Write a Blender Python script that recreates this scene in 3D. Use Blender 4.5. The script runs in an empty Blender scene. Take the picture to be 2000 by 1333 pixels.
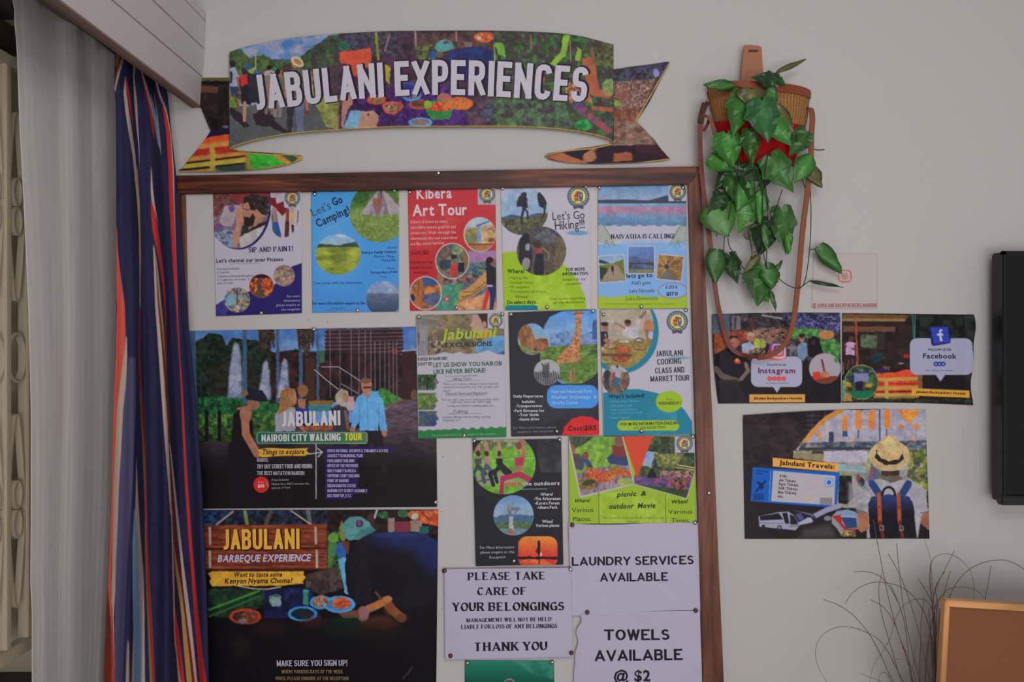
import bpy, bmesh, math, random
import numpy as np
from mathutils import Vector, Matrix
random.seed(7); np.random.seed(7)
S = bpy.context.scene
COL = S.collection
PI = math.pi
# ------------------------------------------------------------------ camera, world, light
F = 1555.0            # focal length in pixels of a 2000 px wide frame
D = 1.92              # distance of the poster wall, metres
cd = bpy.data.cameras.new('camera'); cam = bpy.data.objects.new('camera', cd); COL.objects.link(cam)
cam.location = (0, 0, 0); cam.rotation_euler = (PI/2, 0, 0)
cd.sensor_width = 36.0; cd.lens = F*36/2000; cd.clip_start = 0.02
S.camera = cam
W = bpy.data.worlds.new('world'); S.world = W; W.use_nodes = True
W.node_tree.nodes['Background'].inputs[0].default_value = (0.99, 0.965, 0.97, 1)
W.node_tree.nodes['Background'].inputs[1].default_value = 0.42
def area(name, loc, target, size, power, col):
    l = bpy.data.lights.new(name, 'AREA'); l.shape = 'RECTANGLE'; l.size, l.size_y = size; l.energy = power; l.color = col
    o = bpy.data.objects.new(name, l); COL.objects.link(o); o.location = loc
    d = Vector(target)-Vector(loc); o.rotation_euler = d.to_track_quat('-Z', 'Y').to_euler(); return o
area('ceiling_lamp', (0.30, -0.15, 0.80), (0.2, 1.92, 0.1), (0.8, 0.5), 9.0, (0.955, 0.985, 1.0))
area('low_fill_light', (0.55, -1.7, -0.60), (0.1, 1.92, -0.45), (2.4, 1.4), 43, (0.985, 0.958, 0.968))  # unseen fill added low behind the camera to brighten the lower wall
S.view_settings.view_transform = 'Standard'; S.view_settings.look = 'None'
S.view_settings.exposure = 0.0; S.view_settings.gamma = 1.0; S.view_settings.use_curve_mapping = False
EXPO = 1.5            # photo-colour to albedo factor

# ------------------------------------------------------------------ helpers
def lin(c):
    c = np.asarray(c, float)/255.0
    return np.where(c <= 0.04045, c/12.92, ((c+0.055)/1.055)**2.4)
def alb(c): return np.clip(lin(c)*EXPO, 0.0, 0.92)
def P3(px, py, Y): return ((px-1000.0)*Y/F, Y, (666.5-py)*Y/F)
def tag(o, label=None, cat=None, group=None, kind=None):
    if label: o['label'] = label
    if cat: o['category'] = cat
    if group: o['group'] = group
    if kind: o['kind'] = kind
    return o
def empty(name, loc, label, cat, group=None):
    o = bpy.data.objects.new(name, None); COL.objects.link(o); o.location = loc; o.empty_display_size = 0.02
    return tag(o, label, cat, group)
def link(name, me, parent=None, loc=None):
    o = bpy.data.objects.new(name, me); COL.objects.link(o)
    if loc is not None: o.location = loc
    if parent is not None:
        o.parent = parent
        if loc is None: o.location = -Vector(parent.location)      # mesh given in world coordinates
        else: o.location = Vector(loc)-Vector(parent.location)
    return o
def mesh(name, V, Fc, mat, parent=None, col=None, smooth=False):
    me = bpy.data.meshes.new(name); me.from_pydata([tuple(v) for v in V], [], [tuple(f) for f in Fc])
    if mat: me.materials.append(mat)
    if col is not None:
        a = me.color_attributes.new('Col', 'FLOAT_COLOR', 'POINT')
        c = np.ones((len(V), 4), np.float32); c[:, :3] = col; a.data.foreach_set('color', c.ravel())
    if smooth: me.polygons.foreach_set('use_smooth', [True]*len(me.polygons))
    me.update(); return link(name, me, parent)
def nt(name):
    m = bpy.data.materials.new(name); m.use_nodes = True; t = m.node_tree
    return m, t, t.nodes['Principled BSDF']
def N(t, typ, **kw):
    n = t.nodes.new(typ)
    for k, v in kw.items(): setattr(n, k, v)
    return n
def mat_plain(name, rgb, rough=.6, spec=.4, metal=0, noise=0.06, nscale=40, bump=0.0, bscale=200, gain=True):
    m, t, b = nt(name)
    c = alb(rgb) if gain else lin(rgb)
    tc = N(t, 'ShaderNodeTexCoord'); nz = N(t, 'ShaderNodeTexNoise'); nz.inputs['Scale'].default_value = nscale; nz.inputs['Detail'].default_value = 4
    t.links.new(tc.outputs['Object'], nz.inputs['Vector'])
    mx = N(t, 'ShaderNodeMix', data_type='RGBA')
    mx.inputs['A'].default_value = (*(c*(1-noise)), 1); mx.inputs['B'].default_value = (*np.clip(c*(1+noise), 0, 1), 1)
    t.links.new(nz.outputs['Fac'], mx.inputs['Factor']); t.links.new(mx.outputs['Result'], b.inputs['Base Color'])
    b.inputs['Roughness'].default_value = rough; b.inputs['Specular IOR Level'].default_value = spec; b.inputs['Metallic'].default_value = metal
    if bump:
        n2 = N(t, 'ShaderNodeTexNoise'); n2.inputs['Scale'].default_value = bscale; n2.inputs['Detail'].default_value = 3
        t.links.new(tc.outputs['Object'], n2.inputs['Vector'])
        bp = N(t, 'ShaderNodeBump'); bp.inputs['Strength'].default_value = bump; bp.inputs['Distance'].default_value = 0.004
        t.links.new(n2.outputs['Fac'], bp.inputs['Height']); t.links.new(bp.outputs['Normal'], b.inputs['Normal'])
    return m
def mat_attr(name, rough, spec, bump=0, bscale=600, sheen=0, transl=0):
    m, t, b = nt(name)
    a = N(t, 'ShaderNodeAttribute', attribute_name='Col'); t.links.new(a.outputs['Color'], b.inputs['Base Color'])
    b.inputs['Roughness'].default_value = rough; b.inputs['Specular IOR Level'].default_value = spec
    if bump:
        tc = N(t, 'ShaderNodeTexCoord'); n2 = N(t, 'ShaderNodeTexNoise'); n2.inputs['Scale'].default_value = bscale
        t.links.new(tc.outputs['Object'], n2.inputs['Vector'])
        bp = N(t, 'ShaderNodeBump'); bp.inputs['Strength'].default_value = bump; bp.inputs['Distance'].default_value = 0.002
        t.links.new(n2.outputs['Fac'], bp.inputs['Height']); t.links.new(bp.outputs['Normal'], b.inputs['Normal'])
    return m
def mat_wood(name, dark, mid, light, axis='X', scale=1.0, rough=.45):
    m, t, b = nt(name)
    tc = N(t, 'ShaderNodeTexCoord'); mp = N(t, 'ShaderNodeMapping')
    s = {'X': (1.2, 14, 22), 'Z': (22, 14, 1.2)}[axis]; mp.inputs['Scale'].default_value = [v*scale for v in s]
    t.links.new(tc.outputs['Object'], mp.inputs['Vector'])
    nz = N(t, 'ShaderNodeTexNoise'); nz.inputs['Scale'].default_value = 3.2; nz.inputs['Detail'].default_value = 7; nz.inputs['Roughness'].default_value = .62; nz.inputs['Distortion'].default_value = .5
    t.links.new(mp.outputs['Vector'], nz.inputs['Vector'])
    cr = N(t, 'ShaderNodeValToRGB'); e = cr.color_ramp.elements
    e[0].position = .3; e[0].color = (*alb(dark), 1); e[1].position = .72; e[1].color = (*alb(light), 1)
    x = e.new(.5); x.color = (*alb(mid), 1)
    t.links.new(nz.outputs['Fac'], cr.inputs['Fac']); 
    n3 = N(t, 'ShaderNodeTexNoise'); n3.inputs['Scale'].default_value = 5; n3.inputs['Detail'].default_value = 2
    t.links.new(tc.outputs['Object'], n3.inputs['Vector'])
    r3 = N(t, 'ShaderNodeMapRange'); r3.inputs['From Min'].default_value = .35; r3.inputs['From Max'].default_value = .65; r3.inputs['To Min'].default_value = .62; r3.inputs['To Max'].default_value = 1.15
    t.links.new(n3.outputs['Fac'], r3.inputs['Value'])
    mu = N(t, 'ShaderNodeMix', data_type='RGBA', blend_type='MULTIPLY'); mu.inputs['Factor'].default_value = 1
    t.links.new(cr.outputs['Color'], mu.inputs['A']); t.links.new(r3.outputs['Result'], mu.inputs['B'])
    t.links.new(mu.outputs['Result'], b.inputs['Base Color'])
    bp = N(t, 'ShaderNodeBump'); bp.inputs['Strength'].default_value = .35; bp.inputs['Distance'].default_value = .002
    t.links.new(nz.outputs['Fac'], bp.inputs['Height']); t.links.new(bp.outputs['Normal'], b.inputs['Normal'])
    b.inputs['Roughness'].default_value = rough; b.inputs['Specular IOR Level'].default_value = .35
    return m
def box(name, lo, hi, mat, parent=None, bevel=0.0):
    bm = bmesh.new(); bmesh.ops.create_cube(bm, size=1.0)
    for v in bm.verts: v.co = Vector([lo[i]+(v.co[i]+.5)*(hi[i]-lo[i]) for i in range(3)])
    if bevel: bmesh.ops.bevel(bm, geom=bm.edges[:], offset=bevel, segments=2, affect='EDGES')
    me = bpy.data.meshes.new(name); bm.to_mesh(me); bm.free(); me.materials.append(mat)
    return link(name, me, parent)
def prism(name, poly, y0, y1, mat, parent=None, bevel=0.0):
    """polygon of (x, z) world points extruded from y0 (front) to y1"""
    bm = bmesh.new(); a = [bm.verts.new((x, y0, z)) for x, z in poly]; c = [bm.verts.new((x, y1, z)) for x, z in poly]
    bm.faces.new(a); bm.faces.new(c[::-1]); n = len(a)
    for i in range(n): bm.faces.new((a[i], c[i], c[(i+1) % n], a[(i+1) % n]))
    bmesh.ops.recalc_face_normals(bm, faces=bm.faces[:])
    if bevel: bmesh.ops.bevel(bm, geom=[e for e in bm.edges], offset=bevel, segments=2, affect='EDGES')
    me = bpy.data.meshes.new(name); bm.to_mesh(me); bm.free(); me.materials.append(mat)
    return link(name, me, parent)
def tube(name, pts, r, mat, parent=None, n=6, r1=None, col=None):
    pts = [Vector(p) for p in pts]; V = []; Fc = []
    m = len(pts)
    for i, p in enumerate(pts):
        d = (pts[min(i+1, m-1)]-pts[max(i-1, 0)]).normalized()
        a = d.cross(Vector((0, 1, 0.01))).normalized(); b = d.cross(a).normalized()
        rr = r if r1 is None else r+(r1-r)*i/(m-1)
        for k in range(n): V.append(p+(a*math.cos(2*PI*k/n)+b*math.sin(2*PI*k/n))*rr)
    for i in range(m-1):
        for k in range(n): Fc.append((i*n+k, i*n+(k+1) % n, (i+1)*n+(k+1) % n, (i+1)*n+k))
    Fc.append(tuple(range(n))[::-1]); Fc.append(tuple((m-1)*n+k for k in range(n)))
    return mesh(name, V, Fc, mat, parent, smooth=True)
def spline(pts, k=6):
    """Catmull-Rom through points"""
    p = [np.array(q, float) for q in pts]; p = [2*p[0]-p[1]]+p+[2*p[-1]-p[-2]]; out = []
    for i in range(1, len(p)-2):
        for j in range(k):
            t = j/k; a, b, c, d = p[i-1], p[i], p[i+1], p[i+2]
            out.append(.5*((2*b)+(-a+c)*t+(2*a-5*b+4*c-d)*t*t+(-a+3*b-3*c+d)*t**3))
    out.append(p[-2]); return out
def ribbon(name, pts, width, thick, mat, parent=None, across=(1, 0, 0), widths=None):
    """flat strap along pts; 'across' is the direction of its width"""
    pts = [Vector(p) for p in pts]; V = []; Fc = []; m = len(pts)
    for i, p in enumerate(pts):
        d = (pts[min(i+1, m-1)]-pts[max(i-1, 0)]).normalized()
        ac = Vector(across); ac = (ac-d*ac.dot(d)); ac = ac.normalized() if ac.length > 1e-4 else Vector((0, 1, 0))
        nn = d.cross(ac).normalized(); w = width if widths is None else widths[i]
        for sa, sb in ((-1, -1), (1, -1), (1, 1), (-1, 1)): V.append(p+ac*sa*w/2+nn*sb*thick/2)
    for i in range(m-1):
        for k in range(4): Fc.append((i*4+k, i*4+(k+1) % 4, (i+1)*4+(k+1) % 4, (i+1)*4+k))
    Fc.append((3, 2, 1, 0)); Fc.append(tuple((m-1)*4+k for k in range(4)))
    return mesh(name, V, Fc, mat, parent)

# ------------------------------------------------------------------ materials
M = dict(
    wall=mat_plain('wall_paint', (163, 160, 158), .75, .25, noise=.015, nscale=3, bump=.10, bscale=90),
    ceiling=mat_plain('ceiling_paint', (165, 160, 156), .8, .2),
    floor=mat_plain('floor_tile', (112, 100, 92), .4, .4, noise=.1, nscale=6),
    panel=mat_plain('white_panel', (166, 161, 160), .5, .35, noise=.02, nscale=5, bump=.06, bscale=60),
    woodx=mat_wood('stained_wood_across', (30, 14, 10), (64, 30, 18), (118, 62, 38), 'X'),
    woodz=mat_wood('stained_wood_upright', (52, 26, 16), (94, 52, 35), (122, 72, 50), 'Z'),
    pelmet=mat_plain('pelmet_paint', (168, 160, 162), .45, .4, noise=.03, nscale=8, bump=.05),
    dark=mat_plain('dark_gap', (28, 22, 20), .8, .2),
    print_=mat_attr('printed_gloss_paper', .42, .12), matte=mat_attr('printed_matte_paper', .8, .2, bump=.1, bscale=90),
    banner=mat_attr('printed_banner', .5, .12),
    cloth=mat_attr('striped_cloth', .9, .1, bump=.2, bscale=900),
    metal=mat_plain('tack_metal', (215, 210, 205), .22, .5, metal=1, noise=.03, gain=False),
    brass=mat_plain('dark_tack_metal', (120, 90, 80), .3, .5, metal=1, noise=.05, gain=False),
    iron=mat_plain('cream_iron_paint', (164, 154, 132), .5, .35, noise=.08, nscale=30, bump=.2),
    tvb=mat_plain('tv_plastic', (9, 9, 9), .35, .4, gain=False), tvs=mat_plain('tv_glass', (5, 5, 5), .12, .4, gain=False),
    strap=mat_plain('red_leather', (92, 36, 25), .42, .4, noise=.22, nscale=35), strap2=mat_plain('tan_leather', (116, 66, 46), .5, .35, noise=.12, nscale=40),
    paddle=mat_plain('paddle_leather', (136, 90, 66), .5, .35, noise=.12, nscale=25, bump=.1),
    stem=mat_plain('vine_stem', (30, 40, 24), .5, .3), twig=mat_plain('dry_twig', (96, 76, 68), .8, .2, noise=.3, nscale=60),
    cork=mat_plain('brown_board', (112, 72, 50), .85, .15, noise=.07, nscale=5, bump=.1, bscale=300),
    pine=mat_wood('pine_frame', (160, 112, 66), (178, 128, 80), (192, 142, 92), 'X', .6), pinez=mat_wood('pine_frame_upright', (156, 108, 64), (172, 122, 76), (188, 138, 88), 'Z', .6),
    leaf=mat_attr('leaf', .38, .45, bump=.25, bscale=120),
    weave=mat_attr('weave', .8, .2), ticksurf=mat_plain('console_wood', (90, 60, 42), .4, .4), vase=mat_plain('vase_clay', (96, 70, 60), .5, .4),
    rail=mat_plain('curtain_rail', (90, 80, 74), .5, .4),
)
for k_ in ('leaf',):
    M[k_].node_tree.nodes['Principled BSDF'].inputs['Roughness'].default_value = .36
# ------------------------------------------------------------------ the setting
def st(o): o['kind'] = 'structure'; return o
XL = -1.06; ZF = -1.5; ZC = 1.25; XR = 2.6; YB = -2.8
st(box('wall_back', (XL-.12, D, ZF), (XR, D+.1, ZC), M['wall']))
st(box('floor', (XL-.12, YB, ZF-.05), (XR, D, ZF), M['floor']))
st(box('ceiling', (XL-.12, YB, ZC), (XR, D+.1, ZC+.05), M['ceiling']))
ZS = -.735; ZT = .74; YW = 1.80       # window sill, head, end of the opening
st(box('wall_left', (XL-.12, YW, ZF), (XL, D, ZC), M['wall']))
st(box('wall_left_lower', (XL-.12, YB, ZF), (XL, YW, ZS), M['wall']))
st(box('wall_left_upper', (XL-.12, YB, ZT), (XL, YW, ZC), M['wall']))
st(box('wall_left_near', (XL-.12, YB, ZS), (XL, .3, ZT), M['wall']))
# window: frame, sill, glass, rails
wn = tag(bpy.data.objects.new('window_1', None), None); COL.objects.link(wn); wn.location = (XL-.06, 1.2, ZS); st(wn)
pane_m = mat_plain('frosted_glass', (112, 103, 94), .35, .5, noise=.15, nscale=3)
box('window_pane', (XL-.09, .3, ZS), (XL-.082, YW, ZT), pane_m, wn)
box('window_sill', (XL-.08, .3, ZS-.03), (XL+.055, YW, ZS+.002), mat_plain('sill_dark', (66, 56, 50), .6, .3), wn, .004)
box('window_frame', (XL-.08, .3, ZT-.11), (XL+.01, YW, ZT-.075), mat_plain('frame_brown', (62, 50, 44), .6, .3), wn, .003)
box('window_frame', (XL-.08, .3, ZT-.03), (XL+.01, YW, ZT), M['rail'], wn, .003)
box('window_frame', (XL-.08, YW-.04, ZS), (XL+.005, YW, ZT), M['iron'], wn, .003)
# iron grille in front of the glass
GX = -1.02
gr = empty('window_grille', (GX, 1.6, ZS+.03), 'cream painted scrolled iron burglar grille over the window at far left', 'grille')
def gy(px): return GX*F/(px-1000.0)
def gz(px, py): return (666.5-py)*gy(px)/F
b0, b1 = gy(7), gy(49); sp = b1-b0
zt_, zb_ = .555, -.62
ybars = [b1-sp*k for k in range(-1, 7)]
for yb in ybars:
    box('bar', (GX-.011, yb-.0075, zb_), (GX+.011, yb+.0075, zt_), M['iron'], gr, .0015)
box('rail', (GX-.012, ybars[-1]-.02, zb_-.028), (GX+.012, ybars[0]+.02, zb_), M['iron'], gr, .002)
box('rail', (GX-.012, ybars[-1]-.02, zt_), (GX+.012, ybars[0]+.02, zt_+.022), M['iron'], gr, .002)
zz = lambda py: (666.5-py)*1.6/F
for k in range(len(ybars)-1):
    ym = (ybars[k]+ybars[k+1])/2; h = sp/2-.009
    for zc, up, dn in ((zz(399), zz(212), zz(586)), (zz(1002), zz(814), zz(1196))):
        for s in (-1, 1):
            for e in (up, dn):
                dz = e-zc
                pts = [(GX, ym+s*h, zc+dz*.05), (GX, ym+s*h*.98, zc+dz*.2), (GX, ym+s*h*.8, zc+dz*.45), (GX, ym+s*h*.55, zc+dz*.75), (GX, ym+s*h*.25, zc+dz*.97), (GX, ym+s*h*.02, zc+dz)]
                ribbon('scroll', spline(pts, 4), .013, .0045, M['iron'], gr, across=(1, 0, 0))
        for e in (1, -1):
            pts = [(GX, ym+math.cos(a)*h*.55, zc+e*.03+math.sin(a)*.028) for a in np.linspace(0, 2*PI, 15)]
            ribbon('collar', pts, .016, .004, M['iron'], gr, across=(1, 0, 0))
    zc = zz(700); pts = [(GX, ym+math.cos(a)*(h+.003), zc+math.sin(a)*.05) for a in np.linspace(0, 2*PI, 25)]
    ribbon('ring', pts, .014, .0045, M['iron'], gr, across=(1, 0, 0))
# pelmet: three boards, soffit lip, inside
pe = empty('curtain_pelmet', (-.75, 1.2, .57), 'white three-board curtain pelmet box at upper left corner', 'pelmet')
zr = [.772, .7045, .6365, .565]; xr_ = [-.738, -.741, -.745, -.749]
for i in range(3):
    g = .0013
    V = []
    for y in (.2, D-.001):
        V += [(xr_[i], y, zr[i]-g), (xr_[i+1], y, zr[i+1]+g), (xr_[i+1]-.014, y, zr[i+1]+g), (xr_[i]-.014, y, zr[i]-g)]
    o = mesh('board', V, [(0, 1, 2, 3), (7, 6, 5, 4), (0, 4, 5, 1), (1, 5, 6, 2), (2, 6, 7, 3), (3, 7, 4, 0)], M['pelmet'], pe)
    bv = o.modifiers.new('b', 'BEVEL'); bv.width = .0018; bv.segments = 2
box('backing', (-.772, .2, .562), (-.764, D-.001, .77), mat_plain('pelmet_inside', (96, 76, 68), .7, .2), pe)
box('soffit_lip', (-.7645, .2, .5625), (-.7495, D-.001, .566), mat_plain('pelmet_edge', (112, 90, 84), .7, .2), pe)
box('top_board', (XL+.001, .2, .772), (-.738, D-.001, .79), M['pelmet'], pe)
cr_ = empty('curtain_rail', (-.93, 1.2, .67), 'thin curtain track above the sheer white curtain, under the pelmet', 'rail')
box('track', (-.938, .3, .672), (-.922, D-.01, .684), M['rail'], cr_)
box('mount_board', (-.90, .3, .69), (-.80, D-.01, .7), mat_plain('mount', (100, 88, 84), .7, .2), cr_)
# ------------------------------------------------------------------ print painter: colours the fine mesh of a sheet
def hsh(ix, iy, sd):
    n = (ix.astype(np.int64)*374761393+iy.astype(np.int64)*668265263+sd*1442695041) & 0x7fffffff
    n = ((n ^ (n >> 13))*1274126177) & 0x7fffffff
    return ((n ^ (n >> 16)) & 0xffff)/65535.0
def vn(x, y, s, sd):
    x = x/s; y = y/s; ix = np.floor(x); iy = np.floor(y); fx = x-ix; fy = y-iy
    fx = fx*fx*(3-2*fx); fy = fy*fy*(3-2*fy)
    a = hsh(ix, iy, sd); b = hsh(ix+1, iy, sd); c = hsh(ix, iy+1, sd); d = hsh(ix+1, iy+1, sd)
    return (a*(1-fx)+b*fx)*(1-fy)+(c*(1-fx)+d*fx)*fy
class CV:
    def __init__(s, X, Y):
        s.X, s.Y = X, Y; s.C = np.ones((len(X), 3))*200.0; s.o = (0, 0, 1.0); s.M = np.ones(len(X)); s.st = []; s.T = []; s.sd = 1; s.ph = None; s.amp = .9
        s.wx = (vn(X, Y, 5.5, 71)-.5)*2+(vn(X, Y, 2.6, 72)-.5)*1.1; s.wy = (vn(X, Y, 5.5, 73)-.5)*2+(vn(X, Y, 2.6, 74)-.5)*1.1
        s.sh = 1+.14*(vn(X, Y, 11, 75)-.5)+.09*(vn(X, Y, 3.2, 76)-.5)+.09*(vn(X, Y, 1.6, 77)-.5)
    def photo(s): return s.ph if s.ph is not None else len(s.st) > 0
    def p(s, x, y): return s.o[0]+x/s.o[2], s.o[1]+y/s.o[2]
    def put(s, a, col, idx=None):
        if idx is None: idx = slice(None)
        a = (a*s.M[idx])[:, None]; c = np.asarray(col, float)
        if s.photo(): c = c*s.sh[idx][:, None]
        s.C[idx] = s.C[idx]*(1-a)+c*a
    def dpoly(s, pts, pad):
        q = np.array([s.p(*a) for a in pts]); lo = q.min(0)-pad; hi = q.max(0)+pad
        idx = np.nonzero((s.X >= lo[0]) & (s.X <= hi[0]) & (s.Y >= lo[1]) & (s.Y <= hi[1]) & (s.M > 0))[0]
        x = s.X[idx]; y = s.Y[idx]
        if s.photo(): x = x+s.wx[idx]*s.amp; y = y+s.wy[idx]*s.amp
        ins = np.zeros(len(x), bool); dm = np.full(len(x), 1e9); n = len(q)
        for i in range(n):
            ax, ay = q[i]; bx, by = q[(i+1) % n]
            c = ((ay > y) != (by > y)); 
            with np.errstate(divide='ignore', invalid='ignore'): xi = (bx-ax)*(y-ay)/(by-ay if by != ay else 1e-9)+ax
            ins ^= c & (x < xi)
            ex, ey = bx-ax, by-ay; l = ex*ex+ey*ey+1e-12; t = np.clip(((x-ax)*ex+(y-ay)*ey)/l, 0, 1)
            dm = np.minimum(dm, (x-ax-t*ex)**2+(y-ay-t*ey)**2)
        return idx, np.sqrt(dm)*np.where(ins, -1, 1)
    def G(s, pts, col, a=1, k=1.0):      # filled polygon
        idx, d = s.dpoly(pts, 2+k*2); s.put(np.clip(.5-d/(1.1*k+.2), 0, 1)*a, col, idx)
    def dell(s, cx, cy, rx, ry, rot):
        cx, cy = s.p(cx, cy); rx /= s.o[2]; ry /= s.o[2]; R = max(rx, ry)*1.3+3
        idx = np.nonzero((abs(s.X-cx) < R) & (abs(s.Y-cy) < R) & (s.M > 0))[0]
        x = s.X[idx]-cx; y = s.Y[idx]-cy
        if s.photo() and min(rx, ry) > 2: x = x+s.wx[idx]*s.amp*.8; y = y+s.wy[idx]*s.amp*.8
        c, sn = math.cos(rot), math.sin(rot)
        u = (x*c+y*sn)/rx; v = (-x*sn+y*c)/ry; r = np.sqrt(u*u+v*v)+1e-6
        return idx, (r-1)*min(rx, ry)
    def E(s, cx, cy, rx, ry, col, a=1, rot=0, k=1.0):
        idx, d = s.dell(cx, cy, rx, ry, rot); s.put(np.clip(.5-d/(1.1*k+.2), 0, 1)*a, col, idx)
    def L(s, pts, w, col, a=1):          # stroke, w in crop units
        w = w/s.o[2]
        q = np.array([s.p(*b) for b in pts]); lo = q.min(0)-w-2; hi = q.max(0)+w+2
        idx = np.nonzero((s.X >= lo[0]) & (s.X <= hi[0]) & (s.Y >= lo[1]) & (s.Y <= hi[1]) & (s.M > 0))[0]
        x = s.X[idx]; y = s.Y[idx]; dm = np.full(len(x), 1e9)
        for i in range(len(q)-1):
            ax, ay = q[i]; ex, ey = q[i+1]-q[i]; l = ex*ex+ey*ey+1e-12; t = np.clip(((x-ax)*ex+(y-ay)*ey)/l, 0, 1)
            dm = np.minimum(dm, (x-ax-t*ex)**2+(y-ay-t*ey)**2)
        s.put(np.clip((w/2-np.sqrt(dm))/1.1+.5, 0, 1)*a*min(1, w/1.0), col, idx)
    def R(s, x0, y0, x1, y1, col, a=1, k=1.0): s.G([(x0, y0), (x1, y0), (x1, y1), (x0, y1)], col, a, k)
    def RR(s, x0, y0, x1, y1, r, col, a=1): s.G(s.rr(x0, y0, x1, y1, r), col, a)
    def rr(s, x0, y0, x1, y1, r):
        o = []
        for cx, cy, a0 in ((x1-r, y0+r, -90), (x1-r, y1-r, 0), (x0+r, y1-r, 90), (x0+r, y0+r, 180)):
            for t in range(0, 91, 18): o.append((cx+r*math.cos(math.radians(a0+t)), cy+r*math.sin(math.radians(a0+t))))
        return o
    def push(s, idx, d, k=1.0):
        s.st.append(s.M); m = np.zeros(len(s.X)); m[idx] = np.clip(.5-d/(1.1*k), 0, 1); s.M = s.M*m
    def cE(s, cx, cy, rx, ry, rot=0): s.push(*s.dell(cx, cy, rx, ry, rot))
    def cP(s, pts, k=1.0): s.push(*s.dpoly(pts, 3), k)
    def pop(s): s.M = s.st.pop()
    def bg(s, col): s.put(np.ones(len(s.X)), col)
    def gr(s, y0, c0, y1, c1, a=1, ax=1):  # gradient, within the clip
        q0 = s.p(y0, y0)[ax]; q1 = s.p(y1, y1)[ax]; t = np.clip(((s.Y if ax else s.X)-q0)/(q1-q0), 0, 1)[:, None]
        s.put(np.full(len(s.X), float(a)), np.array(c0)*(1-t)+np.array(c1)*t)
    def mo(s, cols, sc=4, a=1, st=(1, 1), sharp=6, thr=None):  # mottled blend of several colours; sc in photo px
        s.sd += 17; acc = None; ws = 0
        for i, c in enumerate(cols):
            w = .5*vn(s.X/st[0], s.Y/st[1], sc, s.sd+i*5)+.3*vn(s.X/st[0], s.Y/st[1], sc*.5, s.sd+i*5+2)+.2*vn(s.X/st[0], s.Y/st[1], max(sc*.25, 1.1), s.sd+i*5+3); w = np.exp(w*sharp*2.3)
            acc = w[:, None]*np.array(c, float) if acc is None else acc+w[:, None]*np.array(c, float); ws = ws+w
        al = np.full(len(s.X), float(a))
        if thr is not None: al = al*np.clip((vn(s.X/st[0], s.Y/st[1], sc*1.3, s.sd+99)-thr)*8, 0, 1)
        s.put(al, acc/ws[:, None])
    def moP(s, pts, cols, sc=4, a=1, k=2.0, **kw): s.cP(pts, k); s.mo(cols, sc, a, **kw); s.pop()
    def moE(s, cx, cy, rx, ry, cols, sc=4, a=1, **kw): s.cE(cx, cy, rx, ry); s.mo(cols, sc, a, **kw); s.pop()
    def t(s, txt, x0, y, x1, h, col, sty='s', y1=None, dx=0, dy=0, w=None):   # a line of print; baseline (x0,y)-(x1,y1), cap height h
        a = s.p(x0, y); b = s.p(x1, y if y1 is None else y1)
        s.T.append((txt, a, b, h/s.o[2], col, sty, dx/s.o[2], dy/s.o[2], w))
    def emb(s, cx, cy, r, white=True):
        s.E(cx, cy, r, r, (44, 58, 76)); s.E(cx, cy, r*.9, r*.9, (128, 140, 150)); 
        s.cE(cx, cy, r*.9, r*.9)
        for i in range(22):
            a = i*2*PI/22; s.L([(cx+r*.76*math.cos(a), cy+r*.76*math.sin(a)), (cx+r*.88*math.cos(a), cy+r*.88*math.sin(a))], r*.06, (40, 50, 70))
        s.pop()
        s.E(cx, cy, r*.72, r*.72, (50, 62, 84)); s.E(cx, cy, r*.66, r*.66, (190, 180, 96))
        s.E(cx-r*.2, cy+.05*r, r*.24, r*.36, (178, 116, 62)); s.E(cx+r*.24, cy+.0*r, r*.2, r*.4, (74, 88, 130)); s.E(cx-.02*r, cy-r*.3, r*.22, r*.18, (150, 70, 56))
        s.E(cx-r*.25, cy-r*.05, r*.07, r*.07, (50, 34, 40)); s.E(cx-r*.1, cy-r*.05, r*.07, r*.07, (50, 34, 40)); s.E(cx+r*.25, cy-r*.1, r*.06, r*.09, (190, 180, 110))
        s.L([(cx-r*.3, cy+r*.25), (cx-r*.05, cy+r*.25)], r*.09, (120, 40, 34)); s.L([(cx+r*.5, cy-r*.25), (cx+r*.5, cy+r*.3)], r*.12, (206, 196, 90))
        s.L([(cx-r*.45, cy+r*.5), (cx, cy+r*.35), (cx+r*.45, cy+r*.5)], r*.07, (60, 60, 60))
        s.G([(cx-r*.5, cy+r*.98), (cx-r*.25, cy+r*.8), (cx+r*.25, cy+r*.8), (cx+r*.5, cy+r*.98), (cx+r*.4, cy+r*1.18), (cx, cy+r*1.05), (cx-r*.4, cy+r*1.18)], (78, 66, 72))
    def fig(s, x, y, h, top, bot, skin=(150, 100, 80), hair=(40, 28, 24), w=1.0):  # a small standing person printed in a photo: feet (x, y), height h
        a = h*.13*w
        s.G([(x-a*.8, y-h*.5), (x+a*.8, y-h*.5), (x+a*.7, y), (x+a*.15, y), (x, y-h*.35), (x-a*.2, y), (x-a*.75, y)], bot)
        s.L([(x-a*1.15, y-h*.78), (x-a*1.35, y-h*.58), (x-a*1.2, y-h*.42)], a*.5, skin); s.L([(x+a*1.15, y-h*.78), (x+a*1.35, y-h*.58), (x+a*1.2, y-h*.42)], a*.5, skin)
        s.G([(x-a*1.2, y-h*.8), (x-a*.4, y-h*.85), (x+a*.4, y-h*.85), (x+a*1.2, y-h*.8), (x+a*.9, y-h*.46), (x-a*.9, y-h*.46)], top)
        s.E(x, y-h*.92, h*.05, h*.07, skin); s.E(x, y-h*.955, h*.056, h*.05, hair)

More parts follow.
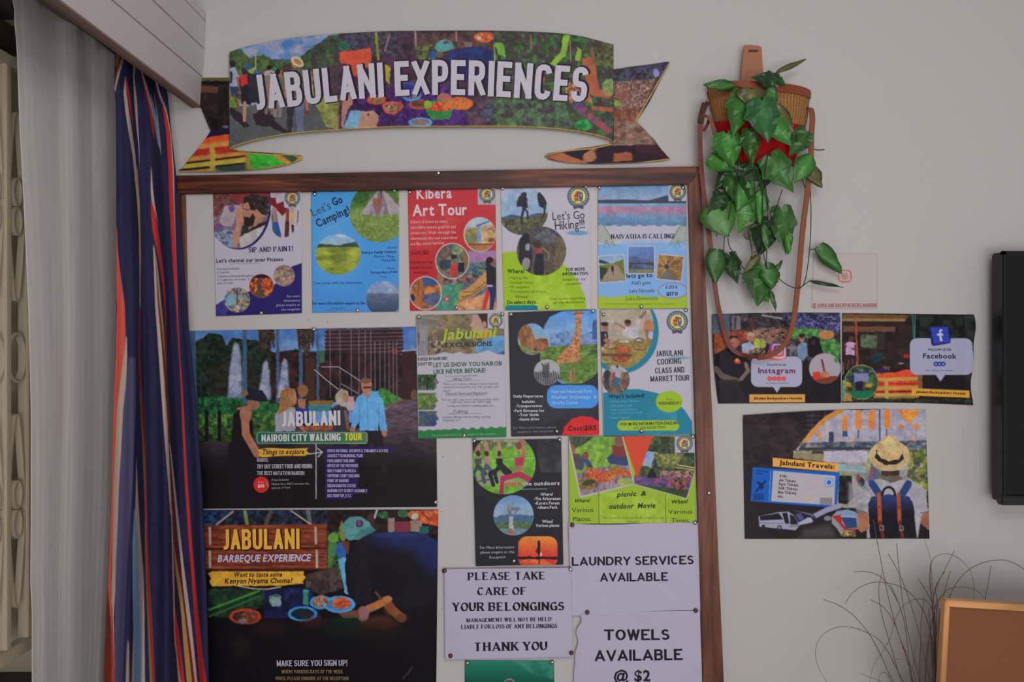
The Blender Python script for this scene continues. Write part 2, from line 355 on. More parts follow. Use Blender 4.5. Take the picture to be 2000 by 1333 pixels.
# ------------------------------------------------------------------ lettering
chars = [chr(i) for i in range(33, 127)]
GLY = {}
def build_glyphs():
    obs = []
    for bold in (0, 1):
        for ch in chars:
            c = bpy.data.curves.new('g', 'FONT'); c.body = ch; c.resolution_u = 2; c.dimensions = '2D'; c.fill_mode = 'FRONT'
            c.offset = .026 if bold else 0.0
            o = bpy.data.objects.new('g', c); COL.objects.link(o); obs.append((bold, ch, o))
    dg = bpy.context.evaluated_depsgraph_get(); dg.update()
    for bold, ch, o in obs:
        me = o.evaluated_get(dg).to_mesh()
        v = np.array([(q.co.x, q.co.y) for q in me.vertices]) if len(me.vertices) else np.zeros((0, 2))
        f = [tuple(p.vertices) for p in me.polygons]
        GLY[(bold, ch)] = (v, f)
    for _, _, o in obs:
        c = o.data; bpy.data.objects.remove(o); bpy.data.curves.remove(c)
build_glyphs()
CAP = GLY[(0, 'H')][0][:, 1].max()
def arc(cx, cy, rx, ry, a0, a1, n=7, e=.75):
    o = []
    for i in range(n+1):
        a = math.radians(a0+(a1-a0)*i/n); c, s_ = math.cos(a), math.sin(a)
        o.append((cx+rx*math.copysign(abs(c)**e, c), cy+ry*math.copysign(abs(s_)**e, s_)))
    return o
O_ = arc(.5, .74, .5, .26, 180, 0)+arc(.5, .26, .5, .26, 0, -180)+[(0, .74)]
SK = {
 'A': (1.0, [[(0, 0), (.5, 1)], [(.5, 1), (1, 0)], [(.2, .27), (.8, .27)]]),
 'B': (.95, [[(0, 0), (0, 1)], [(0, 1), (.45, 1)]+arc(.5, .77, .45, .23, 90, -90)+[(0, .54)], [(0, .54), (.5, .54)]+arc(.5, .27, .5, .27, 90, -90)+[(0, 0)]]),
 'C': (.95, [arc(.5, .72, .5, .28, 10, 180)+arc(.5, .28, .5, .28, 180, 350)]),
 'D': (1.0, [[(0, 0), (0, 1)], [(0, 1), (.4, 1)]+arc(.5, .72, .5, .28, 90, 0)+arc(.5, .28, .5, .28, 0, -90)+[(0, 0)]]),
 'E': (.8, [[(0, 0), (0, 1)], [(0, 1), (1, 1)], [(0, .52), (.85, .52)], [(0, 0), (1, 0)]]),
 'F': (.78, [[(0, 0), (0, 1)], [(0, 1), (1, 1)], [(0, .5), (.85, .5)]]),
 'G': (1.0, [arc(.5, .72, .5, .28, 15, 180)+arc(.5, .28, .5, .28, 180, 270)+[(1, 0)], [(1, 0), (1, .45)], [(.55, .45), (1, .45)]]),
 'H': (1.0, [[(0, 0), (0, 1)], [(1, 0), (1, 1)], [(0, .52), (1, .52)]]),
 'I': (.02, [[(.5, 0), (.5, 1)]]),
 'J': (.62, [[(1, 1), (1, .3)]+arc(.35, .25, .65, .25, 0, -90)+[(0, 0)]]),
 'K': (1.0, [[(0, 0), (0, 1)], [(.05, .42), (.95, 1)], [(.35, .6), (1, 0)]]),
 'L': (.75, [[(0, 0), (0, 1)], [(0, 0), (1, 0)]]),
 'M': (1.3, [[(0, 0), (0, 1)], [(1, 0), (1, 1)], [(0, 1), (.5, .1)], [(1, 1), (.5, .1)]]),
 'N': (1.05, [[(0, 0), (0, 1)], [(1, 0), (1, 1)], [(0, 1), (1, 0)]]),
 'O': (1.0, [O_]), 'Q': (1.0, [O_, [(.6, .25), (1, 0)]]),
 'P': (.92, [[(0, 0), (0, 1)], [(0, 1), (.45, 1)]+arc(.5, .72, .5, .28, 90, -90)+[(0, .44)]]),
 'R': (1.0, [[(0, 0), (0, 1)], [(0, 1), (.45, 1)]+arc(.5, .74, .45, .26, 90, -90)+[(0, .48)], [(.5, .48), (1, 0)]]),
 'S': (.9, [arc(.5, .77, .48, .23, 10, 180)+arc(.5, .74, .48, .24, 180, 255)[1:]+arc(.5, .25, .5, .25, 75, 0)+arc(.5, .25, .5, .25, 0, -180)[1:]]),
 'T': (.9, [[(.5, 0), (.5, 1)], [(0, 1), (1, 1)]]),
 'U': (1.0, [[(0, 1), (0, .28)]+arc(.5, .28, .5, .28, 180, 360)+[(1, 1)]]),
 'V': (1.0, [[(0, 1), (.5, 0)], [(1, 1), (.5, 0)]]),
 'W': (1.5, [[(0, 1), (.25, 0)], [(.5, 1), (.25, 0)], [(.5, 1), (.75, 0)], [(1, 1), (.75, 0)]]),
 'X': (1.0, [[(0, 1), (1, 0)], [(1, 1), (0, 0)]]),
 'Y': (1.0, [[(0, 1), (.5, .45)], [(1, 1), (.5, .45)], [(.5, .45), (.5, 0)]]),
 'Z': (.9, [[(0, 1), (1, 1)], [(1, 1), (0, 0)], [(0, 0), (1, 0)]]),
}
SKW = {'O': (1.15, [arc(.5, .5, .5, .5, 90, -270, 20, 1)]), 'C': (1.02, [arc(.52, .5, .52, .5, 42, 318, 16, 1)]), 'D': (1.1, [[(0, 0), (0, 1)], [(0, 1)]+arc(.42, .5, .58, .5, 90, -90, 12, 1)+[(0, 0)]]),
 'G': (1.08, [arc(.52, .5, .52, .5, 42, 300, 16, 1)+[(.96, .16)], [(.96, .1), (.96, .48)], [(.6, .48), (.96, .48)]]), 'U': (1.0, [[(0, 1), (0, .38)]+arc(.5, .38, .5, .38, 180, 360, 10, 1)+[(1, 1)]]), 'S': (.85, [arc(.5, .76, .46, .24, 25, 255, 10, 1)+arc(.5, .26, .5, .26, 75, -155, 10, 1)]),
 'T': (1.15, SK['T'][1]), 'E': (.92, [[(0, 0), (0, 1)], [(0, 1), (1, 1)], [(0, .52), (.8, .52)], [(0, 0), (1.05, 0)]]), 'L': (.92, SK['L'][1]), 'F': (.9, SK['F'][1]),
 'V': (1.15, SK['V'][1]), 'A': (1.2, SK['A'][1])}
def skel(txt, wt, wd, serif, grow=0.0, wide=False):
    """build capitals from pen strokes: wt stem weight, wd letter width, all for cap height 1; returns verts (x,y,layer), faces"""
    V = []; Fc = []; x = 0.0; ly = 0
    for ch in txt:
        if ch == ' ': x += wd*.62; continue
        if ch not in SK:
            v, f = GLY[(1, ch)]
            b = len(V); x0 = v[:, 0].min(); k = wd/.62
            V += [(x+(q[0]-x0)/CAP*k, q[1]/CAP, ly) for q in v]; Fc += [tuple(b+i for i in g) for g in f]
            x += (v[:, 0].max()-x0)/CAP*k+wt*.7; continue
        gw, strokes = (SKW if wide else SK).get(ch, SK[ch]); cw = gw*wd if ch != 'I' else 0.0
        pad = .06 if serif and ch in 'IHMNKAPFRTYVWLEBD' else 0.0
        x += pad
        for s_ in strokes:
            ly += 1; p = [(wt/2+a*cw, .04+b*.92 if serif and 0 else b) for a, b in s_]
            p = [(a, wt*.5*.9+b*(1-wt*.9)) if not serif else (a, wt*.22+b*(1-wt*.44)) for a, b in p]
            if len(p) == 2:     # run the straight stroke out to the cap line
                d = np.array(p[1])-np.array(p[0]); l = np.hypot(*d); d /= l; e = wt*.45 if not serif else wt*.2
                if abs(d[1]) > .5 or (not serif and (max(s_[0][0], s_[1][0]) > .84 and ch in 'EFLTZ')): p = [tuple(np.array(p[0])-d*e), tuple(np.array(p[1])+d*e)]
            if len(p) > 2 and ch in 'UJ':
                p[0] = (p[0][0], 1.0)
                if ch == 'U': p[-1] = (p[-1][0], 1.0)
            q = np.array(p); n = len(q); b = len(V)
            for i in range(n):
                d = q[min(i+1, n-1)]-q[max(i-1, 0)]; d = d/(np.hypot(*d)+1e-9); nn = np.array((-d[1], d[0]))
                if serif:
                    th = wt if d[0]*d[1] <= 0 or abs(d[0]) < .12 else wt*.42
                    w = th*abs(d[1])+wt*.36*abs(d[0])
                else: w = wt*(1-.1*abs(d[0]))
                if n > 2 and serif and abs(d[0]) > .97: w = wt*.4
                w = w/2+grow
                for sg in (-1, 1):
                    vv = q[i]+nn*sg*w; V.append((x+vv[0], min(max(vv[1], -grow), 1+grow), ly))
            for i in range(n-1): Fc.append((b+2*i, b+2*i+1, b+2*i+3, b+2*i+2))
            if serif and len(p) == 2:
                for (sx, sy) in p:
                    top = sy > .8; bot = sy < .2
                    if not (top or bot): continue
                    if ch == 'T' and top: continue
                    if ch in 'AVWM' and abs(sx-(wt/2+cw*.5)) < .02 and ch != 'W': continue
                    if ch == 'W' and bot: continue
                    if abs(p[1][1]-p[0][1]) < .1:       # arm: small tick
                        if sx > wt and not (ch in 'AH'):
                            b = len(V); ly += 1; hh = .2 if top else -.2; y0_ = sy+wt*.2 if top else sy-wt*.2
                            V += [(x+sx-.05, y0_, ly), (x+sx+.02, y0_, ly), (x+sx+.02, y0_-hh, ly), (x+sx-.01, y0_-hh, ly)]; Fc.append((b, b+1, b+2, b+3))
                        if ch == 'T':
                            b = len(V); ly += 1; x2 = x+wt*.5; V += [(x2-.02, 1, ly), (x2+.06, 1, ly), (x2+.02, .76, ly), (x2-.02, .76, ly)]; Fc.append((b, b+1, b+2, b+3))
                        continue
                    b = len(V); ly += 1; hw = wt*.5+.075; y0_ = 1.0 if top else 0.0; y1_ = y0_-.055 if top else y0_+.055
                    V += [(x+sx-hw, y0_, ly), (x+sx+hw, y0_, ly), (x+sx+hw, y1_, ly), (x+sx-hw, y1_, ly)]; Fc.append((b, b+1, b+2, b+3))
        x += cw+wt+(.09 if not serif else .035)+pad
        if ch == 'I' and serif: x += .0
    return np.array(V, float), Fc, x-.06
def sans(txt, bold, slant=0.0):
    V = []; Fc = []; x = 0.0
    for ch in txt:
        if ch == ' ' or (bold, ch) not in GLY: x += .27; continue
        v, f = GLY[(bold, ch)]
        if len(v) == 0: continue
        x0 = v[:, 0].min(); b = len(V)
        V += [(x+q[0]-x0+slant*q[1], q[1], 0.0) for q in v]; Fc += [tuple(b+i for i in g) for g in f]
        x += v[:, 0].max()-x0+.07
    V = np.array(V, float); V[:, :2] /= CAP
    return V, Fc, (x-.075)/CAP
INK = {}
def ink(col):
    k = tuple(int(c) for c in col)
    if k not in INK: INK[k] = mat_plain('ink_%d_%d_%d' % k, k, .5, .12, noise=.04, nscale=60)
    return INK[k]
def lettering(T, parent, surf, warp=None):
    for (txt, a, b, h, col, sty, dx, dy, w) in T:
        if sty[0] == 'c': V, Fc, L_ = skel(txt.upper(), w or .17, .36, False, .035 if 'o' in sty else 0)
        elif sty[0] == 'f': V, Fc, L_ = skel(txt.upper(), w or .17, .58, True, 0, True)
        elif sty[0] == 'g': V, Fc, L_ = skel(txt.upper(), w or .2, .5, False, 0, True)
        else: V, Fc, L_ = sans(txt, 1 if sty[0] in 'bh' else 0, .22 if 'i' in sty else 0)
        lift = .0004 if 'w' not in sty and sty != 'c' else .0007
        if 'o' in sty: lift = .0003
        th = math.atan2(b[1]-a[1], b[0]-a[0]); L = math.hypot(b[0]-a[0], b[1]-a[1])
        u = V[:, 0]/L_*L; v = V[:, 1]*h
        if warp is not None and 'w' in sty: px, py = warp(u+a[0], a[1], v, h)
        else:
            px = a[0]+u*math.cos(th)+v*math.sin(th); py = a[1]+u*math.sin(th)-v*math.cos(th)
        px = px+dx; py = py+dy
        pts = surf(px, py, lift); pts[:, 1] -= V[:, 2]*.5e-5
        if len(Fc): mesh('lettering', pts, Fc, ink(col), parent)

# ------------------------------------------------------------------ sheets
TACKS = []
def sheet(name, label, cat, quad, lift, paint, o=(0, 0, 1.0), cell=1.35, thick=.0007, relief=None, bow=None, mat='print_', warp=None, rows=None, group=None):
    """a printed sheet on the wall. quad: corners TL,TR,BR,BL (photo px at wall depth); rows: list of (y, xl, xr) for cut-out outlines"""
    if rows is None:
        (ax, ay), (bx, by), (cx, cy), (dx_, dy_) = quad
        nx = int(max(abs(bx-ax), abs(cx-dx_))/cell)+1; ny = int(max(abs(dy_-ay), abs(cy-by))/cell)+1
        U, Vv = np.meshgrid(np.linspace(0, 1, nx+1), np.linspace(0, 1, ny+1))
        PX = (1-U)*(1-Vv)*ax+U*(1-Vv)*bx+U*Vv*cx+(1-U)*Vv*dx_; PY = (1-U)*(1-Vv)*ay+U*(1-Vv)*by+U*Vv*cy+(1-U)*Vv*dy_
        if bow is not None:
            gx, gy_ = bow(U, Vv); PX = PX+gx; PY = PY+gy_
    else:
        PX, PY, U, Vv = rows(cell); ny, nx = PX.shape[0]-1, PX.shape[1]-1
    x = PX.ravel(); y = PY.ravel(); c = CV(x, y); c.o = o; paint(c)
    Y0 = D-lift
    ax0, ay0, bx0, by0 = x.min(), y.min(), x.max(), y.max()
    def surf(px, py, up=0.0):
        px = np.asarray(px, float); py = np.asarray(py, float)
        r = relief((px-ax0)/(bx0-ax0), (py-ay0)/(by0-ay0)) if relief is not None else np.zeros_like(px)
        r = r+.0004*np.sin(px*.045+py*.02+lift*900)*np.sin(py*.031-px*.012)+.0004
        return np.stack([(px-1000)*Y0/F, Y0-r-up, (666.5-py)*Y0/F], 1)
    V = surf(x, y); n = len(V)
    ii = np.arange(ny)[:, None]*(nx+1)+np.arange(nx)[None, :]; ii = ii.ravel()
    Fq = np.stack([ii, ii+nx+1, ii+nx+2, ii+1], 1)
    ring = list(range(0, nx+1))+[(r+1)*(nx+1)+nx for r in range(ny)]+[ny*(nx+1)+k for k in range(nx-1, -1, -1)]+[r*(nx+1) for r in range(ny-1, 0, -1)]
    ring = np.array(ring); m = len(ring); Vb = V[ring].copy(); Vb[:, 1] += thick
    nxt = np.roll(np.arange(m), -1)
    Fs = np.stack([ring, ring[nxt], n+nxt, n+np.arange(m)], 1)
    AV = np.concatenate([V, Vb]); AF = np.concatenate([Fq, Fs]).astype(np.int32)
    Cc = alb(np.concatenate([c.C, c.C[ring]*.0+np.array([150, 146, 144])]))
    me = bpy.data.meshes.new('print'); me.vertices.add(len(AV)); me.vertices.foreach_set('co', AV.astype(np.float32).ravel())
    me.loops.add(AF.size); me.loops.foreach_set('vertex_index', AF.ravel())
    me.polygons.add(len(AF)); me.polygons.foreach_set('loop_start', np.arange(0, AF.size, 4, dtype=np.int32)); me.polygons.foreach_set('loop_total', np.full(len(AF), 4, np.int32))
    a = me.color_attributes.new('Col', 'FLOAT_COLOR', 'POINT'); q = np.ones((len(AV), 4), np.float32); q[:, :3] = Cc; a.data.foreach_set('color', q.ravel())
    sm = np.zeros(len(AF), bool); sm[:len(Fq)] = True; me.polygons.foreach_set('use_smooth', sm)
    me.materials.append(M[mat]); me.update(calc_edges=True); me.validate()
    qc = surf(np.array([(ax0+bx0)/2]), np.array([by0]))[0]
    root = empty(name, tuple(qc), label, cat, group)
    link('print', me, root)
    lettering(c.T, root, surf, warp)
    root['_pins'] = 0; del root['_pins']
    return root, surf
# thumbtacks --------------------------------------------------------
def tack_mesh(m):
    bm = bmesh.new(); prof = [(0, -.0062), (.0022, -.0058), (.0040, -.0044), (.0051, -.0022), (.0054, -.0004), (.0050, .0002), (0, .0002)]
    n = 16; rings = []
    for r, yy in prof:
        rings.append([bm.verts.new((r*math.cos(2*PI*k/n), yy, r*math.sin(2*PI*k/n))) for k in range(n)] if r else [bm.verts.new((0, yy, 0))])
    for a, b in zip(rings, rings[1:]):
        for k in range(n):
            if len(a) == 1: bm.faces.new((a[0], b[k], b[(k+1) % n]))
            elif len(b) == 1: bm.faces.new((a[k], b[0], a[(k+1) % n]))
            else: bm.faces.new((a[k], b[k], b[(k+1) % n], a[(k+1) % n]))
    bmesh.ops.recalc_face_normals(bm, faces=bm.faces[:])
    me = bpy.data.meshes.new('thumbtack'); bm.to_mesh(me); bm.free(); me.materials.append(m)
    me.polygons.foreach_set('use_smooth', [True]*len(me.polygons)); return me
TM = tack_mesh(M['metal']); TMd = tack_mesh(M['brass'])
def tack(px, py, lift, where, dark=False):
    Y = D-lift-.0012; o = bpy.data.objects.new('thumbtack', TMd if dark else TM); COL.objects.link(o); o.location = P3(px, py, Y)
    tag(o, ('dull brass' if dark else 'silver')+' round thumbtack '+where, 'thumbtack', 'thumbtacks on the notice board')
# ------------------------------------------------------------------ notice board
LB = .012             # face of the white panel in front of the wall
bd = empty('notice_board', P3(870, 1500, D-.006), 'large white notice board in a reddish-brown stained wooden frame', 'notice board')
def pw(px, py, Y=D): x, _, z = P3(px, py, Y); return (x, z)
Yp = D-LB
prism('panel', [pw(*q, Yp) for q in ((352, 372), (1348, 352), (1374, 1446), (370, 1446))], Yp, D-.0005, M['panel'], bd)
Yf = D-.026
prism('frame_rail', [pw(*q, Yf) for q in ((343, 343), (1367, 325), (1367, 332), (1344, 360), (347, 379))], Yf, Yp+.0002, M['woodx'], bd, .0012)
prism('frame_stile', [pw(*q, Yf) for q in ((1344.5, 361), (1367.5, 334.5), (1391, 800), (1414, 1333), (1417, 1424), (1376, 1424), (1373, 1333), (1358, 800))], Yf, Yp+.0002, M['woodz'], bd, .0012)
prism('frame_stile', [pw(*q, Yf) for q in ((347, 381), (359, 380.5), (380, 1424), (344, 1424))], Yf, Yp+.0002, M['woodz'], bd, .001)
prism('frame_rail', [pw(*q, Yf) for q in ((344, 1426), (1417, 1426), (1417, 1462), (344, 1462))], Yf, Yp+.0002, M['woodx'], bd, .001)
for (px, py) in ((856, 338), (1385, 964)):
    o = bpy.data.objects.new('screw', TM); COL.objects.link(o); o.parent = bd; o.location = Vector(P3(px, py, Yf))-Vector(bd.location); o.scale = (.75, .35, .75); o['label'] = 'small round silver screw head'
for (px, py) in ((640, 629), (604, 625), (865, 893), (862, 1000), (1162, 372), (863, 1190)):
    o = bpy.data.objects.new('nail_hole', TMd); COL.objects.link(o); o.parent = bd; o.location = Vector(P3(px, py, Yp))-Vector(bd.location); o.scale = (.22, .1, .22)
WH = (166, 162, 176)   # glossy print paper
BK = (32, 32, 38)
# --- row one
def p_sip(c):
    c.bg(WH)
    c.cE(310, 210, 318, 433); c.bg((30, 30, 84)); c.pop()
    c.cE(292, 190, 318, 438); c.bg((120, 110, 120)); c.mo([(120, 112, 128), (92, 70, 110), (150, 140, 150), (70, 60, 60), (130, 84, 70)], 5)
    c.R(40, 60, 640, 190, (112, 32, 34)); c.moP([(40, 60), (350, 60), (350, 230), (40, 330)], [(110, 30, 32), (60, 24, 26), (128, 90, 74), (80, 40, 38)], 5, sharp=4)
    c.G([(200, 100), (640, 80), (640, 150), (300, 180)], (118, 34, 34))
    c.G([(170, 210), (320, 200), (240, 420), (110, 400)], (160, 150, 158)); c.E(240, 240, 30, 35, (70, 60, 120)); c.E(110, 430, 46, 48, (88, 62, 120)); c.mo([(150, 110, 90), (110, 100, 140)], 3, .25)
    c.moP([(60, 470), (240, 430), (300, 560), (200, 640), (60, 600)], [(150, 148, 166), (50, 60, 90), (120, 130, 150)], 3)
    c.G([(310, 530), (500, 410), (640, 390), (640, 640), (330, 640)], (164, 158, 160)); c.G([(320, 510), (480, 400), (600, 355), (600, 385), (500, 430), (345, 500)], (40, 38, 40))
    c.G([(345, 410), (430, 330), (400, 470), (330, 520)], (44, 46, 44))
    c.G([(350, 200), (370, 150), (560, 170), (590, 290), (560, 330), (530, 370), (470, 420), (420, 410), (360, 330)], (160, 116, 96))
    c.G([(350, 190), (360, 130), (430, 100), (520, 110), (590, 170), (605, 250), (580, 310), (545, 300), (500, 260), (430, 250), (400, 180)], (44, 36, 34)); c.moP([(400, 110), (600, 120), (605, 300), (450, 240)], [(44, 36, 34), (70, 60, 56), (34, 28, 28)], 4)
    c.G([(355, 320), (410, 330), (450, 290), (470, 330), (450, 410), (390, 420), (360, 390)], (44, 32, 30)); c.E(478, 275, 22, 26, (158, 106, 88))
    c.L([(350, 240), (385, 250), (470, 255)], 7, (38, 28, 28))
    c.G([(300, 230), (335, 190), (350, 260), (350, 360), (320, 470), (290, 640), (190, 640), (240, 540), (290, 400), (280, 280)], (166, 118, 98)); c.G([(190, 600), (240, 530), (270, 560), (240, 640)], (110, 140, 160)); c.pop()
    c.cE(745, 280, 155, 245); c.cP([(600, 60), (900, 60), (900, 520), (590, 520)]); 
    c.G([(630, 60), (900, 60), (900, 260), (620, 260)], (164, 158, 170)); c.G([(610, 130), (670, 130), (680, 190), (750, 165), (755, 230), (790, 235), (790, 260), (735, 310), (650, 220), (620, 200)], (112, 32, 42))
    c.L([(655, 250), (690, 500)], 50, (146, 112, 110)); c.L([(672, 400), (700, 520)], 60, (44, 72, 140)); c.L([(635, 300), (650, 480)], 14, (60, 90, 80))
    c.L([(790, 260), (785, 380)], 34, (130, 60, 44)); c.L([(785, 380), (780, 510)], 42, (84, 42, 40)); c.L([(838, 230), (830, 400)], 32, (160, 140, 120)); c.E(832, 320, 18, 28, (190, 150, 40)); c.L([(838, 410), (845, 500)], 24, (50, 40, 50))
    c.L([(895, 260), (885, 430)], 16, (110, 90, 80)); c.L([(885, 430), (880, 500)], 18, (44, 40, 50)); c.pop(); c.pop()
    c.R(755, 60, 928, 225, WH); c.emb(836, 136, 76)
    c.G([(82, 1190), (160, 1140), (300, 1110), (420, 1050), (660, 990), (830, 810), (930, 775), (930, 1275), (85, 1300)], (38, 32, 94)); c.moP([(82, 1190), (160, 1140), (240, 1150), (180, 1290), (85, 1300)], [(70, 70, 130), (56, 56, 120)], 12, .8)
    for (cx, cy, rx, ry, cols) in ((293, 1138, 126, 122, [(96, 130, 150), (160, 130, 96), (70, 60, 56), (176, 170, 160)]), (532, 1000, 120, 116, [(176, 60, 40), (200, 130, 50), (70, 30, 36), (180, 50, 40)]), (755, 900, 104, 104, [(130, 132, 84), (170, 150, 130), (90, 80, 80), (150, 100, 110)])):
        c.E(cx, cy, rx, ry, cols[0]); c.moE(cx, cy, rx, ry, cols, 5)
    c.cE(532, 1000, 118, 114); c.R(400, 880, 660, 925, (40, 26, 50)); c.G([(500, 920), (530, 920), (540, 1060), (600, 1110), (430, 1110), (490, 1040)], (76, 66, 62)); c.pop()
    c.cE(293, 1138, 124, 120); c.G([(160, 1100), (200, 1070), (280, 1090), (280, 1180), (200, 1180)], (110, 150, 170)); c.L([(293, 1030), (293, 1180)], 12, (60, 70, 80)); c.L([(170, 1120), (250, 1040), (330, 1090), (400, 1070)], 8, (70, 60, 60)); c.pop()
    c.t('SIP AND PAINT!', 405, 672, 845, 50, (26, 26, 80), 'f', 658, w=.24)
    c.t("Let's channel our inner Picasso", 90, 772, 745, 36, (30, 28, 44), 'b', 755); c.L([(228, 787), (510, 778)], 4, (80, 80, 90))
    for i, s in enumerate(('Perhaps Includes', '1.Canvas', '2.paints and paintbrushes', '3. 2 glasses of wine/ 2', 'cans of beer')):
        c.t(s, 97, 845+i*35, (315, 215, 452, 412, 260)[i], 20, (44, 42, 60), 's', 838+i*35)
    for i, s in enumerate(('For more', 'information', 'please enquire at', 'the reception')):
        c.t(s, (785, 755, 680, 728)[i], 1115+i*43, 912, 24, (150, 150, 180), 's', 1110+i*43)
LP = .0145
sheet('poster', 'sip and paint poster with a bearded man in a round photo', 'poster', [(416.3, 377), (589.5, 372.3), (589.9, 612), (421.9, 618)], LP, p_sip, (405, 360, 5.031))
def p_camp(c):
    c.gr(40, (64, 138, 196), 1260, (66, 130, 198)); c.E(1250, 650, 260, 330, (92, 154, 206), .5, k=40)
    c.cE(1690, 275, 292, 295); c.mo([(78, 110, 56), (96, 124, 60), (54, 88, 44)], 4); c.G([(1380, 240), (1900, 280), (1900, 600), (1380, 600)], (104, 128, 62)); c.moP([(1380, 250), (1900, 290), (1900, 600), (1380, 600)], [(108, 128, 68), (84, 116, 48), (140, 148, 92), (92, 120, 60)], 3)
    c.G([(1690, 40), (1720, 40), (1885, 220), (1885, 300), (1500, 300)], (148, 140, 144)); c.G([(1690, 60), (1610, 300), (1790, 300), (1720, 60)], (112, 104, 110)); c.L([(1708, 40), (1710, 150)], 8, (50, 50, 70))
    c.moE(1500, 120, 90, 70, [(54, 96, 44), (40, 78, 36)], 3, .8)
    c.E(1645, 170, 22, 34, (140, 84, 70)); c.E(1695, 165, 24, 36, (130, 78, 60)); c.G([(1620, 200), (1740, 200), (1760, 300), (1600, 300)], (136, 90, 84)); c.L([(1620, 230), (1640, 300)], 30, (120, 130, 170)); c.L([(1730, 230), (1710, 300)], 30, (130, 136, 172)); c.pop()
    c.cE(1285, 690, 220, 200); c.gr(490, (110, 156, 196), 630, (150, 168, 176)); c.E(1310, 505, 50, 16, (170, 180, 190)); c.moP([(1060, 580), (1280, 600), (1500, 560), (1510, 640), (1060, 640)], [(40, 60, 50), (56, 76, 50), (60, 80, 90)], 4)
    c.G([(1060, 625), (1510, 620), (1510, 900), (1060, 900)], (134, 144, 60)); c.moP([(1060, 625), (1510, 620), (1510, 900), (1060, 900)], [(140, 148, 58), (112, 128, 52), (150, 160, 62), (98, 112, 50)], 12, st=(2.5, .7)); c.pop()
    c.cP(c.rr(1562, 955, 1900, 1290, 150)); c.gr(955, (120, 150, 190), 1080, (128, 138, 166)); c.moP([(1580, 950), (1900, 950), (1900, 1050), (1560, 1050)], [(150, 156, 184), (100, 130, 176)], 12, .7); c.gr(1075, (100, 120, 156), 1255, (48, 66, 84), 0)
    c.G([(1550, 1075), (1900, 1075), (1900, 1300), (1550, 1300)], (82, 98, 126)); c.cP([(1550, 1075), (1900, 1075), (1900, 1300), (1550, 1300)]); c.gr(1075, (98, 114, 146), 1255, (44, 58, 76)); c.mo([(70, 88, 110), (50, 66, 86)], 8, .3, (4, 1)); c.pop(); c.pop()
    c.t("Let's", 1040, 318, 1220, 78, (62, 70, 84), 's', 240); c.t('Go', 1240, 215, 1335, 74, (26, 34, 60), 'b', 178); c.t('Camping!', 1085, 425, 1405, 74, (40, 50, 74), 'b', 278)
    c.L([(1160, 455), (1390, 330)], 5, (120, 150, 190)); c.L([(1610, 645), (1880, 640)], 3, (150, 180, 210)); c.L([(1640, 848), (1880, 843)], 3, (150, 180, 210)); c.L([(1160, 1238), (1430, 1236)], 4, (40, 60, 90))
    c.t('Where?', 1770, 638, 1855, 24, (30, 44, 90), 's', 634)
    c.t('Kenya Camp Centre', 1520, 685, 1855, 26, (24, 34, 84), 'b', 675); c.t('Kiserian Village', 1640, 720, 1840, 24, (30, 44, 90)); c.t('Ngong hills', 1710, 758, 1850, 24, (30, 44, 90))
    c.t('When?', 1765, 838, 1840, 22, (40, 54, 100)); c.t('Various days of the', 1600, 882, 1865, 26, (30, 44, 90), 'b', 872); c.t('week', 1695, 918, 1765, 20, (60, 70, 110))
    c.t('Cost varies with the destination', 1042, 985, 1520, 26, (26, 50, 100), 's', 978); c.t('For more information enquire at the', 1033, 1185, 1550, 28, (24, 34, 70), 'b', 1182); c.t('reception', 1215, 1225, 1350, 22, (60, 80, 120))
sheet('poster', 'bright blue camping poster with a tent in a round photo', 'poster', [(607.7, 371), (779, 367.6), (779, 608.9), (610, 611.4)], LP, p_camp, (405, 360, 5.031))
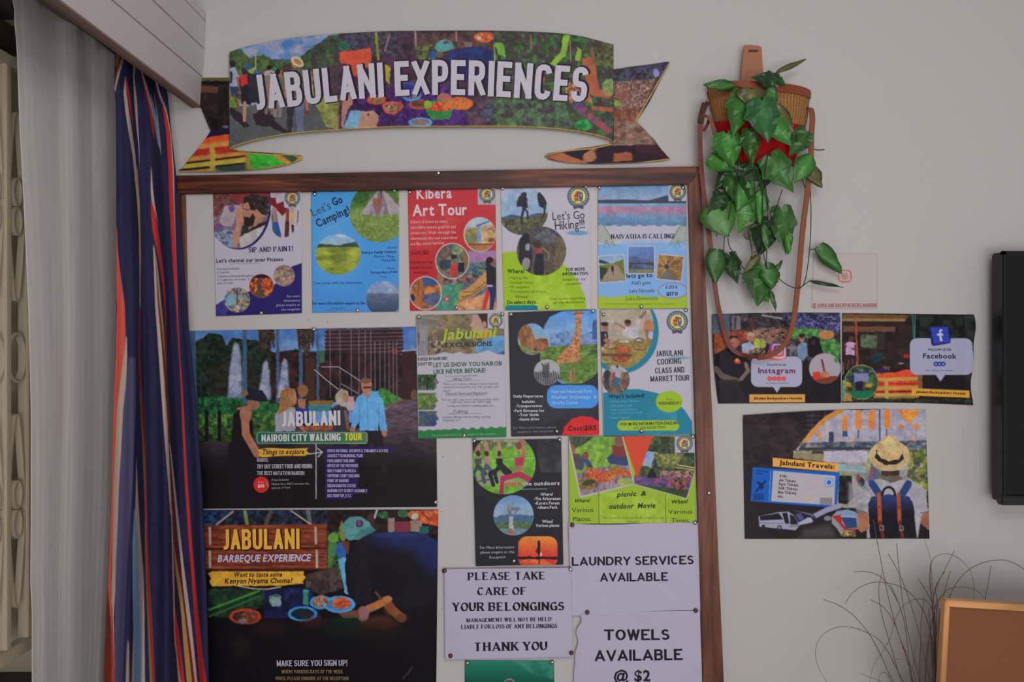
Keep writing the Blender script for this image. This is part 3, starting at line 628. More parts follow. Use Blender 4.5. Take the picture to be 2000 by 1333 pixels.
def p_kib(c):
    c.gr(70, (172, 54, 60), 1290, (166, 36, 42)); c.moP([(60, 250), (700, 300), (300, 700), (60, 700)], [(180, 70, 72), (170, 56, 60)], 50, .6)
    c.G([(600, 700), (935, 700), (935, 1290), (330, 1290), (350, 900)], (110, 100, 110)); c.cP([(640, 720), (935, 700), (935, 1290), (320, 1290), (360, 890)])
    c.mo([(90, 100, 120), (70, 110, 120), (110, 70, 100), (60, 90, 70)], 5); c.G([(640, 700), (935, 690), (935, 790), (680, 830)], (146, 108, 146)); c.moP([(690, 820), (840, 830), (830, 950), (660, 960)], [(50, 84, 130), (60, 110, 90), (130, 130, 70), (40, 60, 100)], 4)
    c.G([(390, 1040), (620, 1000), (560, 1130), (540, 1290), (320, 1290)], (72, 130, 96)); c.moP([(390, 1040), (620, 1000), (560, 1130), (540, 1290), (320, 1290)], [(70, 136, 90), (60, 120, 110), (90, 150, 90), (50, 110, 120)], 5); c.E(440, 1180, 28, 28, (170, 60, 90)); c.E(440, 1180, 12, 12, (180, 150, 150))
    c.G([(330, 930), (400, 930), (400, 1080), (350, 1060)], (150, 100, 70)); c.moP([(400, 940), (760, 940), (700, 1020), (400, 1040)], [(120, 80, 80), (140, 120, 110), (60, 50, 60)], 6)
    c.G([(560, 1120), (700, 1030), (830, 900), (830, 1060), (700, 1150), (560, 1230)], (172, 128, 76)); c.L([(600, 1110), (700, 1110), (830, 1010)], 8, (100, 60, 50)); c.L([(570, 1200), (700, 1130), (820, 1050)], 8, (96, 54, 46)); c.L([(590, 1160), (660, 1140)], 8, (96, 54, 46))
    c.G([(540, 1230), (900, 1090), (935, 1290), (540, 1290)], (180, 128, 90)); c.moP([(540, 1230), (900, 1090), (935, 1290), (540, 1290)], [(186, 134, 96), (166, 100, 70), (190, 150, 110)], 6); c.pop()
    c.G([(825, 850), (860, 840), (925, 880), (925, 1060), (835, 1040)], (34, 34, 42)); c.E(855, 815, 32, 42, (40, 28, 28)); c.E(890, 815, 28, 38, (128, 76, 66)); c.E(862, 795, 34, 30, (36, 26, 28)); c.G([(835, 1040), (890, 1040), (890, 1070), (830, 1070)], (176, 140, 150))
    c.G([(835, 1060), (925, 1060), (925, 1130), (895, 1285), (860, 1285), (865, 1130)], (34, 44, 90)); c.G([(835, 1065), (865, 1130), (820, 1280), (780, 1285), (810, 1170)], (176, 50, 50))
    for (cx, cy, rx, ry) in ((765, 545, 160, 170), (495, 805, 168, 178), (232, 1122, 160, 168)): c.E(cx, cy, rx, ry, (176, 168, 174))
    c.cE(770, 545, 152, 162); c.bg((140, 150, 150)); c.R(600, 370, 930, 470, (150, 168, 180)); c.moP([(610, 500), (750, 480), (750, 640), (610, 640)], [(110, 110, 60), (90, 110, 110), (150, 130, 60)], 5); c.G([(735, 450), (775, 440), (775, 620), (745, 620)], (120, 130, 160)); c.L([(735, 460), (900, 400)], 10, (50, 70, 110)); c.moP([(785, 470), (930, 430), (930, 640), (785, 640)], [(170, 140, 100), (150, 120, 80), (180, 160, 130)], 6); c.L([(840, 500), (870, 480), (910, 520)], 7, (90, 50, 40)); c.E(880, 600, 36, 22, (120, 70, 56)); c.R(600, 640, 930, 720, (150, 104, 60)); c.L([(620, 645), (900, 640)], 14, (120, 60, 40)); c.pop()
    c.cE(495, 805, 158, 168); c.mo([(100, 110, 100), (60, 60, 60), (140, 120, 110), (50, 90, 80), (130, 60, 60)], 6); c.R(600, 640, 670, 960, (116, 90, 60)); c.moE(540, 690, 60, 60, [(60, 90, 60), (150, 140, 90), (80, 110, 110)], 5); c.G([(480, 870), (510, 820), (550, 860), (545, 960), (470, 960)], (170, 54, 50)); c.R(555, 820, 610, 910, (30, 34, 44)); c.R(485, 745, 540, 785, (40, 40, 50)); c.E(420, 840, 60, 50, (50, 60, 70)); c.pop()
    c.cE(232, 1122, 150, 158); c.mo([(140, 90, 60), (100, 70, 60), (160, 110, 70)], 7); c.G([(200, 970), (390, 970), (390, 1040), (210, 1050)], (50, 76, 120)); c.G([(150, 960), (200, 960), (195, 1260), (140, 1260)], (158, 92, 52)); c.L([(165, 1000), (160, 1150)], 8, (90, 50, 40)); c.E(275, 1110, 50, 48, (190, 120, 60)); c.moE(300, 1180, 90, 60, [(70, 80, 110), (90, 96, 120), (60, 60, 90)], 7); c.E(105, 1170, 26, 36, (40, 50, 60)); c.pop()
    c.R(745, 60, 925, 252, (158, 152, 166)); c.emb(838, 150, 78)
    c.t('Kibera', 145, 195, 490, 100, (190, 176, 186), 'b', 185); c.t('Art Tour', 105, 362, 640, 108, (188, 176, 186), 'b', 350)
    for i, (s, x1) in enumerate((('Kibera is home to many', 450), ('incredible murals graffiti and', 530), ('street art. Walk through the', 530), ('charismatic city and experience', 545), ('art like never before!', 415))):
        c.t(s, 85, 435+i*54, x1, 27, (192, 140, 148), 'b', 428+i*53)
    c.t('Cost: $12', 95, 740, 262, 40, (96, 24, 34), 'b'); c.t('ENQUIRE AT THE', 85, 832, 300, 22, (100, 28, 36), 'b'); c.t('RECEPTION FOR', 85, 884, 300, 22, (100, 28, 36), 'b'); c.t('MORE INFO', 120, 932, 262, 20, (100, 28, 36), 'b')
sheet('poster', 'red art tour poster with a standing person at its right edge', 'poster', [(796.3, 367.5), (967.5, 363), (970, 605.5), (801, 607.5)], LP, p_kib, (785, 350, 5.029))
def p_hik(c):
    c.bg(WH)
    c.G([(985, 720), (1120, 712), (1450, 760), (1600, 850), (1720, 980), (1800, 1150), (1815, 1285), (1005, 1292)], (134, 168, 34)); c.moP([(1300, 950), (1600, 900), (1700, 1280), (1300, 1280)], [(156, 186, 60), (136, 170, 40)], 50, .7)
    c.RR(1015, 1240, 1335, 1300, 25, (20, 108, 128))
    c.cE(1190, 310, 245, 240); c.gr(70, (140, 156, 182), 390, (120, 150, 176)); c.mo([(150, 164, 186), (120, 150, 180)], 14, .4); c.G([(970, 380), (1080, 345), (1200, 370), (1330, 335), (1440, 350), (1440, 430), (970, 430)], (66, 84, 106)); c.G([(970, 370), (1100, 420), (1440, 330), (1440, 560), (970, 560)], (86, 86, 64)); c.moP([(970, 400), (1440, 360), (1440, 560), (970, 560)], [(90, 88, 62), (60, 64, 56), (110, 106, 70), (50, 54, 54)], 6)
    c.E(1200, 160, 28, 32, (44, 42, 50)); c.G([(1150, 170), (1185, 150), (1190, 270), (1130, 275), (1128, 220)], (46, 44, 54)); c.G([(1180, 180), (1232, 180), (1235, 290), (1180, 295)], (38, 38, 46)); c.L([(1200, 280), (1175, 380), (1180, 440)], 24, (44, 46, 50)); c.L([(1205, 290), (1235, 330), (1235, 390)], 18, (42, 44, 50))
    c.E(1365, 150, 30, 26, (42, 40, 50)); c.G([(1325, 150), (1400, 150), (1425, 240), (1410, 300), (1350, 270)], (40, 40, 50)); c.L([(1400, 270), (1400, 340), (1385, 370)], 20, (44, 44, 50)); c.pop()
    c.cE(1370, 708, 242, 240); c.mo([(70, 62, 58), (100, 90, 76), (50, 46, 48), (86, 76, 66)], 5); c.G([(1250, 460), (1600, 460), (1620, 620), (1420, 660), (1280, 600)], (56, 62, 80)); c.G([(1300, 570), (1420, 480), (1560, 590), (1420, 650)], (88, 96, 112)); c.G([(1520, 560), (1620, 600), (1620, 900), (1480, 900)], (96, 84, 62)); c.mo([(60, 54, 50), (110, 98, 80)], 4, .4)
    c.G([(1150, 580), (1250, 560), (1280, 760), (1260, 930), (1150, 850)], (40, 40, 50)); c.E(1210, 570, 40, 40, (36, 36, 50)); c.G([(1210, 640), (1260, 630), (1255, 700), (1215, 700)], (130, 130, 140)); c.G([(1290, 670), (1370, 655), (1390, 740), (1320, 760)], (130, 62, 58)); c.G([(1310, 740), (1390, 730), (1400, 940), (1290, 940)], (38, 36, 46)); c.E(1335, 650, 38, 34, (60, 50, 50)); c.E(1220, 830, 40, 60, (130, 126, 130)); c.L([(1390, 680), (1450, 740), (1430, 800)], 12, (120, 110, 110)); c.pop()
    c.emb(1733, 170, 108); c.E(1725, 530, 105, 22, (90, 136, 170))
    c.t("Let's Go", 1480, 405, 1795, 78, (44, 44, 52), 's', 388); c.t('Hiking!!!', 1505, 500, 1795, 88, (40, 40, 48), 's', 482)
    c.t('Where?', 1035, 925, 1205, 40, (40, 52, 24), 'b')
    for i, (s, x1) in enumerate((('Ngong hills', 1235), ('Eastleigh forest', 1290), ('Mt Longonot', 1250), ('The camping adventure', 1410))):
        c.t('- '+s, 1045, 982+i*45, x1, 24, (70, 96, 24), 's')
    c.t('When?', 1110, 1172, 1240, 30, (60, 84, 20), 's'); c.t('On select days.', 1030, 1230, 1325, 34, (30, 40, 24), 'b', 1222)
    c.t('FOR MORE', 1615, 905, 1798, 30, (48, 46, 56), 'b', 898); c.t('INFORMATION', 1580, 948, 1828, 28, (40, 40, 48), 'b', 940); c.t('enquire at the', 1585, 1000, 1805, 24, (60, 66, 50), 's', 994); c.t('reception', 1612, 1042, 1765, 22, (60, 66, 50), 's', 1034)
    c.t('Cost varies depending', 1450, 1188, 1800, 24, (70, 96, 24), 's', 1180); c.t('on the destination', 1485, 1226, 1785, 24, (56, 80, 24), 's', 1218)
sheet('poster', 'white and lime green hiking poster with two backpackers', 'poster', [(977.5, 365), (1151.3, 362.3), (1154.9, 605), (984.4, 606.5)], LP, p_hik, (785, 350, 5.029))
def p_nai(c):
    c.bg((112, 150, 190)); c.R(50, 40, 950, 250, (100, 132, 166)); c.cP([(50, 40), (950, 40), (950, 245), (50, 245)]); c.gr(50, (92, 132, 176), 240, (140, 150, 168)); c.pop()
    c.G([(60, 205), (350, 200), (560, 210), (640, 190), (740, 160), (800, 165), (940, 215), (940, 240), (60, 240)], (56, 64, 86))
    c.cP([(55, 240), (950, 240), (950, 480), (55, 480)]); c.gr(240, (110, 150, 176), 460, (76, 108, 144)); c.mo([(120, 150, 180), (90, 124, 160)], 10, .4, (2.5, .8)); c.pop()
    c.cP([(60, 268), (935, 268), (935, 330), (60, 330)], 4); c.mo([(170, 112, 130), (150, 120, 150), (184, 96, 110), (120, 130, 165)], 3, .9); c.pop()
    c.cP([(60, 320), (935, 320), (935, 370), (60, 370)], 3); c.mo([(150, 106, 130), (112, 140, 176)], 3, .7, (.8, 3)); c.pop()
    c.G([(60, 470)]+[(x, 458+8*math.sin(x*.05)+5*math.sin(x*.13)) for x in range(80, 935, 30)]+[(940, 470), (940, 640), (60, 640)], (164, 162, 176))
    c.gr(0, (0, 0, 0), 1, (0, 0, 0), 0); c.G([(60, 640), (200, 655), (500, 630), (940, 625), (940, 1180), (60, 1180)], (112, 152, 198)); c.moP([(300, 600), (940, 600), (940, 700), (300, 700)], [(130, 164, 206), (114, 152, 198)], 30, .5)
    c.G([(62, 1150), (200, 1165), (400, 1140), (600, 1160), (940, 1150), (942, 1272), (62, 1275)], (140, 166, 44))
    for sx, x0 in ((1, 62), (-1, 935)):
        for i in range(9):
            c.L([(x0, 430+i*22), (x0+sx*(60+i*14), 455+i*24), (x0+sx*(100+i*9), 520+i*17)], 6, (96, 124, 70))
        c.L([(x0+sx*80, 620), (x0+sx*60, 670)], 5, (80, 110, 60)); c.L([(x0+sx*80, 600), (x0+sx*120, 670)], 5, (80, 110, 60))
    def pol(q, f):
        c.G(q, (170, 166, 178)); m = np.mean(q, 0); z = [tuple(m+(np.array(a)-m)*.93) for a in q]; c.cP(z); f(); c.pop()
    def f1():
        c.gr(740, (110, 150, 184), 850, (150, 160, 170)); c.G([(60, 850), (200, 830), (330, 780), (350, 1010), (60, 1020)], (98, 108, 50)); c.G([(200, 830), (260, 850), (350, 1000), (90, 1015)], (136, 122, 104)); c.G([(60, 860), (170, 880), (90, 1010), (60, 1010)], (50, 54, 34)); c.G([(60, 790), (140, 810), (200, 830), (60, 830)], (40, 60, 84)); c.E(208, 880, 16, 34, (40, 40, 44)); c.L([(210, 900), (216, 940)], 8, (50, 50, 50))
    pol([(62, 755), (322, 735), (345, 1005), (80, 1025)], f1)
    def f2():
        c.gr(660, (84, 124, 176), 800, (90, 104, 150)); c.G([(350, 780), (400, 755), (500, 780), (620, 810), (350, 830)], (74, 90, 130)); c.R(350, 818, 630, 940, (60, 64, 60)); c.moP([(350, 840), (630, 840), (630, 880), (350, 880)], [(80, 100, 150), (60, 60, 70)], 6); c.moP([(350, 885), (630, 885), (630, 930), (350, 930)], [(110, 116, 60), (90, 100, 110)], 5)
    pol([(355, 655), (625, 655), (625, 930), (355, 930)], f2)
    def f3():
        c.mo([(150, 112, 60), (120, 90, 56), (170, 130, 70), (90, 76, 60)], 8, st=(1.5, 1)); 
        for a in range(0, 360, 24): c.L([(740, 865), (740+160*math.cos(math.radians(a)), 865+150*math.sin(math.radians(a)))], 10, (176, 140, 76) if a % 48 else (96, 76, 50), .7)
        c.G([(660, 990), (740, 880), (860, 1010)], (96, 92, 88)); c.E(740, 860, 22, 26, (60, 56, 70))
    pol([(655, 733), (915, 757), (888, 1010), (630, 985)], f3)
    c.E(800, 1098, 145, 78, (160, 60, 60)); c.E(800, 1098, 140, 73, (116, 156, 200))
    c.R(757, 52, 930, 217, (166, 162, 172)); c.emb(848, 125, 80)
    c.t('NAIVASHA IS CALLING!', 190, 588, 820, 44, (40, 40, 50), 'f', 582, w=.24)
    c.t('lets go to', 345, 972, 600, 40, (34, 40, 60), 'b', 962); c.t("-Hell's gate", 385, 1040, 580, 36, (50, 64, 90), 'si', 1034); c.t('Lake Naivasha', 370, 1118, 620, 36, (50, 64, 90), 'si', 1112); c.t('Lake Elementaita', 340, 1192, 650, 36, (70, 96, 40), 'si', 1186)
    c.t('COST', 728, 1078, 850, 32, (30, 34, 54), 'f', w=.22); c.t('$170', 735, 1145, 848, 34, (30, 34, 54), 'b'); c.t('For more information please enquire at the reception', 140, 1234, 820, 17, (96, 120, 40))
sheet('poster', 'pale blue lakeside poster with pink flamingos and three snapshots', 'poster', [(1167.3, 361), (1339.9, 360), (1341.9, 602.5), (1167.9, 603.5)], LP, p_nai, (1155, 350, 5.03))
# --- row two
def p_exc(c):
    c.bg((162, 158, 172)); top = [(38, 60), (925, 60), (925, 475), (850, 470), (760, 430), (640, 468), (520, 470), (480, 450), (400, 470), (330, 450), (220, 480), (60, 490)]
    c.cP(top, 2); c.mo([(120, 108, 84), (98, 88, 72), (136, 120, 90), (84, 80, 66)], 16); c.G([(60, 130), (140, 95), (260, 110), (320, 190), (260, 215), (160, 180), (150, 380), (160, 490), (60, 490), (75, 300)], (124, 124, 132)); c.E(130, 150, 46, 40, (110, 112, 110)); c.moE(220, 160, 70, 40, [(100, 106, 84), (120, 110, 100)], 5)
    c.G([(230, 150), (300, 170), (320, 190), (270, 210)], (120, 96, 92)); c.moP([(170, 340), (330, 330), (340, 400), (240, 480)], [(110, 96, 80), (60, 50, 50), (150, 140, 120)], 6)
    c.G([(600, 80), (760, 60), (760, 240), (700, 280), (590, 240), (600, 200), (572, 185), (602, 140)], (156, 128, 116)); c.G([(650, 65), (760, 60), (760, 210), (720, 215), (690, 130)], (52, 40, 38)); c.E(722, 175, 22, 32, (150, 112, 100))
    c.G([(690, 270), (760, 250), (830, 300), (800, 360), (700, 350)], (170, 110, 50)); c.G([(630, 390), (720, 330), (820, 280), (925, 290), (925, 475), (850, 475), (760, 430), (640, 460)], (84, 134, 176)); c.G([(830, 480), (925, 440), (925, 480)], (44, 76, 130)); c.pop()
    c.R(755, 60, 918, 215, (162, 158, 170)); c.emb(838, 136, 68)
    c.t('Jabulani', 290, 330, 830, 105, (150, 164, 52), 'bi', 300); c.t('EXCURSIONS', 330, 405, 800, 44, (50, 50, 50), 'b', 388)
    c.t('BORED IN NAIROBI?!', 58, 538, 352, 30, (44, 44, 44), 'b', 530); c.t("DON'T BE!", 58, 588, 200, 30, (44, 44, 44), 'b', 584)
    c.t('LET US SHOW YOU NAIROBI', 213, 604, 902, 42, (40, 84, 60), 'b', 584); c.t('LIKE NEVER BEFORE!', 215, 670, 735, 42, (40, 84, 60), 'b', 655)
    for (x0, y0, x1, y1, cols) in ((55, 678, 265, 832, [(40, 66, 44), (60, 90, 50), (30, 44, 34), (110, 110, 110)]), (60, 862, 260, 1030, [(90, 120, 60), (120, 140, 70), (70, 60, 50), (60, 110, 60)]), (66, 1045, 268, 1195, [(40, 60, 110), (60, 80, 140), (110, 90, 70), (60, 90, 60)])):
        q = [(x0, y0), (x1-20, y0), (x1-30, y0+30), (x1, y0+80), (x1-30, y0+100), (x1-20, y0+130), (x1-50, y1), (x0, y1)]; c.G(q, cols[0]); c.moP(q, cols, 5)
    c.G([(62, 1240)]+[(x, 1238-(x-62)*.04+8*math.sin(x*.07)+5*math.sin(x*.19)) for x in range(90, 940, 25)]+[(945, 1198), (945, 1305), (62, 1320)], (38, 108, 58))
    for x0, x1, y in ((320, 650, 693), (340, 680, 742), (360, 715, 888), (360, 690, 1072)): c.L([(x0, y), (x1, y-4)], 4, (80, 78, 90))
    for s, x0, x1, y in (('Hiking Tours', 410, 590, 735), ('Ostrich Farm and Elephants!', 335, 750, 882), ('Tubing', 400, 555, 1062)): c.t(s, x0, y, x1, 28, (70, 70, 84), 'si', y-6)
    for s, x0, x1, y in (('There are various hiking trails in famous', 310, 862, 782), ('mountains around the city. Let us take you', 310, 862, 812), ('there!', 310, 380, 850), ('You can take you on an unforgettable safari', 290, 870, 938), ('a safe way, where our ostrich eggs', 375, 790, 962), ('trying your hand at moulding glass etc.', 350, 818, 1000), ('includes Biking, Horse riding, rafting,', 305, 790, 1112), ('Ziplining etc!', 310, 480, 1145)):
        c.t(s, x0, y, x1, 19, (74, 72, 84), 's', y-4)
    c.t('For more information please enquire at the reception', 200, 1294, 840, 17, (130, 170, 140), 's', 1278)
sheet('poster', 'white and green excursions poster with an ostrich at top', 'poster', [(812.4, 616.6), (984, 612), (989.3, 854), (817, 857)], LP+.0026, p_exc, (805, 600, 5.127))
def p_park(c):
    c.bg((40, 40, 48)); c.moP([(980, 900), (1860, 900), (1860, 1290), (1300, 1290)], [(52, 52, 60), (38, 38, 46)], 60, .7)
    c.G([(1325, 190), (1380, 100), (1500, 45), (1845, 30), (1865, 640), (1800, 700), (1700, 760), (1500, 770), (1380, 690), (1280, 520)], (80, 130, 190))
    c.cP([(1325, 190), (1380, 100), (1500, 45), (1846, 30), (1866, 640), (1800, 710), (1700, 765), (1560, 770), (1400, 690), (1280, 520), (1290, 300)])
    c.gr(40, (76, 134, 200), 380, (136, 160, 184)); c.moP([(1380, 270), (1540, 240), (1600, 300), (1720, 280), (1870, 200), (1870, 390), (1380, 390)], [(62, 88, 140), (96, 120, 160), (110, 140, 180)], 9); c.G([(1810, 130), (1850, 130), (1860, 330), (1800, 330)], (60, 86, 140)); c.L([(1690, 335), (1860, 335)], 14, (130, 120, 170))
    c.G([(1280, 400), (1870, 370), (1870, 800), (1280, 800)], (88, 120, 52)); c.moP([(1280, 400), (1870, 370), (1870, 800), (1280, 800)], [(92, 124, 54), (72, 104, 44), (112, 140, 64), (60, 88, 40)], 6, st=(1.8, .8))
    g = [(1640, 40), (1700, 40), (1695, 90), (1690, 270), (1680, 420), (1690, 530), (1620, 560), (1530, 550), (1450, 590), (1460, 500), (1530, 420), (1600, 370), (1630, 250), (1640, 110), (1620, 80)]
    c.G(g, (160, 106, 66)); c.moP(g, [(170, 118, 76), (130, 76, 46), (186, 140, 100)], 3.2, .9); c.L([(1580, 550), (1590, 740)], 26, (150, 108, 74)); c.L([(1625, 550), (1620, 750)], 20, (140, 100, 70)); c.L([(1650, 30), (1640, 60)], 8, (90, 60, 50)); c.L([(1620, 70), (1720, 62)], 16, (120, 84, 64)); c.moP([(1480, 560), (1860, 540), (1860, 620), (1480, 640)], [(90, 126, 54), (70, 100, 46)], 5, .8); c.pop()
    c.cE(1200, 322, 142, 158); c.gr(160, (100, 146, 200), 330, (130, 150, 150)); c.moP([(1050, 380), (1400, 400), (1400, 490), (1050, 490)], [(120, 128, 90), (90, 110, 60)], 5); c.pop()
    c.cE(1205, 322, 155, 160); c.E(1135, 280, 70, 100, (140, 98, 66)); c.G([(1100, 200), (1180, 200), (1240, 330), (1230, 420), (1090, 400)], (144, 100, 68)); c.moE(1140, 290, 70, 110, [(150, 106, 72), (104, 66, 46)], 6, .7); c.pop()
    c.E(1290, 380, 78, 66, (128, 82, 56)); c.E(1262, 395, 58, 58, (148, 108, 84)); c.E(1240, 425, 24, 16, (70, 46, 40)); c.E(1330, 345, 30, 30, (110, 64, 44)); c.moE(1290, 380, 76, 64, [(150, 100, 70), (100, 60, 44)], 4, .5)
    c.E(1352, 655, 134, 130, (150, 150, 154)); c.cE(1352, 655, 134, 130); c.G([(1220, 650), (1310, 660), (1320, 560), (1370, 570), (1380, 660), (1490, 680), (1490, 800), (1220, 800)], (110, 112, 118)); c.G([(1300, 650), (1310, 590), (1360, 590), (1370, 700), (1330, 730)], (90, 92, 98))
    for i in range(13): c.L([(1215+i*22, 640+8*(i % 3)), (1225+i*22, 720), (1215+i*24, 790)], 8, (36, 38, 46))
    for i in range(5): c.L([(1310, 600+i*24), (1368, 596+i*24)], 8, (36, 38, 46))
    c.L([(1300, 570), (1318, 600)], 14, (60, 60, 66)); c.L([(1366, 565), (1352, 600)], 14, (60, 60, 66)); c.pop()
    c.RR(1350, 782, 1865, 1015, 90, (64, 130, 200)); c.cP([(1500, 1285), (1525, 1200), (1600, 1120), (1700, 1093), (1800, 1105), (1880, 1150), (1880, 1290)]); c.bg((184, 36, 38)); c.pop()
    for s, x0, x1, y in (('Nairobi National Park', 1395, 1805, 862), ('Elephant Orphanage  &', 1395, 1845, 918), ('Giraffe Center', 1395, 1665, 975)): c.t(s, x0, y, x1, 30, (140, 168, 210), 'b', y-4)
    for s, x0, x1, y in (('Daily Departures', 1015, 1310, 908), ('Includes', 1100, 1228, 962), ('-Transportation', 1035, 1300, 1006), ('-Park Entrance fee', 1015, 1320, 1052), ('-Tour Guide', 1065, 1268, 1094), ('-Game drive', 1065, 1272, 1138)): c.t(s, x0, y, x1, 26, (176, 176, 186), 'b', y-4)
    c.t('For More information please', 1010, 1222, 1440, 22, (120, 120, 130), 's', 1214); c.t('enquire at the reception', 1050, 1262, 1410, 22, (120, 120, 130), 's', 1252); c.t('Cost:$165', 1560, 1240, 1842, 46, (52, 22, 30), 'b', 1232)
sheet('poster', 'black safari poster with giraffe, lion and zebra photos and red cost badge', 'poster', [(993.2, 610.7), (1164.9, 604.9), (1170.3, 850), (998.7, 853)], LP+.0026, p_park, (805, 600, 5.127))
def p_cook(c):
    c.bg((164, 160, 174)); c.E(250, 250, 372, 415, (26, 112, 136)); c.R(35, 640, 260, 900, (164, 160, 174), 0)
    c.G([(300, 900), (360, 640), (700, 500), (700, 700), (340, 760)], (164, 160, 174), 0)
    c.cE(240, 210, 330, 410); c.cP([(36, 25), (600, 25), (600, 700), (36, 700)]); c.bg((150, 138, 124)); c.R(36, 25, 600, 330, (152, 142, 128)); 
    c.G([(260, 200), (420, 190), (420, 310), (270, 310)], (166, 158, 164)); c.L([(130, 140), (220, 175), (280, 210)], 22, (140, 104, 88)); c.L([(120, 140), (170, 150)], 26, (160, 158, 160)); c.L([(490, 50), (430, 120)], 24, (130, 88, 72)); c.L([(430, 130), (400, 200)], 34, (160, 152, 158)); c.E(312, 165, 32, 36, (110, 70, 58)); c.E(312, 145, 34, 22, (50, 34, 32))
    c.G([(38, 240), (110, 240), (130, 370), (38, 400)], (38, 38, 50)); c.E(85, 205, 36, 42, (140, 98, 84)); c.E(80, 172, 40, 22, (40, 32, 34)); c.G([(80, 270), (95, 270), (90, 310)], (170, 170, 180)); c.E(105, 335, 34, 24, (140, 94, 78))
    c.E(525, 200, 60, 70, (160, 108, 76)); c.G([(480, 230), (600, 230), (600, 400), (510, 380)], (140, 96, 66)); c.E(545, 280, 30, 40, (150, 154, 180))
    c.G([(36, 460), (200, 330), (480, 320), (580, 400), (500, 600), (300, 640), (36, 640)], (128, 118, 56)); c.moP([(36, 460), (200, 330), (480, 320), (580, 400), (500, 600), (300, 640), (36, 640)], [(140, 130, 60), (120, 100, 60), (150, 120, 80)], 7, .7)
    for cx, cy, rx, ry, q in ((140, 390, 72, 34, (150, 116, 84)), (265, 425, 84, 42, (160, 84, 50)), (245, 505, 90, 50, (150, 70, 40)), (430, 400, 74, 36, (140, 112, 70)), (425, 335, 46, 24, (40, 40, 44)), (100, 545, 60, 30, (130, 130, 90)), (280, 350, 60, 20, (160, 150, 140))):
        c.E(cx, cy, rx, ry, (96, 74, 50)); c.E(cx, cy-3, rx*.88, ry*.8, q); c.moE(cx, cy-3, rx*.85, ry*.75, [q, (q[0]-36, q[1]-26, q[2]-10), (q[0]+18, q[1]+20, q[2]+10)], 3)
    c.E(425, 335, 34, 14, (150, 150, 150)); c.moP([(50, 465), (350, 470), (350, 500), (50, 490)], [(110, 50, 40), (90, 60, 50)], 4); c.G([(180, 560), (340, 550), (300, 630), (200, 620)], (136, 104, 60)); c.pop(); c.pop()
    c.G([(66, 860), (300, 825), (420, 822), (600, 860), (760, 930), (880, 1030), (958, 1150), (960, 1275), (72, 1292)], (28, 112, 138)); c.moP([(500, 1000), (800, 1000), (800, 1280), (500, 1280)], [(70, 136, 160), (36, 116, 142)], 40, .5)
    c.cE(195, 730, 138, 145); c.mo([(96, 80, 74), (112, 94, 84), (80, 66, 64)], 8); c.G([(50, 580), (340, 580), (340, 650), (50, 660)], (150, 154, 170)); c.moP([(60, 590), (140, 590), (140, 630), (60, 640)], [(110, 140, 70), (80, 110, 50)], 4); c.fig(105, 820, 220, (40, 44, 60), (50, 50, 56)); c.fig(207, 810, 225, (146, 150, 158), (50, 90, 120), w=1.3); c.G([(165, 660), (190, 640), (190, 710), (160, 720)], (150, 50, 60)); c.L([(230, 760), (270, 840)], 8, (170, 130, 100)); c.pop()
    c.E(728, 947, 135, 108, (136, 166, 40)); c.RR(208, 1135, 828, 1238, 48, (140, 168, 44)); c.emb(808, 145, 106); c.E(820, 510, 110, 18, (96, 140, 160), .8)
    for s, x0, x1, y in (('JABULANI', 592, 868, 492), ('COOKING', 610, 850, 575), ('CLASS AND', 588, 880, 662), ('MARKET TOUR', 540, 932, 745)): c.t(s, x0, y+4, x1, 56, (48, 48, 58), 'c', y-8, w=.15)
    c.t("What's included?", 118, 915, 482, 38, (24, 40, 60), 'b', 905)
    for s, x1, y in (('Guided market Market', 420, 955), ('Fully guided walk', 360, 997), ('Being a cook in time to', 410, 1038), ('cook African food foods', 455, 1068), ('Eating together', 335, 1118)): c.t('- '+s, 125, y, x1, 17, (110, 156, 176), 's', y-5)
    c.t('Every', 698, 932, 760, 14, (60, 80, 40)); c.t('WEDNESDAY', 618, 980, 850, 28, (56, 76, 30), 'b', 974); c.t('FOR MORE INFORMATION ENQUIRE', 240, 1188, 825, 28, (50, 70, 40), 'b', 1174); c.t('AT THE RECEPTION', 375, 1224, 685, 24, (90, 104, 50), 'b', 1216)
sheet('poster', 'white and teal cooking class poster with people at a dinner table', 'poster', [(1171.8, 605.5), (1346.9, 604), (1352.3, 848.8), (1179, 851.7)], LP+.0026, p_cook, (1165, 600, 5.125))
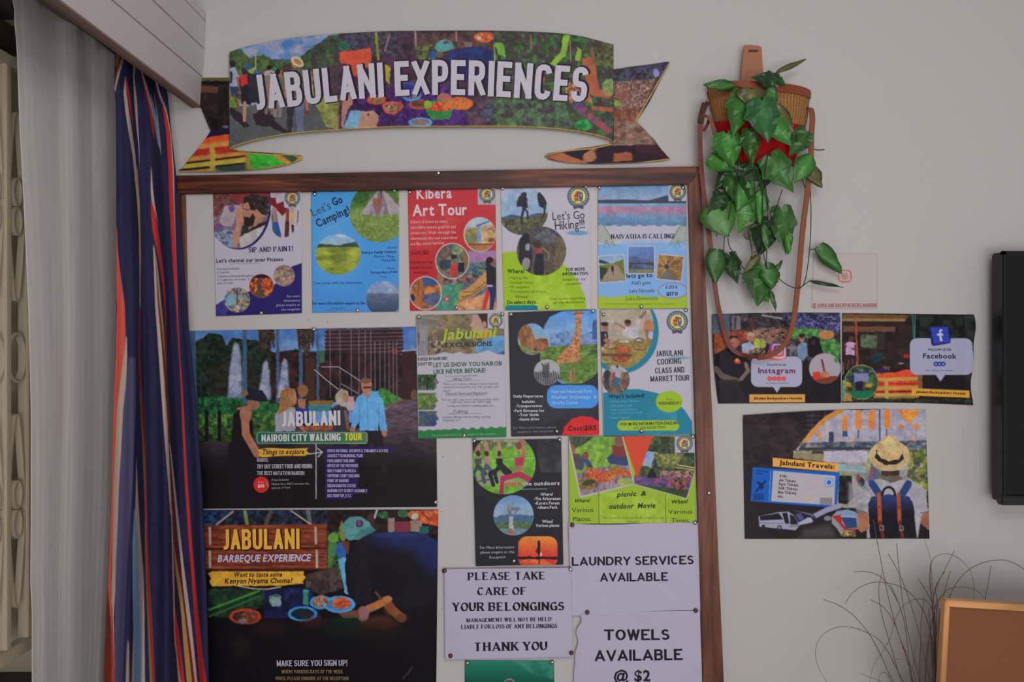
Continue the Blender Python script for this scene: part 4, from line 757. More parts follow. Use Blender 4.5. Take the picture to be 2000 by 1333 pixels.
# --- yoga, picnic
def p_yoga(c):
    c.bg((34, 34, 42)); c.moP([(660, 40), (845, 30), (850, 260), (700, 260)], [(44, 46, 52), (84, 90, 92), (36, 36, 44)], 40, .6)
    c.cE(440, 200, 224, 214); c.bg((100, 150, 50)); c.mo([(100, 156, 50), (116, 168, 60), (84, 136, 44)], 9); c.moP([(220, 20), (640, 20), (640, 60), (240, 130)], [(100, 110, 80), (150, 150, 130), (70, 96, 50)], 7); c.L([(230, 190), (670, 160)], 6, (140, 170, 100))
    c.G([(230, 280), (470, 260), (460, 330), (240, 370)], (130, 140, 110)); c.L([(240, 330), (400, 300)], 10, (60, 66, 70))
    for x, col, leg in ((262, (70, 72, 80), (60, 64, 80)), (322, (150, 110, 120), (70, 74, 96)), (410, (34, 34, 40), (38, 38, 46))):
        c.L([(x-4, 60), (x, 120), (x+4, 190)], 26, (156, 116, 96)); c.L([(x, 55), (x+12, 110)], 14, (164, 122, 100)); c.R(x-22, 165, x+26, 200, col); c.L([(x, 215), (x+50, 270)], 30, leg); c.L([(x-6, 225), (x-30, 270), (x-14, 330)], 24, leg); c.E(x+2, 130, 16, 20, (60, 44, 40))
    c.L([(415, 205), (480, 265)], 40, (34, 34, 40)); c.L([(400, 240), (345, 270), (370, 350)], 26, (34, 34, 42))
    c.L([(575, 40), (585, 130), (560, 190)], 26, (150, 100, 84)); c.L([(540, 50), (548, 130)], 20, (156, 104, 86)); c.E(548, 75, 20, 28, (110, 60, 50)); c.G([(518, 160), (585, 150), (580, 215), (525, 215)], (164, 50, 84)); c.G([(525, 215), (575, 215), (570, 270), (520, 265)], (150, 104, 86)); c.L([(530, 280), (435, 305)], 38, (150, 42, 78)); c.L([(435, 305), (425, 410)], 30, (146, 40, 74)); c.L([(550, 275), (620, 310)], 40, (150, 42, 78)); c.pop()
    c.E(511, 561, 140, 140, (84, 116, 150)); c.cE(511, 561, 139, 139); c.gr(430, (96, 134, 176), 560, (132, 152, 170)); c.G([(370, 575), (480, 550), (650, 565), (650, 620), (370, 620)], (66, 96, 130)); c.moP([(370, 610), (650, 605), (650, 660), (370, 665)], [(70, 100, 60), (60, 86, 60), (90, 110, 80)], 4); c.R(370, 655, 650, 710, (96, 120, 136)); c.G([(478, 560), (505, 560), (512, 665), (478, 665)], (160, 158, 160)); c.L([(490, 560), (480, 520), (545, 515)], 24, (96, 106, 126)); c.L([(520, 545), (548, 512)], 14, (96, 106, 126)); c.L([(490, 520), (465, 490)], 14, (150, 120, 100)); c.E(490, 672, 18, 20, (140, 96, 76)); c.L([(470, 690), (525, 690)], 12, (150, 106, 86)); c.pop()
    c.cP(c.rr(543, 708, 818, 920, 60)); c.gr(708, (210, 130, 50), 850, (190, 54, 50)); c.R(540, 850, 820, 868, (34, 16, 20)); c.cP([(540, 868), (820, 868), (820, 905), (540, 905)]); c.mo([(180, 50, 40), (210, 100, 50)], 8, st=(3, 1)); c.pop(); c.E(700, 832, 12, 12, (230, 180, 120)); c.L([(688, 745), (688, 830)], 16, (40, 14, 20)); c.L([(686, 780), (668, 815), (690, 822)], 9, (40, 14, 20)); c.L([(688, 820), (690, 900)], 7, (40, 14, 20)); c.L([(680, 760), (687, 738), (696, 760)], 6, (40, 14, 20)); c.pop()
    c.RR(445, 322, 575, 352, 15, (150, 130, 110)); c.t('yoga in', 450, 352, 565, 26, (176, 60, 56), 'b', 352); c.t('the outdoors', 575, 354, 832, 26, (170, 168, 176), 'b', 348); c.L([(555, 380), (745, 377)], 3, (170, 168, 176))
    for s, x0, x1, y in (('Where?', 700, 786, 425), ('-The Arboretum', 652, 838, 455), ('-Karura Forest', 660, 832, 486), ('-Uhuru Park', 675, 818, 516), ('When?', 710, 786, 614), ('Various places', 665, 830, 642)): c.t(s, x0, y, x1, 20, (180, 178, 186), 'b', y-2)
    for s, x0, x1, y in (('For More Information', 278, 515, 795), ('please enquire at the', 280, 515, 828), ('Reception', 343, 455, 863)): c.t(s, x0, y, x1, 18, (160, 158, 168), 's', y-4)
sheet('poster', 'black outdoor yoga poster with people stretching on grass', 'poster', [(923, 861), (1096, 857.8), (1100.3, 1103.4), (929.4, 1106.2)], LP+.0052, p_yoga, (860, 850, 3.571))
def p_pic(c):
    c.bg((134, 164, 44)); c.moP([(1100, 400), (1600, 400), (1600, 620), (1100, 620)], [(150, 176, 64), (136, 164, 44)], 30, .7)
    q = [(880, 0), (1270, 0), (1355, 345), (975, 440)]; c.G(q, (170, 166, 170)); c.cP([(895, 5), (1265, 5), (1345, 338), (982, 425)])
    c.bg((110, 150, 60)); c.mo([(104, 148, 54), (130, 164, 60), (84, 124, 50)], 8); c.moP([(895, 5), (1080, 5), (1000, 70), (895, 110)], [(40, 56, 40), (60, 76, 50), (80, 84, 70)], 5)
    c.G([(895, 130), (970, 130), (1000, 240), (920, 240)], (84, 66, 60)); c.E(915, 100, 26, 34, (130, 84, 66)); c.L([(980, 230), (1000, 150), (1045, 220)], 34, (54, 66, 100)); c.E(1015, 145, 20, 26, (110, 66, 50))
    c.G([(1160, 160), (1220, 110), (1310, 140), (1310, 220), (1180, 200)], (50, 62, 104)); c.G([(1190, 70), (1280, 70), (1300, 150), (1210, 150)], (120, 50, 50)); c.E(1250, 40, 34, 40, (120, 80, 70)); c.mo([(90, 120, 60)], 5, 0)
    bl = [(900, 300), (1060, 230), (1330, 210), (1360, 350), (975, 440)]; c.G(bl, (120, 100, 116)); c.moP(bl, [(140, 120, 136), (90, 76, 96), (150, 130, 140), (110, 90, 100)], 5, st=(1, 2))
    for cx, cy, rx, ry, cols in ((1110, 290, 100, 44, [(190, 80, 50), (200, 130, 50), (150, 60, 40), (120, 60, 50)]), (1230, 255, 60, 34, [(190, 120, 50), (90, 110, 50), (180, 60, 40)]), (1020, 345, 80, 40, [(130, 96, 56), (60, 70, 40), (150, 120, 70)]), (1290, 330, 56, 30, [(150, 160, 90), (120, 140, 60)]), (1310, 270, 44, 20, [(180, 40, 50), (190, 110, 50)]), (1050, 250, 44, 22, [(160, 60, 50), (180, 140, 70)])): c.moE(cx, cy, rx, ry, cols, 3.2)
    c.E(1035, 332, 46, 22, (56, 62, 40), rot=-.3); c.pop()
    q = [(1400, 70), (1480, 10), (1780, 20), (1778, 250), (1722, 448), (1345, 345)]
    c.G(q, (160, 156, 164)); c.cP([(1405, 100), (1490, 8), (1775, 15), (1772, 250), (1716, 440), (1352, 340), (1352, 300)])
    c.mo([(44, 56, 44), (60, 78, 50), (34, 42, 46), (84, 104, 60)], 8); c.G([(1430, 110), (1500, 120), (1470, 225), (1405, 215)], (140, 150, 180)); c.G([(1440, 120), (1480, 124), (1455, 175), (1425, 170)], (110, 150, 200)); c.L([(1500, 120), (1600, 200), (1775, 230)], 6, (200, 180, 110)); c.L([(1495, 130), (1560, 215), (1775, 245)], 5, (190, 170, 100)); c.moP([(1480, 130), (1700, 130), (1640, 230), (1520, 220)], [(110, 120, 60), (70, 84, 50), (150, 140, 80)], 5)
    c.moP([(1352, 290), (1772, 300), (1740, 400), (1352, 345)], [(60, 70, 120), (150, 70, 84), (120, 80, 130), (40, 50, 80)], 6, st=(2, .8)); c.G([(1352, 345), (1760, 385), (1716, 450), (1352, 400)], (50, 66, 36)); c.E(1475, 295, 30, 40, (26, 24, 34)); c.E(1475, 255, 16, 18, (30, 26, 34)); c.moP([(1530, 250), (1770, 250), (1770, 300), (1530, 300)], [(150, 100, 84), (60, 50, 60), (160, 130, 120)], 4); c.moE(1670, 340, 60, 40, [(40, 34, 40), (130, 84, 70), (150, 80, 80)], 5); c.moE(1470, 320, 80, 20, [(150, 60, 80), (60, 80, 140)], 5, .8); c.pop()
    c.G([(1272, 5), (1485, 5), (1372, 305)], (186, 66, 40))
    c.R(1635, 12, 1775, 125, (160, 156, 166)); c.emb(1704, 60, 56)
    c.L([(1103, 395), (1107, 620)], 4, (60, 76, 30)); c.L([(1572, 415), (1574, 615)], 4, (60, 76, 30))
    c.t('Where?', 935, 472, 1045, 24, (40, 50, 24), 'bi', 468); c.t('Various', 918, 540, 1068, 30, (44, 54, 30), 's', 537); c.t('Places.', 926, 602, 1052, 30, (44, 54, 30), 's', 600)
    c.t('picnic  &', 1232, 432, 1435, 32, (36, 44, 30), 'bi', 422); c.t('outdoor  Movie', 1175, 516, 1498, 34, (40, 50, 34), 'bi', 508); c.t('For more information kindly enquire at the', 1135, 584, 1560, 15, (90, 110, 44)); c.t('reception', 1300, 610, 1390, 14, (90, 110, 44))
    c.t('When?', 1608, 480, 1725, 26, (36, 44, 24), 'bi', 476); c.t('Various', 1588, 552, 1756, 30, (44, 54, 30), 's', 549); c.t('Times.', 1612, 610, 1740, 28, (44, 54, 30), 's', 609)
sheet('poster', 'lime green picnic and outdoor movie poster with orange wedge', 'poster', [(1111, 853.4), (1357, 852.2), (1358.4, 1021.4), (1112, 1024)], LP+.0052, p_pic, (860, 850, 3.571))
# --- big posters at left
def p_walk(c):
    c.ph = True
    c.bg((22, 18, 24)); c.cP([(20, 10), (1860, 10), (1860, 700), (20, 700)]); c.gr(20, (54, 92, 156), 300, (96, 130, 176)); c.moP([(20, 20), (1860, 10), (1860, 260), (20, 260)], [(80, 116, 172), (60, 98, 160), (120, 146, 180)], 26, .6); c.pop()
    c.moP([(80, 120), (180, 60), (270, 70), (300, 150), (340, 90), (400, 100), (520, 110), (640, 200), (800, 170), (900, 240), (900, 700), (80, 700)], [(20, 34, 26), (34, 54, 34), (14, 24, 22), (40, 50, 40)], 8)
    c.moP([(180, 250), (520, 260), (520, 500), (180, 500)], [(44, 34, 30), (24, 24, 26), (56, 42, 34)], 8, .6)
    c.moP([(100, 520), (700, 480), (700, 640), (100, 640)], [(30, 84, 50), (40, 110, 60), (20, 50, 34)], 6); c.moP([(100, 640), (720, 620), (640, 860), (100, 830)], [(70, 116, 50), (40, 70, 34), (24, 40, 26), (84, 130, 56)], 7)
    # towers and poles
    tw = [(1010, 30), (1550, 20), (1560, 170), (1540, 220), (1500, 235), (1500, 430), (1000, 500), (930, 240), (1010, 190)]
    c.G(tw, (66, 42, 46)); c.moP(tw, [(70, 46, 50), (52, 34, 40)], 12, .6)
    for i in range(7): c.L([(1005, 52+i*27), (1250, 45+i*29), (1558, 42+i*26)], 10, (34, 30, 40))
    for i in range(7): c.L([(1005, 40+i*27), (1558, 30+i*26)], 6, (110, 82, 84), .6)
    c.G([(620, 200), (900, 190), (1500, 215), (1660, 210), (1660, 540), (620, 560)], (34, 22, 26)); c.moP([(620, 200), (1100, 195), (1660, 215), (1660, 540), (620, 560)], [(46, 28, 30), (24, 18, 22), (60, 36, 36)], 14); c.G([(1555, 190), (1650, 180), (1665, 520), (1555, 520)], (50, 30, 32)); c.L([(1555, 185), (1655, 178)], 8, (160, 150, 160))
    c.E(1500, 190, 24, 20, (120, 50, 40)); c.G([(862, 240), (935, 240), (930, 540), (865, 540)], (60, 40, 34)); c.G([(960, 185), (1000, 185), (1000, 270), (965, 270)], (50, 90, 70))
    for x in (1040, 1110, 1190, 1245, 1290, 1330, 1360, 1395, 1430, 1460, 1490, 1515): c.L([(x, 40 if x < 1340 else 120), (x+2, 520)], 7, (110, 104, 120), .75)
    for x, w in ((60, 36), (430, 30), (665, 22), (950, 16), (830, 26)): c.G([(x-w/2, 30), (x+w/2, 30), (x+w/2+22 if x < 100 else x+w/2+4, 780 if x < 100 else 560), (x-w/2+30 if x < 100 else x-w/2+2, 780 if x < 100 else 560)], (58, 84, 116))
    for x, y, w, h in ((365, 120, 58, 520), (575, 250, 52, 530), (710, 235, 48, 520)):
        q = [(x-w*.3, y+40), (x, y), (x+w*.5, y+20), (x+w*.8, y+200), (x+w*.9, h), (x-w, h), (x-w*.7, y+180)]; c.moP(q, [(128, 138, 162), (96, 108, 140), (146, 150, 170)], 10, k=4)
    for x0, s in ((580, 1), (860, 1)):
        c.moP([(x0-60, 20), (x0+60, 20), (x0+70, 90), (x0+60, 170), (x0+40, 120), (x0+36, 230), (x0+20, 190), (x0+30, 310), (x0+5, 240), (x0-4, 190), (x0-20, 150), (x0-45, 200), (x0-50, 110)], [(40, 28, 26), (60, 42, 34), (26, 22, 24), (80, 70, 60)], 4, .95)
    c.L([(930, 320), (1010, 390), (1100, 460)], 6, (160, 160, 170)); c.L([(980, 300), (1100, 300), (1180, 350), (1270, 410)], 7, (130, 130, 146)); c.L([(1120, 420), (1240, 490)], 5, (140, 140, 150))
    c.G([(885, 540), (1060, 540), (1060, 570), (885, 570)], (120, 90, 40)); c.G([(885, 575), (1050, 572), (1050, 620), (885, 620)], (50, 110, 120))
    # pavement
    pv = [(1430, 610), (1560, 530), (1665, 540), (1800, 800), (1800, 1290), (100, 1300), (100, 840), (640, 820), (660, 740), (1240, 740)]
    c.G(pv, (56, 44, 50)); c.moP(pv, [(96, 82, 92), (80, 66, 76), (64, 52, 60)], 5, st=(3, .8)); c.cP([(90, 700), (1860, 560), (1860, 1320), (90, 1320)]); c.put(np.clip((c.Y-(635+700/3.653))/(90.0), 0, 1)**.8*np.clip(1.25-(c.X-700)/300.*np.clip(1-(c.Y-860)/120, 0, 1), 0, 1), (20, 16, 20)); c.pop()
    c.moP([(1350, 480), (1420, 450), (1560, 530), (1430, 590)], [(50, 100, 50), (70, 130, 60)], 5); c.L([(1430, 590), (1560, 535)], 14, (110, 70, 60)); c.moE(1640, 500, 24, 40, [(120, 50, 50), (60, 80, 50)], 4)
    for x in (160, 250): c.L([(x, 620), (x, 820)], 26, (20, 18, 22))
    # people
    sk = (150, 100, 82)
    c.G([(350, 640), (400, 590), (470, 590), (490, 700), (500, 860), (330, 860)], (24, 20, 26)); c.G([(320, 840), (510, 850), (530, 1000), (480, 1290), (330, 1290), (310, 960)], (22, 20, 26)); c.E(495, 560, 44, 50, (136, 92, 76)); c.G([(440, 500), (480, 450), (560, 470), (600, 545), (540, 550), (440, 530)], (28, 28, 44)); c.E(430, 485, 26, 20, (120, 84, 60)); c.L([(430, 620), (440, 780), (520, 920)], 56, sk); c.L([(380, 600), (470, 580)], 14, (150, 104, 84)); c.E(440, 640, 44, 60, sk)
    c.G([(650, 640), (700, 570), (790, 590), (800, 700), (790, 770), (650, 770)], (136, 136, 148)); c.G([(690, 470), (740, 445), (795, 460), (805, 560), (770, 580), (740, 600), (670, 640), (680, 540)], (136, 96, 62)); c.E(780, 520, 22, 44, (160, 110, 86)); c.moP([(690, 470), (790, 455), (780, 560), (680, 620)], [(150, 110, 70), (110, 76, 50)], 5, .7, st=(.6, 2))
    c.G([(800, 590), (880, 580), (880, 700), (790, 720)], (40, 44, 130)); c.E(845, 470, 36, 46, (130, 84, 66)); c.G([(805, 450), (850, 430), (880, 450), (870, 470), (820, 490)], (120, 84, 56)); c.G([(810, 530), (870, 530), (860, 600), (815, 590)], (150, 98, 76)); c.L([(800, 700), (860, 750)], 30, sk)
    c.G([(1040, 600), (1100, 570), (1170, 600), (1180, 760), (1060, 760)], (50, 48, 56)); c.G([(1080, 500), (1120, 455), (1170, 470), (1175, 540), (1150, 590), (1080, 560)], (150, 140, 130)); c.E(1150, 520, 20, 36, (150, 110, 92)); c.G([(1170, 510), (1210, 510), (1215, 610), (1160, 610)], (170, 140, 146)); c.L([(1150, 620), (1170, 740)], 24, (110, 80, 70))
    c.G([(1230, 520), (1300, 470), (1380, 475), (1420, 540), (1440, 680), (1450, 760), (1400, 760), (1390, 680), (1380, 755), (1250, 755), (1250, 680), (1220, 740), (1190, 730), (1210, 600)], (88, 150, 200)); c.L([(1305, 520), (1312, 750)], 5, (60, 116, 170)); c.L([(1250, 560), (1252, 700)], 5, (64, 120, 176)); c.L([(1385, 560), (1392, 700)], 5, (64, 120, 176)); c.G([(1270, 490), (1330, 490), (1310, 525)], (150, 100, 84))
    c.E(1300, 435, 40, 54, (156, 104, 86)); c.E(1296, 398, 38, 20, (110, 76, 64)); c.L([(1282, 448), (1332, 446)], 11, (40, 26, 30)); c.E(1425, 775, 20, 22, sk); c.E(1200, 745, 20, 16, sk); c.G([(1250, 760), (1410, 760), (1430, 900), (1460, 1060), (1420, 1060), (1370, 900), (1340, 840), (1300, 880), (1240, 880)], (30, 24, 30))
    c.G([(655, 760), (790, 760), (790, 900), (650, 900)], (28, 26, 34)); c.R(1060, 760, 1180, 890, (30, 28, 36)); c.moP([(850, 720), (1060, 710), (1060, 755), (850, 755)], [(140, 90, 40), (110, 60, 50)], 5)
    c.ph = False; c.RR(517, 765, 1308, 848, 18, (130, 150, 150)); c.cP(c.rr(523, 770, 1302, 843, 14)); c.gr(523, (20, 80, 66), 1300, (70, 110, 70), ax=0); c.pop()
    c.t('JABULANI', 690, 726, 1118, 106, (180, 178, 186), 'c', 716, w=.21); c.t('NAIROBI CITY WALKING', 552, 834, 1118, 52, (176, 178, 182), 'c', 826, w=.21); c.t('TOUR', 1145, 826, 1270, 52, (190, 184, 60), 'c', 824, w=.21)
    yb = [(525, 890), (600, 878), (760, 885), (885, 878), (870, 900), (895, 915), (860, 935), (700, 935), (560, 945), (525, 935), (540, 915)]; c.G(yb, (196, 148, 44)); c.t('Things to explore', 555, 925, 855, 36, (34, 26, 24), 'bi', 922)
    c.L([(940, 850), (940, 1238)], 9, (140, 136, 148)); c.L([(890, 922), (985, 908)], 7, (170, 168, 176)); c.L([(952, 882), (985, 908), (955, 942)], 8, (170, 168, 176))
    c.G([(1005, 872), (1490, 870), (1490, 912), (1280, 915), (1280, 950), (1240, 955), (1240, 1170), (1310, 1172), (1310, 1205), (1200, 1210), (1200, 1245), (1005, 1245)], (38, 26, 80))
    c.t('BONUS:', 520, 978, 602, 28, (150, 146, 156), 'c', w=.16); c.t('TRY OUT STREET FOOD AND RIDING', 520, 1026, 915, 30, (160, 156, 166), 'c', 1022, w=.17); c.t('THE BEST MATATU IN NAIROBI', 520, 1072, 858, 28, (150, 146, 156), 'c', w=.17)
    for i, (s, x1) in enumerate((('KENYA NATIONAL ARCHIVES & TOM MBOYA STATUE', 1455), ('AUGUST 7TH MEMORIAL PARK', 1276), ('PARLIAMENT BUILDING', 1215), ('OFFICE OF THE PRESIDENT', 1243), ('HOLY FAMILY BASILICA', 1225), ('SUPREME COURT BUILDING', 1252), ('POINT OF NAIROBI', 1172), ('DEDAN KIMATHI STATUE', 1225), ('NAIROBI CITY COUNTY ASSEMBLY', 1306), ('KICC ROOFTOP, E.T.C', 1192))):
        c.t(s, 1022, 909+i*35.6, x1, 22, (156, 148, 176), 'c', w=.17)
    c.E(550, 1140, 56, 58, (184, 40, 38)); c.G([(580, 1100), (606, 1160), (585, 1140)], (150, 110, 120)); c.t('Cost', 525, 1128, 565, 14, (200, 150, 150), 'si'); c.t('$10', 525, 1160, 572, 22, (200, 180, 180), 'b')
    for s, x0, x1, y in (('Price Includes', 622, 745, 1114), ('Matatu fare, KICC entrance fee', 622, 890, 1142), ('and cost of food', 622, 752, 1170)): c.t(s, x0, y, x1, 14, (150, 148, 156), 'si', y-3)
sheet('poster', 'large dark city walking tour poster showing fountains and a man in a blue shirt', 'poster', [(368, 647), (850, 638), (854, 990), (395.6, 993.6)], LP, p_walk, (360, 635, 3.653), relief=lambda u, v: .004*np.clip(v-.93, 0, 1)/.07*1.0)
def p_bbq(c):
    c.ph = True
    c.bg((14, 12, 18)); c.moP([(0, 60), (950, 60), (950, 200), (0, 200)], [(20, 22, 34), (36, 60, 96), (14, 14, 20), (40, 40, 44)], 7, .9); c.moP([(20, 70), (240, 70), (130, 180), (20, 180)], [(24, 50, 110), (14, 20, 40), (50, 70, 90)], 4); c.L([(335, 75), (350, 170)], 26, (110, 120, 70)); c.L([(525, 75), (490, 170)], 30, (70, 70, 66)); c.L([(800, 70), (815, 160)], 30, (90, 92, 96))
    c.moP([(940, 70), (1760, 60), (1760, 240), (940, 240)], [(34, 22, 24), (50, 30, 28), (24, 16, 20)], 12); c.moP([(945, 220), (1060, 220), (1100, 500), (1000, 650), (945, 520)], [(60, 110, 50), (40, 70, 44), (90, 120, 60), (20, 30, 24)], 7); c.E(985, 270, 40, 36, (90, 140, 50)); c.E(985, 350, 40, 50, (60, 110, 60)); c.E(1045, 360, 44, 54, (40, 84, 150)); c.G([(1020, 430), (1075, 410), (1100, 560), (1105, 690), (1070, 680), (1050, 560)], (90, 140, 180))
    c.moP([(780, 540), (1010, 480), (1060, 640), (900, 690), (780, 640)], [(64, 50, 48), (48, 38, 40), (80, 66, 60)], 12)
    c.G([(1520, 100), (1560, 70), (1760, 62), (1760, 180), (1600, 150)], (180, 70, 36)); c.moP([(1520, 100), (1560, 70), (1760, 62), (1760, 180), (1600, 150)], [(184, 70, 36), (150, 50, 30), (200, 130, 80)], 7, .7); c.E(1590, 110, 26, 24, (150, 176, 150)); c.L([(1640, 80), (1700, 140)], 7, (90, 30, 26)); c.moE(1355, 100, 40, 26, [(50, 110, 60), (30, 70, 44)], 4); c.moE(1500, 90, 40, 30, [(60, 110, 60), (40, 80, 50)], 4); c.R(1390, 120, 1440, 225, (130, 112, 104)); c.R(1550, 140, 1640, 225, (130, 112, 100)); c.RR(1440, 150, 1555, 225, 14, (110, 46, 60)); c.R(1620, 185, 1690, 235, (24, 90, 90)); c.L([(1310, 60), (1290, 120)], 16, (150, 150, 156)); c.E(1260, 150, 30, 60, (60, 40, 40))
    # man in dark jersey
    b = [(1090, 400), (1150, 290), (1280, 235), (1450, 225), (1650, 240), (1760, 290), (1760, 740), (1500, 800), (1380, 720), (1110, 780), (1080, 600), (1070, 470)]
    c.G(b, (20, 18, 28)); c.cP(b); c.E(1560, 270, 330, 90, (30, 40, 88), .9, rot=.12, k=22); c.E(1720, 380, 120, 150, (26, 36, 84), .8, k=22); c.E(1480, 236, 200, 26, (40, 56, 104), .7, k=6); c.E(1220, 500, 60, 220, (34, 28, 34), .5, k=20); c.E(1450, 560, 200, 120, (16, 14, 20), .7, k=25); c.pop()
    c.L([(1490, 860), (1420, 800), (1370, 735)], 66, (120, 70, 44)); c.L([(1385, 725), (1310, 765), (1230, 800)], 56, (158, 100, 60)); c.E(1390, 720, 30, 24, (164, 108, 70)); c.E(1400, 790, 40, 50, (110, 64, 40), .6, k=6); c.E(1490, 860, 44, 30, (84, 48, 34), .8, k=6); c.E(1205, 830, 44, 56, (130, 90, 96)); c.G([(970, 780), (1010, 770), (1080, 810), (1170, 800), (1180, 860), (1060, 860)], (96, 62, 50)); c.L([(1300, 670), (1340, 720)], 16, (90, 60, 50))
    c.G([(1035, 270), (1030, 200), (1050, 140), (1090, 260), (1060, 300)], (110, 120, 70)); c.G([(1060, 240), (1060, 160), (1110, 115), (1190, 112), (1250, 150), (1290, 215), (1220, 230), (1180, 280), (1100, 285)], (76, 132, 132)); c.moP([(1060, 240), (1060, 160), (1110, 115), (1190, 112), (1250, 150), (1290, 215), (1180, 280), (1100, 285)], [(84, 140, 140), (64, 116, 120)], 10, .6); c.G([(1186, 216), (1250, 185), (1296, 210), (1270, 232), (1200, 262), (1120, 285)], (60, 112, 114)); c.RR(1150, 135, 1208, 193, 16, (130, 120, 140)); c.RR(1155, 140, 1203, 188, 14, (28, 32, 80)); c.L([(1168, 150), (1168, 178), (1190, 172), (1176, 164), (1190, 156), (1168, 150)], 6, (150, 90, 110)); c.G([(1050, 290), (1110, 290), (1100, 400), (1060, 340)], (84, 50, 40)); c.L([(1100, 255), (1200, 240), (1285, 212)], 7, (50, 96, 100))
    # table
    c.moP([(60, 640), (480, 640), (480, 760), (300, 860), (60, 850)], [(24, 50, 36), (20, 34, 30), (40, 70, 40)], 10, .9); c.L([(70, 800), (440, 660)], 16, (60, 120, 50)); c.L([(70, 850), (440, 700)], 10, (50, 96, 44)); c.moP([(480, 640), (820, 640), (900, 860), (480, 860)], [(24, 24, 70), (18, 18, 40), (30, 40, 90)], 16)
    c.RR(525, 688, 602, 775, 18, (112, 140, 140)); c.L([(520, 700), (520, 745)], 9, (110, 140, 140)); c.E(562, 695, 36, 10, (60, 90, 90)); c.R(765, 660, 802, 765, (40, 120, 96)); c.E(785, 660, 20, 9, (60, 150, 120))
    for cx, cy, rx, ry, ri, inn in ((338, 850, 118, 58, (160, 56, 30), (50, 30, 28)), (760, 830, 108, 56, (54, 130, 190), (20, 34, 44)), (895, 745, 84, 50, (60, 136, 186), (110, 84, 76)), (1030, 760, 120, 62, (70, 140, 190), (60, 110, 160))):
        c.E(cx, cy, rx, ry, ri); c.E(cx, cy, rx*.8, ry*.72, inn)
    c.E(325, 850, 60, 30, (60, 40, 40)); c.moE(370, 845, 60, 36, [(140, 70, 44), (90, 60, 44), (60, 40, 36)], 4); c.E(320, 885, 36, 20, (120, 110, 110)); c.moE(1045, 750, 70, 42, [(170, 56, 36), (130, 60, 40), (190, 110, 70)], 4); c.moE(895, 735, 50, 44, [(150, 110, 90), (90, 60, 50), (160, 140, 130)], 4)
    for cx, cy, rx, ry, col in ((520, 950, 120, 60, (60, 26, 22)), (840, 890, 90, 44, (70, 34, 24)), (1080, 930, 160, 80, (20, 50, 28)), (1330, 900, 130, 60, (100, 52, 26)), (1330, 960, 170, 60, (56, 28, 18))): c.E(cx, cy, rx, ry, col, .55, k=9)
    c.cP([(0, 880), (1800, 880), (1800, 1800), (0, 1800)], 8); c.put(np.clip((c.Y-(980+840/3.777))/70, 0, 1)*.95, (12, 10, 14)); c.pop(); c.E(300, 1070, 70, 80, (44, 30, 32), .4, k=12); c.L([(1500, 1310), (1570, 1225)], 12, (50, 48, 54))
    c.amp = .5  # wood sign
    for y0, y1 in ((168, 350), (352, 505)):
        q = [(20, y0+10), (940, y0), (940, y1), (20, y1+8)]; c.G(q, (110, 50, 34)); c.moP(q, [(120, 54, 36), (84, 36, 26), (140, 70, 46)], 5, .9, st=(6, .8)); c.L([(20, y0+40), (940, y0+35)], 6, (70, 28, 22)); c.L([(20, y1-34), (940, y1-40)], 5, (70, 28, 22)); c.L([(20, y1), (940, y1-4)], 9, (44, 18, 18))
    c.L([(245, 75), (125, 170)], 12, (150, 136, 124)); c.L([(675, 70), (815, 165)], 12, (150, 136, 124))
    for x, y0, y1 in ((75, 195, 315), (75, 370, 485), (855, 195, 310), (863, 365, 485)): c.L([(x, y0), (x+2, y1)], 17, (160, 150, 140))
    q = [(60, 530), (100, 515), (500, 518), (770, 515), (765, 540), (785, 560), (760, 590), (770, 605), (600, 622), (90, 625), (70, 590), (85, 570)]; c.G(q, (200, 150, 50)); c.L([(290, 625), (400, 645), (500, 648), (600, 630)], 9, (160, 150, 130))
    c.t('JABULANI', 166, 356, 742, 150, (52, 22, 18), 'co', 350, dx=6, dy=5, w=.19); c.t('JABULANI', 166, 356, 742, 150, (206, 156, 56), 'c', 350, w=.19)
    c.t('BARBEQUE EXPERIENCE', 133, 446, 815, 50, (170, 168, 196), 'bi', 440); c.t('Want to taste some', 250, 556, 608, 34, (40, 26, 20), 'bi', 554); c.t('Kenyan Nyama Choma?', 185, 606, 682, 36, (40, 26, 20), 'bi', 600)
    c.t('MAKE SURE YOU SIGN UP!', 570, 1216, 1092, 44, (160, 158, 180), 'c', 1212, w=.15); c.t('WHEN? VARIOUS DAYS OF THE WEEK', 605, 1268, 1058, 26, (120, 100, 70), 'c', w=.15); c.t('PRICE: PLEASE ENQUIRE AT THE RECEPTION', 562, 1318, 1100, 26, (120, 100, 70), 'c', w=.15)
sheet('poster', 'large dark barbeque poster with wooden sign and a capped man at a table', 'poster', [(392, 997), (856, 996), (851, 1420), (402, 1420)], LP, p_bbq, (390, 980, 3.777), cell=1.6)
